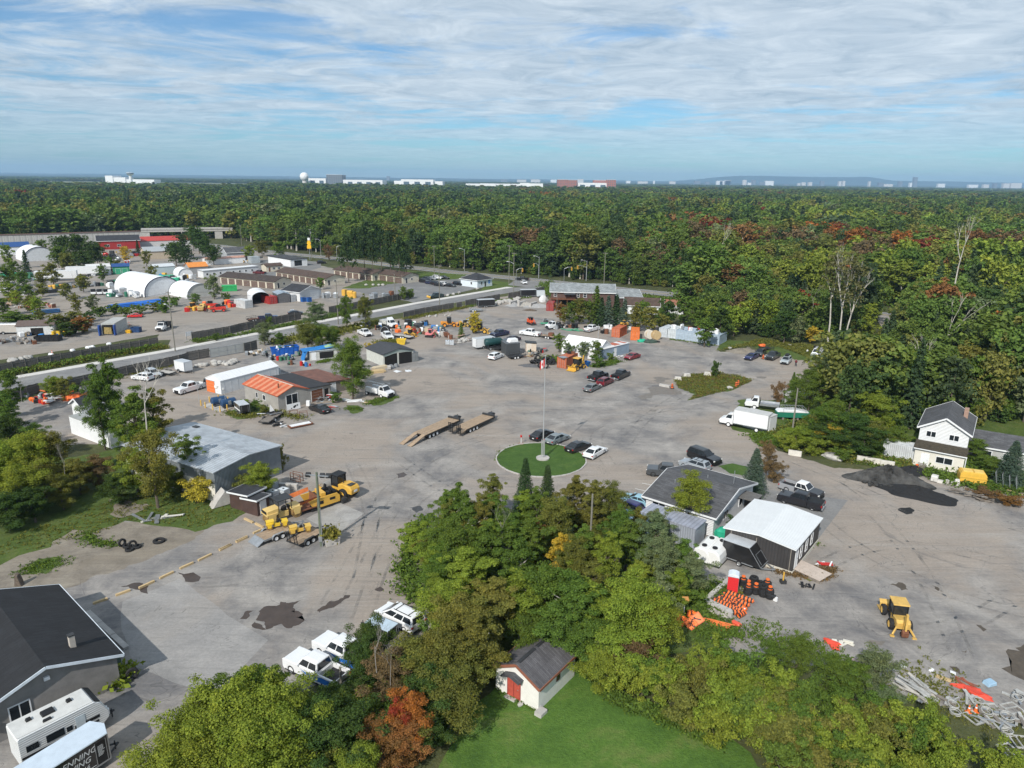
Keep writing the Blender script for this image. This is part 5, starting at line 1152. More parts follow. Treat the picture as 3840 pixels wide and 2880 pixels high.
for x,y,b in near+near:
 if y>420:continue
 x+=rg.uniform(-4,4);y+=rg.uniform(-5.5,3);C_.append((x,y,elev(y)));I_.append(0);RZ.append(rg.uniform(0,6));w_=rg.uniform(3,5.5)/3.8;SCL.append((w_,w_,rg.uniform(.8,1.9)));q=TINT[rg.choice(('green','deep','olive','green'))];j=rg.uniform(.8,1.1);TT.append((q[0]*j,q[1]*j,q[2]*j,1))
me=bpy.data.meshes.new('woodland');me.from_pydata(C_,[],[])
def attr(n_,ty,vals,key):
 a=me.attributes.new(n_,ty,'POINT');a.data.foreach_set(key,np.array(vals).ravel())
attr('pick','INT',np.array(I_,dtype=np.int32),'value');attr('rz','FLOAT',np.array(RZ,dtype=np.float32),'value');attr('scl','FLOAT_VECTOR',np.array(SCL,dtype=np.float32),'vector');attr('tint','FLOAT_COLOR',np.array(TT,dtype=np.float32),'color')
wo=link('woodland',me);tag(wo,'deep mixed wood reaching to the horizon behind the highway','wood',kind='stuff')
ng=bpy.data.node_groups.new('woodland','GeometryNodeTree');ng.interface.new_socket('Geometry',in_out='INPUT',socket_type='NodeSocketGeometry');ng.interface.new_socket('Geometry',in_out='OUTPUT',socket_type='NodeSocketGeometry')
gi=ng.nodes.new('NodeGroupInput');go=ng.nodes.new('NodeGroupOutput');ci=ng.nodes.new('GeometryNodeCollectionInfo');ci.inputs['Collection'].default_value=pc;ci.inputs['Separate Children'].default_value=True;ci.inputs['Reset Children'].default_value=True
ip=ng.nodes.new('GeometryNodeInstanceOnPoints');ip.inputs['Pick Instance'].default_value=True
def na(n_,ty):a=ng.nodes.new('GeometryNodeInputNamedAttribute');a.data_type=ty;a.inputs['Name'].default_value=n_;return[o for o in a.outputs if o.enabled][0]
cz=ng.nodes.new('ShaderNodeCombineXYZ');ng.links.new(na('rz','FLOAT'),cz.inputs[2])
ng.links.new(gi.outputs[0],ip.inputs['Points']);ng.links.new(ci.outputs[0],ip.inputs['Instance']);ng.links.new(na('pick','INT'),ip.inputs['Instance Index']);ng.links.new(cz.outputs[0],ip.inputs['Rotation']);ng.links.new(na('scl','FLOAT_VECTOR'),ip.inputs['Scale']);ng.links.new(ip.outputs[0],go.inputs[0])
wo.modifiers.new('woodland','NODES').node_group=ng
# ================================================================ foreground: buildings
def lettering(par,s,size,loc,rot,m,shear=.0,ex=.004,name='lettering',align='CENTER'):
 c=bpy.data.curves.new(name,'FONT');c.body=s;c.size=size;c.extrude=ex;c.shear=shear;c.align_x=align;c.materials.append(m);c.resolution_u=2;o=bpy.data.objects.new(name,c);COL.objects.link(o);me=bpy.data.meshes.new_from_object(o);bpy.data.objects.remove(o);o=link(name,me,par);o.location=loc;o.rotation_euler=rot;return o
def polar(p,a,d):return Vector((p[0]+cos(radians(a))*d,p[1]+sin(radians(a))*d,0))
SHD=shingle('dark_shingles',(.032,.034,.040));SHG=shingle('grey_shingles',(.085,.086,.092));SHB=shingle('brown_shingles',(.085,.055,.042));SHL=shingle('light_grey_shingles',(.24,.26,.27))
STUC=mat('grey_stucco',(.33,.315,.29),.92,0,.15,.9,.02);SID=ribs('white_siding',(.72,.73,.74),2,.22,.5,0,.015,.03);BLKS=ribs('black_siding',(.045,.042,.042),3,.35,.6,0,.012,.15)
CREAM=mat('cream_stucco',(.66,.63,.56),.9,0,.1,.7,.02);BRN=ribs('brown_boards',(.075,.042,.034),3,.2,.8,0,.015,.2);BEIGE=mat('beige_wall',(.55,.50,.40),.9,0,.08)
# workshop at the lower left
B_=Vector((-33.2,51.3,0));A_=polar(B_,228.7,10.2)
t,L_,ro=bldg('workshop','dark shingled workshop with grey block gable beside the parked camper',A_,B_,15.0,3.1,'gy',1.75,mat('grey_block_wall',(.22,.21,.20),.92,0,.2,.8),shingle('black_shingles',(.016,.017,.020)),.45,[('f',2.3,.9,1.5,1.7,'window',None,WHITE),('r',4,0,2.4,2.4,'door',DSTEEL),('r',9,.9,1.3,1.0,'window')],trim=mat('blue_white_trim',(.62,.68,.74),.5))
c=MB();c.box(L_*.74,L_*.74+.42,2.0,2.42,4.0,5.15);c.build('chimney',mat('chimney_buff',(.45,.41,.36),.9),ro);c=MB();c.box(L_*.74-.04,L_*.74+.46,1.96,2.46,5.15,5.24);c.build('chimney_cap',DSTEEL,ro)
MB().box(.6,1.25,-.42,-.02,1.6,2.05).build('air_conditioner',WHITE,t);MB().box(4.9,5.3,-.22,-.02,3.6,3.9).build('flood_light',WHITE,t);MB().box(L_+.05,L_+.9,2.0,3.4,0,1.5).build('bin_cabinet',mat('green_cabinet',(.10,.14,.13),.6),t)
win('K');tyre(at(1060,950),'single tyre leaning at the corner of the dark-roofed workshop',.55,False,radians(40))
kb=thing('concrete_kerb','low concrete kerb along the side of the dark-roofed workshop','kerb',at(700,420),ang(at(700,420),at(1010,710)))
L2=(at(1010,710)-at(700,420)).length
for i in range(6):MB().box(L2*i/6+.02,L2*(i+1)/6-.02,-.25,.25,0,.22+RND.uniform(-.02,.02)).build('kerb_block',CONC,kb)
# camper trailer
t=thing('camper_trailer','white camper trailer with black graphics parked against the grey gable','trailer',(-34.35,44.6,0),radians(50.5));W2,L2,H2=1.2,2.75,3.0
m=MB();m.slab([(-L2,.55),(L2-.1,.55),(L2+.55,1.1),(L2+.6,1.6),(L2+.1,2.7),(L2-.35,H2),(-L2+.1,H2),(-L2,H2-.15)],-W2,W2,.06);m.build('body',ribs('camper_cladding',(.72,.73,.73),2,.18,.4,0,.008,.03),t)
MB().box(-L2+.05,L2-.4,-W2+.08,W2-.08,H2+.003,H2+.05).build('roof',mat('camper_roof',(.56,.56,.54),.5,0,.12,1),t)
MB().slab([(L2-.3,H2+.004),(L2+.05,2.75),(L2+.1,2.8),(L2-.28,H2+.06)],-W2+.05,W2-.05).build('front_cap',BLACK,t)
for x,y,sx,sy in((-.3,.15,.9,.65),(-1.5,.35,.4,.35),(1.2,.3,.38,.38),(-.6,-.7,.6,.22)):MB().slab([(x-sx/2,H2+.05),(x+sx/2,H2+.05),(x+sx/2-.05,H2+.2),(x-sx/2+.05,H2+.2)],y-sy/2,y+sy/2,.02).build('roof_vent',BLACK,t)
for x0,x1,z0,z1 in((-L2+.1,L2-.2,1.15,1.35),(-1.2,-.1,.95,1.15),(.9,L2-.1,1.5,1.75)):MB().box(x0,x1,-W2-.012,-W2-.001,z0,z1).build('stripe',BLACK,t)
for x0,x1,z0,z1 in((-1.0,.2,1.55,2.15),(-2.3,-1.5,1.6,2.1),(.35,.75,1.6,2.0)):MB().box(x0,x1,-W2-.02,-W2-.002,z0,z1).build('side_window',GLASS,t)
MB().box(1.0,1.65,-W2-.025,-W2-.002,.62,2.45).build('door',mat('camper_door',(.55,.62,.66),.35),t);MB().box(1.5,1.6,-W2-.06,-W2-.026,1.4,1.5).build('handle',BLACK,t)
for x in(-.55,.25):
 for sg in(-1,1):wheel(t,x,sg*1.05,.34)
m=MB();m.beam((L2-.2,-.7,.6),(L2+1.3,0,.55),.1);m.beam((L2-.2,.7,.6),(L2+1.3,0,.55),.1);m.cyl((L2+1.1,0,0),(L2+1.1,0,.8),.05);m.build('tongue',DSTEEL,t);m=MB();m.cyl((L2+.75,-.18,.62),(L2+.75,-.18,1.1),.16);m.cyl((L2+.75,.18,.62),(L2+.75,.18,1.1),.16);m.build('gas_bottle',WHITE,t)
lettering(t,'STX',.36,(-1.75,-W2-.02,1.72),(pi/2,0,0),DSTEEL,.3)
def brenning(t,y,d,H,h):
 for s_,z,q in(('BRENNING',1.38,.62),('PAVING',.80,.62),('822-1316',.28,.5)):lettering(t,s_,q,(.35,-y-.008,d+z),(pi/2,0,0),WHITE,.28)
 MB().box(-1.3,1.75,-y-.012,-y-.002,d+.17,d+.21).build('underline',WHITE,t)
 MB().box(1.85,2.6,-y-.014,-y-.002,d+.12,d+1.9).build('side_door',BLACK,t);f=MB()
 for x in(1.83,2.6):f.box(x,x+.04,-y-.02,-y-.001,d+.1,d+1.92)
 f.build('door_trim',STEEL,t)
 for i in range(9):MB().box(2.0,2.0+RND.uniform(.3,.5),-y-.018,-y-.0145,d+.75+i*.1,d+.79+i*.1).build('small_print',WHITE,t)
enclosed((-31.75,41.0,0),radians(59),5.6,2.25,2.15,(.014,.014,.016),'black enclosed trailer with white paving lettering beside the camper',.45,2,mat('pale_roof',(.58,.66,.74),.35,.2,.08),STEEL,text=brenning)
# pump house on the lawn
A_=Vector((-1.05,51.4,0));t,L_,ro=bldg('pump_house','small white pump house with red door standing on the lawn',A_,(2.5,48.75),5.55,2.35,'gy',1.15,mat('white_render',(.72,.70,.66),.85,0,.08,1.2,.01),shingle('pump_house_shingles',(.105,.10,.105)),.22,[('f',1.3,.12,1.25,1.95,'door',mat('faded_red_door',(.42,.075,.05),.7,0,.25,2),mat('red_frame',(.3,.05,.04))),('r',2.6,1.25,.55,.75,'window',None,mat('brown_frame',(.18,.09,.06)))],trim=mat('rust_fascia',(.26,.10,.06),.7,0,.2))
MB().box(1.88,1.94,-.066,-.031,.15,2.05).build('door_seam',mat('red_frame',(.3,.05,.04)),t)
m=MB();roofslab(m,[(1.0,-.75,2.3),(1.95,-.75,2.62),(1.95,.0,2.62),(1.0,.0,2.3)],.06);roofslab(m,[(1.95,-.75,2.62),(2.9,-.75,2.3),(2.9,0,2.3),(1.95,0,2.62)],.06);m.build('door_canopy',SHG,t)
for q in range(2):m=MB();m.box(L_/2-.16,L_/2+.16,.2+q*2.6,2.5+q*2.6,3.58,3.64);m.build('ridge_vent',DSTEEL,ro)
win('O');solo(MB().slab([(-.5,0),(.5,0),(.45,.3),(-.45,.32)],-.35,.35,.05).build('concrete_step',CONC),'grey concrete block at the corner of the white pump house','block',at(485,1225),radians(52));solo(MB().slab([(-.55,0),(.55,0),(.5,.14),(-.5,.14)],-.2,.2,.03).build('door_step',CONC),'long concrete step lying before the red door','step',at(240,1105),radians(-37));rock(at(320,1160),.45,'small grey stone in the grass near the red door')
# bungalow office
A_=Vector((17.7,85.0,0));t,L_,ro=bldg('bungalow_office','white bungalow with charcoal shingled roof beside the parking stalls',A_,polar(A_,-38.5,9.3),13.0,2.7,'gx',1.5,SID,SHG,.45,[('f',.9,1.05,1.9,1.3),('f',3.3,1.6,.6,.5),('r',3,1.0,1.5,1.2),('r',8,1.0,1.2,1.1)],trim=WHITE)
for x,y,z in((5.0,7.5,4.05),(2.0,4.0,3.7)):MB().cyl((x,y,z),(x,y,z+.5),.07).build('roof_vent',STEEL,ro)
MB().cyl((8.2,8.5,3.8),(8.2,8.5,5.7),.045).build('antenna_mast',STEEL,ro)
dk=thing('wooden_deck','brown railed deck behind the white bungalow near the grey containers','deck',polar(A_,-38.5,2.6),radians(-38.5));MB().box(0,5,-1.6,-.1,.7,.82).build('deck_floor',WOOD,dk)
for i in range(26):MB().box(.05+i*.19,.11+i*.19,-1.6,-1.56,.82,1.7).build('baluster',mat('brown_rail',(.14,.06,.04),.7),dk)
MB().box(0,5,-1.63,-1.53,1.7,1.78).build('handrail',mat('brown_rail',(.14,.06,.04),.7),dk)
p0=Vector((25.3,75.7,0));q0=polar(p0,51.5,3.2)
cn=thing('covered_link','low flat-roofed link between the bungalow and the black cabin','passage',polar(A_,-38.5,9.4)+Vector((cos(radians(51.5))*7.5,sin(radians(51.5))*7.5,0)),radians(-38.5));MB().box(0,2.2,0,2.6,2.55,2.7).build('roof',mat('tar_roof',(.13,.125,.12),.9,0,.3),cn);MB().box(0,2.2,2.3,2.4,0,2.55).build('wall',BLKS,cn)
# black cabin with white roof
A_=Vector((25.25,75.5,0));t,L_,ro=bldg('black_cabin','black clad portable office with bright white metal roof and timber deck',A_,polar(A_,-38.3,8.0),9.7,3.1,'gy',.42,BLKS,ribs('white_roof_sheet',(.74,.76,.77),1,.3,.35,0,.015,.03),.22,[('f',1.1,1.3,.95,1.25),('r',.5,.5,.9,2.05,'door',WHITE),('r',2.2,1.0,.8,1.5),('r',4.2,1.0,.8,1.5),('r',6.2,1.0,.8,1.5)],found=(.38,mat('pale_skirt',(.55,.52,.45),.85)))
for u in(.7,3.7,7.6):MB().box(u,u+.06,-.03,-.002,.4,3.1).build('joint_batten',mat('batten',(.3,.27,.23),.8),t)
win('U');P=[at(1420,190),at(1890,410),at(2030,215),at(1570,80)];dk=thing('timber_deck','bare timber deck platform at the corner of the black cabin','deck',P[0],ang(P[0],P[1]));LD=(P[1]-P[0]).length;WD=(P[3]-P[0]).length*.95
for i in range(14):MB().box(.0,LD,WD*i/14+.008,WD*(i+1)/14-.008,.36,.42+.004*(i%3)).build('deck_board',mat('deck_pale',(.50,.42,.36),.85,0,.12,2),dk)
for y in(.05,WD/2,WD-.15):MB().box(.05,LD-.05,y,y+.1,0,.355).build('joist',WOOD,dk)
# snowmobile trailer, water tanks, toilet
c_=at(975,190);enclosed(at(860,165)+Vector((.25,.9,0)),radians(-40),4.6,2.45,2.05,(.010,.010,.011),'black wedge-nosed enclosed trailer parked before the black cabin',slope=True,axles=1)
win('Q')
for q,lab in((55,'white oblong water tank with black lids nearer the black trailer'),(-15,'white oblong water tank with black lids nearer the grey containers')):
 b=at(100+q,1075+(0 if q>0 else-20));t=thing('water_tank',lab,'tank',(b.x+.2,b.y+.4,0),radians(53));m=MB();prof=[(-.95,.15),(.95,.15),(1.0,.9),(.85,1.5),(.45,1.85),(-.45,1.85),(-.85,1.5),(-1.0,.9)]
 m.M=Matrix.Rotation(pi/2,4,'Z');m.slab(prof,-2.0,2.0,.15);m.build('shell',mat('tank_white',(.74,.74,.72),.4,0,.04),t,False);
 for x in(-1.1,1.1):MB().cyl((x,0,1.84),(x,0,1.98),.3,14).build('lid',BLACK,t)
 f=MB();f.box(-2.0,2.0,-1.0,1.0,0,.14);f.build('skid',DSTEEL,t)
win('U');b=at(700,560);t=thing('portable_toilet','red portable toilet with pale domed roof beside the tyre stacks','toilet',b+Vector((.1,.75,0)),radians(-20));MB().box(-.55,.55,-.55,.55,.12,2.0).build('cabin',mat('toilet_grey',(.22,.23,.24),.5),t)
MB().box(-.54,.54,-.585,-.552,.2,1.95).build('side_panel',mat('toilet_red',(.62,.03,.035),.45,0,.05),t)
for i in range(5):MB().box(-.54,.54,-.6,-.587,.45+i*.3,.48+i*.3).build('panel_rib',mat('toilet_red',(.62,.03,.035)),t)
MB().box(.552,.585,-.4,.4,.2,1.9).build('door',mat('toilet_door',(.16,.165,.175),.5),t);MB().slab([(-.6,2.0),(.6,2.0),(.5,2.18),(.2,2.3),(-.2,2.3),(-.5,2.18)],-.6,.6,.05).build('roof',mat('toilet_roof',(.62,.68,.74),.4),t);MB().box(-.55,.55,-.55,.55,0,.11).build('skid',BLACK,t)
# tyre and drum-base stacks
tg='ring stacks by the portable toilet'
for(x,y),n,top in(((900,540),4,1),((1005,535),4,1),((1105,570),6,0),((1195,600),5,1),((905,450),2,1),((975,400),4,0),((1070,430),2,0),((1165,450),3,1),((830,430),4,1)):
 b=at(x,y)
 for i in range(n):tyre((b.x+RND.uniform(-.05,.05),b.y+RND.uniform(-.05,.05),.2*i),'grey rubber drum-base ring in the stacks by the portable toilet',.46,True,0,tg)
 if top:traffic_drum((b.x,b.y,.2*n-.55),'orange and black traffic drum standing inside a stack of rubber rings',group='drums in ring stacks',base=False)
 # laid-down traffic drums
win('U');k=0
for r_ in range(4):
 for i in range(9-r_):
  p=at(400+i*66+r_*60,640-i*4+r_*38)if False else at(410,650).lerp(at(940,690),i/9.0).lerp(at(600,560),.0)
  a,b=at(410,640),at(600,545);c,d=at(700,770),at(985,700);u_,v_=i/8.0,r_/3.0;p=a.lerp(b,v_).lerp(c.lerp(d,v_),u_)
  o=traffic_drum((p.x+RND.uniform(-.1,.1),p.y+RND.uniform(-.1,.1),.0+.0*r_),'orange and black traffic drum lying in the rows by the red toilet',True,radians(50)+RND.uniform(-.12,.12),'drums lying in rows',base=False)
for(x,y)in((640,700),(680,830),(760,880),(700,740)):traffic_drum(at(x,y),'orange and black traffic drum fallen out of the rows',True,RND.uniform(0,3),'loose traffic drums',base=False)
def cone(p,lab,s=1.0):
 t=thing('traffic_cone',lab,'cone',p);t.scale=(s,)*3;MB().cyl((0,0,.05),(0,0,.75),.16,10,.03).build('cone_body',ORANGE,t);MB().box(-.2,.2,-.2,.2,0,.05).build('base',ORANGE,t);MB().cyl((0,0,.4),(0,0,.52),.098,10,.076).build('band',WHITE,t)
cone(at(850,800),'single orange traffic cone at the end of the drum rows',1.1)
# stone slabs, sign panels and orange poles
SLABM=mat('paving_slab',(.36,.33,.29),.9,0,.2)
for i in range(22):
 p=at(330,760).lerp(at(640,930),RND.random()).lerp(at(460,860),RND.random()*.5);o=MB().box(-.3,.3,-.3,.3,0,.09).build('stone_slab',SLABM);solo(o,'square grey paving slab tumbled below the concrete ledge','slab',(p.x,p.y,RND.uniform(.02,.3)),0,'tumbled paving slabs');o.rotation_euler=(RND.uniform(-.5,.5),RND.uniform(-.5,.5),RND.uniform(0,3))
P=[at(310,660),at(700,850)];cb=thing('concrete_ledge','weathered concrete ledge below the lying traffic drums','ledge',P[0],ang(*P));LL=(P[1]-P[0]).length
for i in range(4):MB().box(LL*i/4+.02,LL*(i+1)/4-.02,-.35,.35,0,.45).build('ledge_block',CONC,cb)
P=[at(640,380),at(330,650)];cb=thing('concrete_ledge','concrete ledge running up to the red portable toilet','ledge',P[1],ang(P[1],P[0]));LL=(P[1]-P[0]).length
for i in range(5):MB().box(LL*i/5+.02,LL*(i+1)/5-.02,-.25,.25,0,.5).build('ledge_block',CONC,cb)
def sign(p,lab,rz,tilt,kind,s=.75):
 t=thing('road_work_sign',lab,'sign',(p[0],p[1],.55),rz);m=MB();m.face([(0,0,-s),(s,0,0),(0,0,s),(-s,0,0)]);m.face([(0,.03,-s),(-s,.03,0),(0,.03,s),(s,.03,0)]);m.build('panel',mat('sign_orange',(.86,.17,.02),.5,0,.05),t);e=MB()
 for a,b in(((0,-.02,-s),(s,-.02,0)),((s,-.02,0),(0,-.02,s)),((0,-.02,s),(-s,-.02,0)),((-s,-.02,0),(0,-.02,-s))):e.beam(Vector(a)*.9,Vector(b)*.9,.012,.03)
 e.build('border',BLACK,t)
 s_=MB()
 if kind=='arrow':s_.box(-.35,.38,-.03,-.005,-.06,.06);s_.add([(-.5,-.03,0),(-.2,-.03,-.2),(-.2,-.03,.2),(-.5,-.006,0),(-.2,-.006,-.2),(-.2,-.006,.2)],[(0,1,2),(5,4,3),(0,3,4,1),(1,4,5,2),(2,5,3,0)])
 else:s_.beam((-.1,-.02,-.3),(.0,-.02,.1),.02,.09);s_.beam((.0,-.02,.1),(.22,-.02,-.3),.02,.09);s_.beam((0,-.02,.12),(.1,-.02,.3),.02,.1);s_.beam((-.25,-.02,-.1),(.25,-.02,.25),.02,.05);s_.cyl((.14,-.03,.38),(.14,-.005,.38),.08);s_.add([(.2,-.03,-.35),(.48,-.03,-.35),(.34,-.03,-.15)],[(0,1,2)])
 s_.build('symbol',BLACK,t)
 l_=MB();l_.beam((0,.05,-s),(0,.6,-s*.6),.05);l_.beam((-.3,.05,0),(-.3,1.6,-.3),.05);l_.beam((.3,.05,0),(.3,1.6,-.3),.05);l_.build('stand_leg',STEEL,t);t.rotation_euler=(tilt,0,rz);t.location.z=.5
sign(at(110,1010),'orange road-works sign with digging figure, front of the pile',radians(-12),-.75,'man');sign(at(195,950),'orange sign panel with a black arrow in the pile',radians(-20),-.7,'arrow');sign(at(-30,960),'orange road-works sign at the hedge end of the pile',radians(5),-.8,'man');sign(at(120,880),'orange sign panel lying behind the arrow sign',radians(25),-.9,'man',.65)
for i in range(12):
 a,b=at(250+i*12,870+i*8),at(540+i*20,1120-i*6);d=(b-a);o=MB().box(0,d.length*RND.uniform(.8,1),-.06,.06,0,.04).build('orange_board',mat('faded_orange_board',(.72,.20,.06),.7,0,.15));solo(o,'long faded orange barrier board in the fan by the slabs','board',(a.x,a.y,.03+.045*i),ang(a,b)+RND.uniform(-.04,.04),'orange barrier boards')
t=thing('stop_slow_paddle','upright paddle sign on a white post at the hedge','sign',at(10,870));MB().cyl((0,0,0),(0,0,1.9),.05).build('post',WHITE,t);MB().slab([(-.3,1.7),(.3,1.7),(.42,2.0),(.3,2.4),(-.3,2.4),(-.42,2.0)],-.03,.03,.0).build('panel',mat('tan_panel',(.60,.30,.10),.6),t)
o=MB().slab([(-.45,0),(.45,0),(.5,.3),(.3,.42),(-.45,.42)],-.25,.25,.08).build('kayak_nose',mat('orange_red',(.72,.10,.05),.4));solo(o,'orange and white plastic float beside the tumbled slabs','float',at(740,985),radians(-45))
t=thing('yellow_post','yellow marker post with black base near the timber deck','post',at(1385,390));MB().cyl((0,0,0),(0,0,1.3),.09).build('post',YEL,t);MB().box(-.3,.3,-.3,.3,0,.35).build('base',DSTEEL,t)
boards([at(1650,430),at(1810,450)],6,1.2,[BLACK,DSTEEL],'black scrap part lying in the gravel below the deck','black scrap below the deck',wd=(.1,.3),zmax=.15)
boards([at(1880,130),at(2040,180)],6,1.3,[WHITE,WHITE,RED],'white and red board scrap at the far end of the deck','scrap at the deck end',zmax=.5)
junk([at(1110,620),at(1280,640),at(1240,590)],5,[WHITE,DSTEEL,CONC],'small white and black litter by the ring stacks','litter by the ring stacks',(.2,.5))
o=MB();o.blob((0,0,.1),(.9,.35,.3),9,5,.3).blob((.5,-.5,.1),(.5,.3,.2),8,4,.3);solo(o.build('orange_netting',mat('orange_net',(.62,.07,.04),.8,0,.2)),'crumpled red-orange safety netting near the hedge','netting',at(2060,1230),radians(-50))
boards([at(2100,1210),at(2150,1240)],4,.7,[mat('off_white',(.66,.63,.55))],'pale offcut beside the red-orange netting','offcuts by netting',zmax=.08)
# grey flat-roofed containers behind the bungalow
c_=ribs('grey_steel_skin',(.36,.39,.44),3,.3,.45,.2,.02,.08)
A_=Vector((16.3,80.6,0));bldg('grey_store','pale grey flat-roofed steel store behind the bungalow deck',A_,polar(A_,-38.5,7.2),2.9,2.5,'flat',0,c_,ribs('grey_roof_skin',(.34,.36,.43),0,.5,.5,.1,.01,.15),.08,cat='store')
A_=Vector((13.0,79.5,0));bldg('blue_store','faded blue flat-roofed steel store half hidden by trees',A_,polar(A_,-38.5,5.5),2.6,2.3,'flat',0,ribs('blue_steel_skin',(.20,.32,.45),3,.3,.5,.1,.02,.1),ribs('blue_roof_skin',(.25,.38,.52),0,.5,.5,.1,.01,.2),.06,cat='store')
win('N');tyre((16.8,75.2,0),'black tyre lying beside the blue steel store',.5);tyre((17.2,75.7,.25),'black tyre on top of another by the blue store',.5)
win('V');o=MB();o.blob((0,0,.45),(1.0,.75,.75),10,6,.12);solo(o.build('tarp_heap',mat('green_tarp',(.02,.36,.22),.6,0,.15)),'bright green tarpaulin heap at the corner of the black cabin','tarp',at(1800,1640),0)
# ---------------------------------------------------------------- foreground vehicles
def blueside(t,y):
 m=MB();sg=1 if y>0 else-1;yy=y+sg*.012
 m.add([(-2.85,yy,.55),(-.2,yy,.55),(.9,yy,1.0),(-.4,yy,.85),(-1.6,yy,1.1),(-2.85,yy,1.12)],[(0,1,2,3,4,5)if sg<0 else(5,4,3,2,1,0)]);m.build('blue_livery',mat('livery_blue',(.02,.16,.55),.4),t)
win('M')
car('bigpickup',(.74,.75,.76),(655,1020),(440,915),'white crew-cab pickup with blue side graphic, the one nearer the camera','pickup truck',side=blueside)
car('bigpickup',(.74,.75,.76),(875,880),(662,770),'white crew-cab pickup with blue side graphic and black rooftop cover','pickup truck',side=blueside,cover=True,roofm=None)
win('Y');car('minivan',(.76,.77,.78),(738,757),(368,572),'white minivan with roof rails parked beside the grove','minivan',rack=True)
win('M');enclosed(at(1120,640)+Vector((0,.8,0)),radians(150),2.8,1.5,.75,(.03,.03,.033),'low dark trailer with pale blue lid beside the white minivan',0,1,mat('pale_lid',(.50,.60,.68),.3,.2))
win('V')
car('coupe',(.26,.46,.56),(490,1170),(190,1085),'light blue sports coupe parked beside the white bungalow',rimm=BLACK)
car('hatch',(.015,.012,.10),(310,1300),(60,1200),'dark blue hatchback parked in front of the light blue coupe')
car('pickup',(.055,.06,.066),(1030,690),(705,655),'dark grey crew-cab pickup behind the charcoal roof','pickup truck',rimm=DSTEEL,cover=True)
car('suv',(.30,.33,.36),(1430,585),(1160,500),'silver crossover with roof rails beside the black large SUV',rack=True)
car('bigsuv',(.012,.012,.014),(1270,345),(1625,480),'large black SUV parked next to the small grass patch','SUV',rimm=DSTEEL)
win('X')
car('pickup',(.014,.014,.018),(1605,770),(1160,652),'black lifted crew-cab pickup parked behind the black cabin','pickup truck',cover=True)
car('xpickup',(.03,.03,.035),(1175,460),(1610,600),'two-tone pickup with white roof and black bonnet','pickup truck',roofm=WHITE,bedm=paint((.30,.31,.33)))
# backhoe on the open ground
win('R');p=at(1215,690);loader(at(1235,640)+Vector((.2,.3,0)),radians(78),'yellow backhoe loader seen from behind on the open gravel',mat('backhoe_yellow',(.60,.38,.10),.5,0,.2),.86,'backhoe_loader',True)
sheet('tyre_mark',[at(1050,755),at(1170,765),at(1140,790),at(1060,775)],.013,mat('damp_gravel',(.17,.15,.13)),rag=.2,step=.3)
# ================================================================ middle ground
BLK=(.012,.012,.014);NVY=(.012,.018,.055);WHT=(.74,.75,.76);SIL=(.32,.34,.36);GRY=(.14,.15,.155);DRD=(.13,.012,.02)
# flagpole and cars on the round lawn
win('N');b=at(742,490);t=thing('flagpole','tall white flagpole on the round lawn','flagpole',b);m=MB();m.cyl((0,0,.2),(0,0,16.6),.10,10,.05);m.build('pole',mat('pole_white',(.46,.47,.48),.4,.3,.05),t);MB().cyl((0,0,0),(0,0,.3),1.05,16).build('planter_ring',CONC,t)
for sg in(-1,1):MB().cyl((sg*.22,.1,.3),(sg*.22,.1,3.2),.06).build('side_conduit',mat('pole_white',(.7,.7,.7)),t)
MB().blob((0,0,16.7),(.12,.12,.12),8,6,0).build('finial',STEEL,t);win('H');fl=[]
def flagpt(u,v):return(-(.1+u*.7),.08*sin(u*9)*(.4+u),16.3-v*1.25-u*.7-.1*sin(u*7))
for nm,u0,u1,m_ in(('flag_red_bar',0,.27,RED),('flag_white_field',.27,.73,WHITE),('flag_red_bar',.73,1,RED)):
 f=MB();n=6;f.add([flagpt(u0+(u1-u0)*i/n,v)for v in(0,1)for i in range(n+1)],[(i,i+1,n+2+i,n+1+i)for i in range(n)]);f.build(nm,m_,t)
lf=[(.5,.2),(.53,.32),(.58,.3),(.57,.45),(.63,.4),(.62,.5),(.68,.52),(.58,.64),(.60,.70),(.51,.68),(.51,.82),(.49,.82),(.49,.68),(.40,.70),(.42,.64),(.32,.52),(.38,.5),(.37,.4),(.43,.45),(.42,.3),(.47,.32)]
for o_ in(-.012,.012):MB().face([(lambda p:(p[0],p[1]+o_,p[2]))(flagpt(u,v))for u,v in lf]).build('maple_leaf',RED,t)
win('N');t=thing('garden_lamp','small red-topped lamp post at the edge of the round lawn','lamp',at(562,365));MB().cyl((0,0,0),(0,0,1.2),.05).build('post',WHITE,t);MB().cyl((0,0,1.2),(0,0,1.55),.16).build('lantern',RED,t);MB().cyl((0,0,0),(0,0,.15),.55,12).build('flower_ring',mat('earth_ring',(.28,.2,.15)),t)
car('sedan',BLK,(728,338),(808,304),'black sedan at the end of the row by the round lawn');car('sedan',(.18,.21,.22),(850,372),(938,336),'grey-green sedan right of the flagpole by the round lawn');car('sedan',BLK,(1018,442),(1118,402),'black sedan between the grey and the white sedan');car('sedan',WHT,(1175,490),(1250,445),'white sedan with black windows by the round lawn',rimm=BLACK)
# lowboys
win('S');lowboy(at(886,958),at(982,915),'long lowboy trailer with its loading ramps down',True);lowboy(at(976,945),at(1056,908),'lowboy trailer with black ramps standing upright',False)
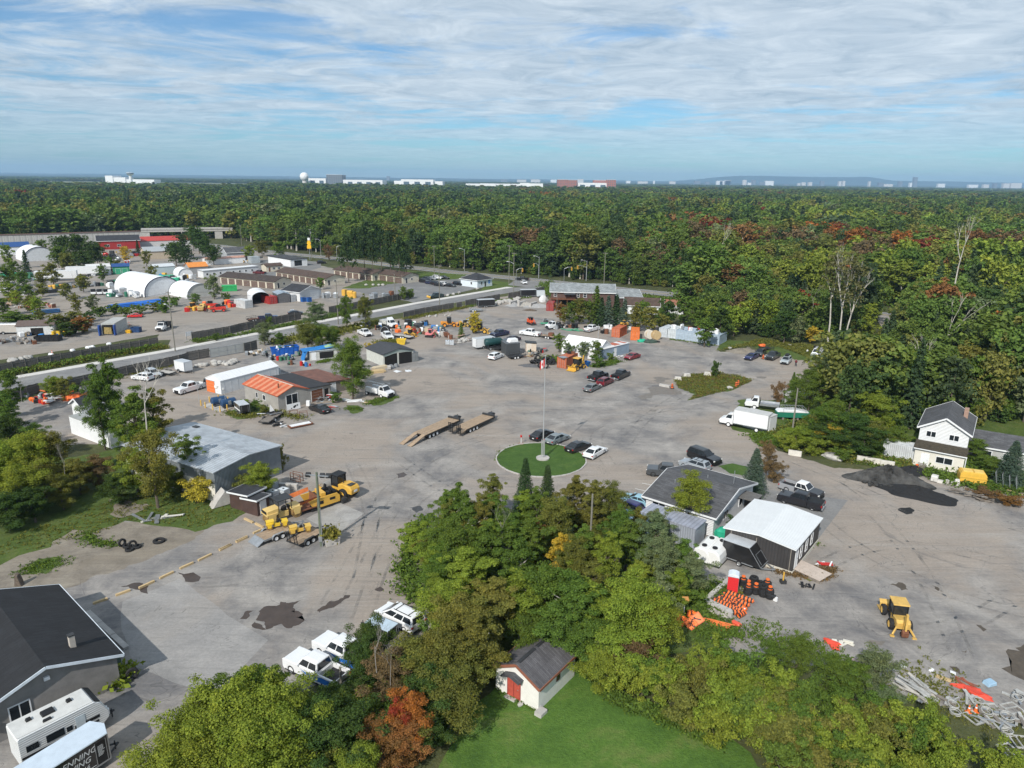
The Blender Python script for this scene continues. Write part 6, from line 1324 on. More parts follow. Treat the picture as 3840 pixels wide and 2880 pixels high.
# warehouse
WM=ribs('grey_corrugated',(.26,.29,.32),3,.22,.5,.3,.03,.12);A_=Vector((-56.2,96.6,0));t,L_,ro=bldg('warehouse','grey corrugated warehouse with streaked metal roof',A_,(-39.4,87.1),11.4,4.3,'gx',.55,WM,ribs('worn_metal_roof',(.44,.475,.51),0,.55,.45,.1,.04,.14,(.26,.275,.30)),.3,[('b',9,0,3.5,3.4,'door',DSTEEL)])
MB().box(0,L_,-.12,-.01,0,2.6).build('concrete_plinth',CREAM,t);MB().box(2.2,3.2,9.6,10.3,4.62,4.72).build('roof_hatch',DSTEEL,ro)
# sheds, totes
win('T');A_=at(20,600);bldg('brown_shed','larger brown shed with black roof and white fascia by the warehouse',A_,polar(A_,-28,3.4),2.8,2.2,'shedx',.25,BRN,SHD,.2,trim=WHITE,cat='shed');A_=at(200,665);bldg('brown_shed','smaller brown shed with white door by the yellow roller',A_,polar(A_,-28,2.6),2.0,2.0,'shedx',.2,BRN,SHD,.2,[('r',.5,.1,.9,1.75,'door',WHITE)],trim=WHITE,cat='shed')
for(x,y),lab in(((610,470),'white plastic tote without cage among the totes'),((755,445),'white caged liquid tote beside the paver hopper'),((455,560),'caged liquid tote between the shed door and the roller'),((600,350),'rearmost caged liquid tote under the small tree')):tote(at(x,y),radians(62),lab)
junk([at(420,390),at(500,420),at(560,380)],4,[DSTEEL,RUST],'dark tank and rusty scrap behind the brown sheds','scrap behind the sheds',(.6,1.1));boards([at(480,580),at(540,560)],3,1.4,[WOOD],'weathered board on the ground by the totes','boards by totes',zmax=.05)
P=[at(690,330),at(950,350)];cb=thing('barrier_wall','low concrete barrier behind the totes and paver','barrier',P[0],ang(*P));LL=(P[1]-P[0]).length
for i in range(3):MB().slab([(LL*i/3+.02,0),(LL*(i+1)/3-.02,0),(LL*(i+1)/3-.02,.8),(LL*i/3+.02,.8)],-.3,.3,.05).build('barrier_block',CONC,cb)
t=thing('steel_crate_frame','rusty steel cage frame standing by the warehouse shadow','frame',at(935,230),radians(-25));f=MB()
for x in(-.9,.9):
 for y in(-.3,.3):f.beam((x,y,0),(x,y,1.2),.07)
for z in(.1,.65,1.2):
 for y in(-.3,.3):f.beam((-.9,y,z),(.9,y,z),.06)
f.build('frame',RUST,t)
# paving machines
paver(at(1150,640)+Vector((.4,1.3,0)),ang(at(1400,520),at(900,670)),'yellow asphalt paver with rusty open hopper');compactor(at(1470,470)+Vector((.3,1.2,0)),ang(at(1640,440),at(1300,330)),'yellow single-drum soil compactor with black cab')
tandem_roller(at(690,800)+Vector((.2,.75,0)),ang(at(830,760),at(560,850)),'pale yellow tandem roller with dark canopy')
flat_trailer(at(420,1085),at(900,890),2.1,'tilt-deck trailer with grey ramp carrying a small roller',DECKW,2,0,False,STEEL);flat_trailer(at(880,1155),at(1240,960),2.0,'black trailer with ramps up carrying the nearer small roller',DECKW,1,0)
tandem_roller(at(655,960)+Vector((0,.3,.65)),ang(at(760,920),at(560,960)),'small yellow roller on the grey-ramped trailer',.55,False,mat('roller_yellow',(.72,.48,.04),.4,0,.1));tandem_roller(at(960,1040)+Vector((.1,.45,.65)),ang(at(1070,990),at(880,1030)),'small yellow roller on the black ramped trailer',.55,False,mat('roller_amber',(.62,.40,.08),.4,0,.1))
win('T');b=at(1275,1130);t=thing('light_pole','green-grey wooden light pole with three floodlights','pole',b);MB().cyl((0,0,0),(0,0,9.4),.2,10,.14).build('post',mat('treated_pole',(.12,.14,.10),.9,0,.2),t);MB().beam((-1.3,.2,9.0),(1.4,-.2,9.0),.12).build('crossarm',STEEL,t)
for x in(-1.1,.6,1.3):
 m=MB();m.rbox((x,.25-.1*x,8.95),(.55,.5,.35),Matrix.Rotation(.5,3,'X'));m.build('floodlight',DSTEEL,t)
MB().box(-.2,.2,-.35,-.18,.7,1.4).build('meter_box',STEEL,t);MB().cyl((.18,-.2,0),(.18,-.2,5),.05).build('conduit',STEEL,t)
b=at(1395,1125)+Vector((0,.6,0));t=thing('planter','square concrete planter full of dry grass by the light pole','planter',b,radians(30));MB().slab([(-.8,0),(.8,0),(.9,.85),(-.9,.85)],-.8,.8,.04).build('tub',CONC,t)
rng=np.random.default_rng(3);n=700;C=rng.normal(size=(n,3))*np.array([.45,.45,.3])+np.array([0,0,1.25]);o=link('grass_tuft',quadcloud('grass_tuft',C,rng.normal(size=(n,3))*np.array([1,1,.2]),rng.uniform(.12,.32,n),[LEAF],rng,.9),t);o.color=(.20,.19,.05,1)
# timber bumpers
for k,segs in(('J',[((1185,1640),(1350,1565)),((1365,1555),(1515,1485)),((1540,1470),(1685,1405)),((1700,1400),(1840,1332)),((1885,1312),(2010,1250)),((2030,1240),(2150,1185))]),('K',[((725,360),(875,308)),((908,295),(1055,240))]),('L',[((280,1095),(375,1140)),((380,1140),(470,1185)),((355,1240),(480,1185)),((195,1320),(325,1258)),((40,1395),(175,1332))])):
 win(k)
 for i,(a,b)in enumerate(segs):
  a,b=at(*a),at(*b);o=MB().box(.2,(b-a).length-.2,-.12,.12,0,.22).build('timber_bumper',NEWWOOD);solo(o,'new timber parking bumper in the long line across the asphalt' if k!='L' else 'new timber parking bumper by the equipment trailers','timber',a,ang(a,b),'timber bumpers' if k!='L' else 'timber bumpers by the trailers')
win('J');
for x,y in((1060,1265),(1100,1270),(1150,1280),(1185,1275),(1120,1300)):tyre(at(x,y),'old tyre in the tangled heap at the edge of the dirt',.5,RND.random()<.3,RND.uniform(0,3),'tangled tyres')
tyre(at(1375,1225),'single large tyre lying flat by the asphalt edge',.7)
boards([at(1190,1020),at(1500,1010),at(1300,1050)],9,2.6,[mat('pale_scrap',(.55,.53,.48)),STEEL],'pale sheet scrap lying in the grass under the birch','pale scrap in the grass',zmax=.25,wd=(.2,.6))
win('J');o=MB().slab([(-.4,0),(.4,0),(.1,1.3),(-.15,1.4)],-.3,.3,.1).build('tree_stump',BARK);solo(o,'broken grey stump above the dark workshop roof','stump',at(170,1600),0);o=MB().slab([(-1.6,0),(.8,0),(1.2,1.2),(.2,2.2),(-1.0,1.0)],-.8,.8,.2).build('concrete_lump',CONC);solo(o,'leaning broken concrete slab at the warehouse corner','slab',at(1925,900),radians(40))
# concrete workshop with the striped orange roof
A_=Vector((-43.5,126.1,0));B_=polar(A_,50,6.4);ORR=ribs('orange_roof',(.55,.12,.045),1,.3,.6,0,.02,.12)
t,L_,ro=bldg('block_workshop','grey concrete workshop with striped orange metal roof',A_,B_,11.8,3.0,'gy',1.15,STUC,ORR,.3,[('f',1.6,.7,2.6,2.0,'window'),('l',4.3,1.1,1.0,1.1),('l',7.0,1.1,.7,1.1)])
for i in range(7):m=MB();y0=-.25+i*1.75;s_=1.15/(L_/2);m.add([(-.31,y0,3.145-s_*.31),(L_/2,y0,4.297),(L_/2,y0+.8,4.297),(-.31,y0+.8,3.145-s_*.31)],[(0,1,2,3)]);m.build('roof_sheet',ribs('pale_orange_roof',(.62,.24,.13),1,.3,.6,0,.02,.1),ro)
MB().cyl((1.6,2.2,3.5),(1.6,2.2,4.6),.13).build('flue',RUST,ro);m=MB();m.box(L_/2-.12,L_/2+.12,-.3,12.1,4.3,4.36);m.build('ridge_cap',mat('pale_ridge',(.6,.5,.42),.6),ro)
A2=polar(B_,50,.02);t,L_,ro=bldg('block_workshop_annex','grey lean-to with black tarred roof joined to the orange-roofed workshop',A2,polar(A2,50,5.2),12.5,3.0,'shedx',-.35,STUC,mat('tarred_roof',(.035,.036,.04),.85,0,.25),.25,[('f',.8,.1,2.6,2.3,'door',RUST),('f',3.8,.1,.9,2.0,'open')])
A3=polar(A2,50,5.25)+Vector((cos(radians(140))*2,sin(radians(140))*2,0));bldg('rusty_annex','shed with rust-brown metal roof behind the big tree',A3,polar(A3,50,6.0),11.0,2.7,'shedx',-.5,WOOD,ribs('rust_roof',(.19,.085,.06),1,.4,.7,0,.02,.25),.25,[('f',1.5,.2,1.2,2.0,'door',WHITE)])
A_=Vector((-62.2,138.6,0));t,L_,ro=bldg('tent_garage','long white fabric garage tent with orange opening',A_,polar(A_,-32,4.7),14.5,2.7,'gy',.95,mat('white_fabric',(.70,.71,.72),.6,0,.05),mat('white_fabric',(.7,.7,.7)),.06,[('f',.15,0,2.6,2.4,'door',mat('orange_fabric',(.72,.17,.04),.7),STEEL)],cat='tent')
for i in range(9):m=MB();y=14.5*(i+.5)/9;m.beam((-.08,y,2.83),(L_/2,y,3.80),.07,.03);m.beam((L_/2,y,3.80),(L_+.08,y,2.83),.07,.03);m.build('cover_seam',mat('seam_fabric',(.60,.61,.63)),ro)
for i in range(9):MB().box(L_+.006,L_+.03,14.5*(i+.5)/9-.03,14.5*(i+.5)/9+.03,0,2.7).build('side_seam',mat('seam_fabric',(.6,.6,.6)),t)
win('F');m=MB();[m.blob((RND.uniform(-.5,.5),RND.uniform(-.2,.2),.4+i*.35),(.5,.25,.5),8,5,.25)for i in range(6)];solo(m.build('hanging_sheet',mat('white_sheet',(.72,.72,.7),.6)),'torn white sheet hanging from the tent corner','sheet',at(345,1040),0)
m=container(at(855,850),at(975,830),'pale slatted bin at the end of the white tent',(.52,.56,.58),2.4,1.4,None,'f','slatted_bin','bin')
# fuel point
win('F');sheet('fuel_pad',[at(160,1160),at(300,1120),at(470,1185),at(340,1235)],.02,CONC);BLU=mat('tank_blue',(.018,.055,.13),.4,0,.1)
for(x,y),lab in(((310,1170),'dark blue fuel tank farther from the black trailer'),((410,1190),'dark blue fuel tank nearer the black trailer')):
 t=thing('fuel_tank',lab,'fuel tank',at(x,y)+Vector((.3,.5,0)),radians(40));m=MB();m.lathe([(0,-1.4),(.5,-1.4),(.75,-1.2),(.75,1.2),(.5,1.4),(0,1.4)],(0,0,1.05),16,0,'X');m.build('tank',BLU,t,False);f=MB();f.box(-1,-.8,-.6,.6,0,.5);f.box(.8,1,-.6,.6,0,.5);f.build('cradle',DSTEEL,t);MB().cyl((0,0,1.75),(0,0,2.1),.12).build('filler',YEL,t);MB().box(-.2,.25,-.95,-.7,.8,1.5).build('pump_box',STEEL,t)
for x,y in((150,1165),(195,1187),(272,1207),(348,1230),(422,1212),(238,1128)):t=thing('bollard','yellow bollard guarding the fuel tanks','bollard',at(x,y),0,'bollards at the fuel tanks');MB().cyl((0,0,0),(0,0,1.1),.11).build('post',mat('bollard_yellow',(.68,.42,.08),.5),t);MB().blob((0,0,1.1),(.11,.11,.06),8,4,0).build('cap',PYEL,t)
pole(130,1130,4.2,'thin grey post at the fuel point, farther one',wood=False,r=.06,cross=0,name='thin_post');pole(410,1190,4.2,'thin grey post at the fuel point, nearer one',wood=False,r=.06,cross=0,name='thin_post')
enclosed(at(565,1255)+Vector((0,.7,0)),radians(128),3.3,1.75,1.45,BLK,'small black enclosed trailer with white band by the fuel point',0,1,mat('trailer_roof',(.5,.5,.5)),STEEL,stripe=WHITE)
flat_trailer(at(800,1370),at(950,1270),1.8,'loaded scrap trailer beside the orange-roofed workshop',WOOD,0,0,name='scrap_trailer',axles=1);boards([at(780,1300)+Vector((0,0,0)),at(930,1290)],9,2.6,[WHITE,BLACK,STEEL],'white and black panel piled on the scrap trailer','panels on the scrap trailer',zmax=1.3,wd=(.15,.4),dirn=radians(45))
for o in[q for q in COL.objects if q.get('group')=='panels on the scrap trailer']:o.location.z=RND.uniform(.75,1.2)
boards([at(920,1380),at(1010,1390),at(960,1360)],7,1.6,[WHITE,BLACK],'white and black panel heaped on the ground by the trailer','panels heaped on the ground',zmax=.4,wd=(.2,.5));t=thing('steel_tray','rusty tray of white sheets on the gravel','tray',at(1060,1400),ang(at(1060,1400),at(1260,1360)));MB().box(0,4.2,-.7,.7,.15,.32).build('tray',RUST,t);MB().box(.3,3.9,-.5,.55,.33,.4).build('sheet',WHITE,t)
m=MB();m.add([(0,0,0),(1.3,0,0),(.2,0,2.0)],[(0,1,2)]).add([(0,.05,0),(1.3,.05,0),(.2,.05,2.0)],[(2,1,0)]);solo(m.build('leaning_sheet',WHITE),'white triangular panel leaning by the workshop corner','panel',at(860,1260),radians(30))
P=[at(1040,1225),at(1180,1195)];t=thing('painted_board','white board with black painted shapes leaning on the workshop','board',P[0],ang(*P));LL=(P[1]-P[0]).length;MB().box(0,LL,-.03,.03,.1,1.3).build('board',WHITE,t)
for x,z,r_ in((.55,.6,.22),(.63,.75,.2),(.78,.85,.16),(.35,.4,.12)):o=MB();o.cyl((LL*x,-.045,z),(LL*x,-.031,z),r_,9);o.build('painted_shape',BLACK,t)
for x,y in((1110,1260),(1210,1275)):t=thing('steel_trestle','bare steel trestle frame before the workshop','trestle',at(x,y),radians(20),'steel trestles');f=MB();[f.beam((a,b_,0),(a,b_,.9),.06)for a in(-.7,.7)for b_ in(-.4,.4)];[f.beam((-.7,b_,.9),(.7,b_,.9),.06)for b_ in(-.4,.4)];[f.beam((a,-.4,.9),(a,.4,.9),.06)for a in(-.7,.7)];f.build('frame',RUST,t)
car('sedan',BLK,(1392,1252),(1292,1215),'black sedan parked before the concrete workshop');o=MB().slab([(-.35,0),(.35,0),(.35,1.0),(-.3,1.05)],-.35,.35,.04).build('white_tank',WHITE);solo(o,'white plastic tank at the workshop door','tank',at(1262,1165),0)
boards([at(1380,1120),at(1600,1150),at(1480,1090),at(1520,1180)],16,2.6,[WHITE,STEEL,mat('pale_blue_panel',(.5,.58,.64)),RED],'white and grey sign panel in the heap right of the black sedan','sign panels in the heap',zmax=.8,wd=(.3,.7));boards([at(1640,1110),at(1850,1130)],6,3.2,[WHITE],'large white sheet lying under the big tree','white sheets under the tree',zmax=.15,wd=(.6,1.3));boards([at(1870,1140),at(1930,1130)],5,1.4,[NEWWOOD],'short timber offcut by the grass patch','timber offcuts by the grass',zmax=.2)
truck((1865,1050),(2022,1088),'service','white service truck with ladder rack by the grass patch',name='service_truck',bl=3.2,wb=3.9)
# open-fronted shed
A_=Vector((-29.9,159.6,0));t,L_,ro=bldg('open_shed','open-fronted shed with dark roof and two bays',A_,polar(A_,38,8.0),8.5,2.9,'gy',.9,mat('pale_shed_wall',(.50,.51,.47),.85,0,.12),mat('dark_felt',(.05,.053,.06),.9,0,.2),.3,[('f',.35,.0,3.3,2.75,'open'),('f',4.1,0,3.5,2.75,'open')]);
m=MB();m.slab([(.3,2.3),(.3,3.0),(L_/2,3.75),(L_-.3,3.0),(L_-.3,2.6),(L_/2,3.0)],-.06,-.02);m.build('gable_board',mat('green_grey_board',(.30,.36,.34),.8),t)
win('G');slabstack(at(300,960),radians(25),3.8,1.6,5,NEWWOOD,'stack of pale lumber before the open shed',jit=.4);slabstack(at(330,930)+Vector((0,1.4,0)),radians(40),3.2,1.4,4,mat('pale_lumber',(.56,.47,.33)),'second lumber stack against the open shed wall',jit=.3)
junk([at(440,930),at(520,900)],5,[CONC,STEEL],'concrete block and scrap at the open shed','blocks at the open shed',(.5,1.0));boards([at(520,950),at(640,945)],5,1.6,[mat('pale_sheet',(.66,.68,.7))],'pale plastic sheet on the gravel before the shed','plastic sheets',zmax=.04,wd=(.5,1.2));container(at(680,852),at(745,840),'small grey container with its doors ajar beside the open shed',(.24,.25,.25),3.0,2.3,None);dumpster(at(495,700)+Vector((0,3,0)),at(595,700)+Vector((0,3,0)),1.8,1.4,'yellow skip behind the dark shed roof',(.66,.46,.04))
# salvage corner
win('F');A_=at(890,655);dumpster(A_,polar(A_,30,6.6),2.4,1.9,'bright blue skip heaped with old electronics',(.012,.10,.42))
JK=[WHITE,DSTEEL,mat('junk_blue',(.03,.15,.4)),mat('junk_grey',(.25,.26,.27)),BLACK,mat('junk_green',(.05,.16,.10)),mat('junk_tan',(.45,.36,.25)),STEEL]
junk([at(900,560,1.6),at(1100,545,1.6),at(1000,570,1.6)],26,JK,'discarded appliance heaped in the blue skip','appliances in the blue skip',(.35,.8),zmax=0)
for o in[q for q in COL.objects if q.get('group')=='appliances in the blue skip']:
 c_=A_+Vector((cos(radians(30)),sin(radians(30)),0))*RND.uniform(.8,5.8)+Vector((-sin(radians(30)),cos(radians(30)),0))*RND.uniform(.3,2.0);o.location=(c_.x,c_.y,RND.uniform(1.0,1.7))
junk([at(790,640),at(870,690),at(1000,690),at(1130,650),at(1100,690),at(1180,640)],40,JK,'discarded appliance or bin on the ground before the blue skip','appliances before the blue skip',(.4,.95))
for x,y,m_,lab in((945,695,RED,'red steel drum in the salvage heap'),(975,700,mat('junk_green',(.05,.16,.1)),'green steel drum in the salvage heap'),(865,700,mat('junk_grey',(.25,.25,.25)),'grey drum in the salvage heap'),(1190,750,RED,'red drum by the white salvage shed'),(1240,760,mat('junk_blue',(.03,.15,.4)),'blue drum by the white salvage shed'),(1215,745,WHITE,'white drum by the salvage shed'),(1085,740,RUST,'rusty tub by the salvage shed')):drum(at(x,y),lab,m_,r=.36,h=1.0)
junk([at(1060,740),at(1280,760)],9,JK+[RED],'small salvaged part on the gravel by the drums','parts by the drums',(.25,.6))
A_=at(1285,700);t,L_,ro=bldg('salvage_shed','ramshackle white salvage shed with blue tarpaulin',A_,polar(A_,28,6.5),4.2,2.2,'flat',0,mat('dirty_white',(.50,.50,.47),.8,0,.2),mat('patched_roof',(.33,.36,.38),.8,0,.4),.2,[('f',.3,.1,1.0,1.9,'door',WHITE),('f',2.2,.3,3.4,1.6,'open')]);m=MB();m.slab([(-1.6,2.4),(2.2,2.55),(5.8,2.9),(5.8,2.8),(2.2,2.42),(-1.6,2.25)],.2,3.6);m.build('tarpaulin',mat('tarp_blue',(.03,.20,.52),.5,0,.25),t);m=MB();m.slab([(3.5,2.6),(6.8,2.5),(6.6,2.75),(5,3.05)],.6,2.6);m.build('green_cover',mat('cover_green',(.30,.45,.25),.7),t);MB().slab([(-1.7,0),(-1.5,0),(-.6,2.3),(-.9,2.3)],.2,3.0).build('tarp_curtain',mat('tarp_blue',(.03,.2,.5)),t)
for i in range(26):p=at(90,770).lerp(at(470,740),RND.random())+Vector((0,RND.uniform(-.5,2.8),0));rock(p,RND.uniform(.6,1.5),'grey rubble block in the heap by the gate',group='rubble by the gate',flat=.8)
P=[at(240,655),at(440,655),at(600,600)];P=[at(250,672),at(595,612)];t=thing('chain_link_gate','wide chain-link sliding gate across the yard entrance','gate',P[0],ang(*P));LL=(P[1]-P[0]).length;f=MB()
for i in range(5):f.beam((LL*i/4,0,0),(LL*i/4,0,2.3),.08)
for z in(.15,1.2,2.3):f.beam((0,0,z),(LL,0,z),.06)
f.build('gate_frame',STEEL,t)
for i in range(4):MB().box(LL*i/4+.05,LL*(i+1)/4-.05,-.01,.01,.2,2.25).build('mesh_panel',mat('privacy_mesh',(.36,.37,.36),.8,0,.1),t)
# left group along the fence
win('E');A_=Vector((-74.3,112.8,0));bldg('office_trailer','long white box trailer with grey roof under the tall trees',A_,polar(A_,-33,12.5),2.6,3.0,'flat',0,WHITE,mat('grey_felt',(.30,.31,.30),.8,0,.15),.05,cat='trailer');A_=Vector((-79.7,122.3,0));bldg('white_shed','small white gabled shed with dark roof behind the box trailer',A_,polar(A_,-33,3.4),5.0,2.4,'gy',1.0,WHITE,SHD,.35,[('f',2.6,.9,.5,.7)],trim=WHITE,cat='shed')
car('suv',WHT,(1600,672),(1452,655),'white crossover parked tail-out by the board fence');car('suv',(.42,.45,.48),(1585,600),(1680,645),'silver crossover next to the white one by the fence');flat_trailer(at(1745,585),at(1890,605),1.9,'empty flat trailer beside the silver crossover',mat('pale_deck',(.42,.40,.37)),0,0);enclosed(at(1985,580)+Vector((0,1.1,0)),radians(-32),3.6,2.0,2.0,WHT,'white enclosed trailer at the end of the board fence',0,1)
car('bigpickup',WHT,(2195,758),(2012,812),'white heavy pickup facing the fuel point','pickup truck',bedm=paint(WHT));o=MB().slab([(-.9,0),(.9,0),(.8,.7),(-.7,.85)],-.7,.7,.15).build('bed_load',BLACK);solo(o,'black tank load in the bed of the white heavy pickup','load',at(2230,745)+Vector((.4,.9,.9)),radians(20))
P=[at(190,900),at(640,880)]
junk([at(280,840),at(430,830),at(480,920),at(380,900),at(560,900)],22,[ORANGE,RED,BLACK,ORANGE,STEEL],'orange and black roadwork item heaped by the fence','roadwork heap by the fence',(.4,1.0));boards([at(450,800),at(640,880),at(520,930)],14,2.2,[WHITE,ORANGE,mat('sign_red',(.65,.06,.04))],'orange or white sign board in the roadwork heap','boards in the roadwork heap',zmax=.9,wd=(.3,.9));boards([at(680,800),at(930,820),at(800,830)],14,3.0,[ORANGE,mat('faded_orange_board',(.7,.2,.06)),RUST],'orange barrier board lying by the black skips','orange boards by the skips',zmax=.4,wd=(.2,.5));o=MB();o.blob((0,0,.4),(1.6,1.0,.7),12,6,.3);solo(o.build('orange_tarp',mat('bright_orange_tarp',(.85,.17,.04),.7,0,.15)),'crumpled bright orange tarpaulin near the fence','tarp',at(775,870),0)
dumpster(at(500,830),polar(at(500,830),20,4.5),1.9,1.6,'black skip against the board fence, left one',BLK);dumpster(at(640,800),polar(at(640,800),25,4.0),1.9,1.9,'black skip against the board fence, right one',(.02,.022,.02));junk([at(800,760),at(900,780)],5,[CONC,STEEL],'grey equipment item beside the orange boards','equipment by orange boards',(.6,1.2))
# heap of trucks and machines
win('G')
car('xpickup',WHT,(120,560),(195,592),'white pickup cab at the left of the salvage trucks','pickup truck');car('bigpickup',WHT,(360,590),(415,632),'white pickup with raised dark bonnet cover in the salvage trucks','pickup truck');truck((330,470),(450,500),'box','white tipper truck with body at the back of the salvage trucks',name='old_truck',bl=3.6,bh=1.0,bodym=mat('dirty_white',(.5,.5,.47)))
arch('dark_hood_shelter','dark arched hood standing on end among the salvage trucks',at(352,540),at(440,545),2.0,mat('dark_brown_hood',(.025,.016,.013),.6),BLACK,hfac=1.3);arch('white_hood_shelter','white arched hood standing on end at the back of the salvage',at(178,480),at(262,470),1.8,WHITE,STEEL,hfac=1.2)
flat_trailer(at(680,615),at(500,585),2.3,'low flatbed trailer in front of the salvage trucks',mat('pale_deck',(.42,.4,.37)),0,0);loader(at(655,590)+Vector((0,1,0)),radians(-20),'yellow crawler loader beside the pink excavator',YEL,.7);excavator(at(860,600)+Vector((0,1,0)),radians(-15),'small pink and red excavator beside the rubble',mat('faded_pink',(.62,.20,.20),.5,0,.15),.72)
junk([at(150,500),at(520,500),at(700,560),at(760,560),at(560,470),at(950,570)],44,JK+[ORANGE,RED,RUST,RUST,WHITE],'scrap machine part in the salvage row','scrap in the salvage row',(.6,1.5),zmax=.8,name='scrap_part');junk([at(640,470),at(760,500)],6,[BLACK,DSTEEL],'dark machine shell at the back of the salvage row','dark shells',(1.0,2.0),name='machine_shell')
loader(at(1060,490)+Vector((0,1,0)),radians(10),'orange wheel loader at the back of the scrap row',mat('loader_orange',(.66,.26,.03),.45,0,.1),.95);loader(at(1380,560)+Vector((0,1.5,0)),radians(-5),'yellow wheel loader with raised yellow bucket behind the navy pickup',YEL,1.0);loader(at(1300,500)+Vector((0,2,0)),radians(170),'yellow loader half hidden by the small tree',mat('old_yellow',(.42,.28,.07),.6,0,.2),.9)
for(x,y)in((1045,670),(1090,675)):tote(at(x,y),radians(5),'white caged tote before the timber rubble'+(', left one' if x<1060 else ', right one'))
for i in range(20):rock(at(1130,660).lerp(at(1280,620),RND.random())+Vector((0,RND.uniform(-1,3),0)),RND.uniform(.5,1.2),'broken stone in the rubble beside the totes',group='rubble by the totes');
boards([at(1120,640),at(1270,640),at(1200,600)],22,2.2,[WOOD,RUST,mat('pinkish_board',(.40,.26,.20))],'splintered board in the rubble beside the totes','boards in the rubble',zmax=1.2,wd=(.1,.3));junk([at(1000,580),at(1080,610)],6,[CONC,RUST,BLACK],'rusty tub or lump beside the small tree','tubs by the small tree',(.8,1.5))
car('pickup',NVY,(1655,575),(1558,594),'navy crew-cab pickup facing the white box trailer','pickup truck');car('sedan',(.02,.012,.025),(1775,632),(1690,645),'dark plum car behind the grey camper');enclosed(at(1395,715)+Vector((.6,1.3,0)),radians(33),5.6,2.3,2.2,WHT,'tall white box trailer beside the green tanker',0,2);truck((1500,728),(1640,715),'tank','dark green tanker truck with cylindrical tank',(.012,.04,.045),name='tanker_truck',bl=4.6,bodym=mat('tank_green',(.012,.05,.05),.35,0,.1))
flat_trailer(at(1540,735),at(1660,700),2.2,'low black trailer behind the tanker',DSTEEL,0,.4);A_=at(1655,785);bldg('grey_camper','dark grey boxy camper body with white top unit',A_,polar(A_,20,3.6),4.0,2.9,'flat',0,mat('slate_panel',(.06,.065,.07),.5,0,.1),mat('slate_roof',(.10,.11,.12),.6),.05,[('r',.4,1.3,1.6,.9)],cat='camper');o=MB().slab([(-1.3,0),(1.3,0),(1.1,.8),(-.9,.8)],-.9,.9,.1).build('truck_canopy',WHITE);solo(o,'white truck canopy resting on the grey camper','canopy',polar(A_,60,3.0)+Vector((0,0,3.05)),radians(25))
t=flat_trailer(at(1680,820),at(1815,800),1.9,'black dump trailer below the grey camper',DSTEEL,0,.7,frame=DSTEEL);car('suv',WHT,(1545,832),(1612,806),'white crossover parked alone on the open gravel');car('bigpickup',WHT,(1945,590),(1822,572),'white heavy pickup crossing the yard','pickup truck');flat_trailer(at(2160,615),at(2020,590),2.0,'bare gooseneck trailer behind the white pickup',DECKW,0,0)
A_=at(1860,740);bldg('cream_shed','small cream garden shed by the scrap',A_,polar(A_,5,2.6),2.2,2.2,'shedx',-.2,mat('cream_board',(.62,.52,.42),.7,0,.08),DSTEEL,.15,[('f',.4,.05,.8,1.9,'door',mat('cream_door',(.66,.58,.48)))],cat='shed')
junk([at(1890,760),at(2060,740),at(1960,780)],20,JK+[RED,ORANGE,RUST],'small scrap piled between the cream shed and the tyres','scrap by the cream shed',(.3,1.0));boards([at(1830,800),at(1930,790)],8,2.6,[RUST,WOOD,NEWWOOD],'rusty plank bundle beside the black dump trailer','planks by the dump trailer',zmax=.6)
for i in range(34):p=at(1910,870).lerp(at(2150,880),RND.random())+Vector((0,RND.uniform(-.6,3.2),RND.choice((0,0,.3,.6))));tyre(p,'worn black tyre in the big tyre heap',RND.uniform(.5,.7),RND.random()<.55,RND.uniform(0,3),'tyre heap',RND.uniform(-.3,.3))
for x,y in((2010,915),(2062,918),(2120,880)):tyre(at(x,y),'large upright tyre at the front of the tyre heap',.75,False,radians(10),'front tyres of the heap')
heap(at(1900,890),2.6,1.6,.5,mat('dark_gravel',(.10,.10,.105),.95,0,.2,2),'low dark gravel spill beside the tyre heap',seed=3)
skidsteer(at(1910,465)+Vector((0,.8,0)),radians(-60),'orange skid-steer loader alone in the upper yard',mat('kubota_orange',(.72,.10,.03),.45,0,.1));enclosed(at(1440,285)+Vector((0,1.2,0)),radians(20),6.0,2.3,2.1,BLK,'long black enclosed trailer with silver frame by the fence',0,2);flat_trailer(at(1270,325),at(1400,325),2.0,'silver galvanised utility trailer by the fence',STEEL,0,.45,frame=STEEL)
for i in range(46):rock(at(1530,250).lerp(at(1780,215),RND.random())+Vector((0,RND.uniform(-3,4),0)),RND.uniform(.7,1.7),'pale quarry stone in the row by the fence',group='quarry stones by the fence')
for(x,y),lab in(((1690,270),'first concrete block bay divider'),((1780,275),'second concrete block bay divider'),((1900,285),'third concrete block bay divider')):
 t=thing('block_wall',lab+' of the gravel bays','wall',at(x,y),radians(60))
 for i in range(3):MB().box(i*1.5+.01,i*1.5+1.48,-.4,.4,0,1.5).build('concrete_block',CONC,t)
heap(at(1730,275)+Vector((0,2,0)),3.2,2.4,1.1,mat('gravel_grey',(.30,.30,.30),.95,0,.15,2,.05),'grey gravel pile in the first block bay',seed=5);heap(at(1850,272)+Vector((0,2,0)),3.6,2.6,1.3,mat('gravel_tan',(.34,.32,.29),.95,0,.2,2,.05),'tan gravel pile in the second block bay',seed=6);heap(at(1990,290)+Vector((0,2,0)),4.5,2.4,1.2,mat('gravel_grey',(.3,.3,.3)),'grey gravel pile near the red container',seed=8);heap(at(1900,315),2.4,1.6,.5,mat('topsoil',(.10,.075,.055),.95,0,.2,2),'low brown topsoil pile before the gravel bays',seed=9)
for i in range(14):rock(at(820,385).lerp(at(1080,370),RND.random())+Vector((0,RND.uniform(-1,2),0)),RND.uniform(.3,.8),'small pale stone below the board fence',group='small stones below the fence')
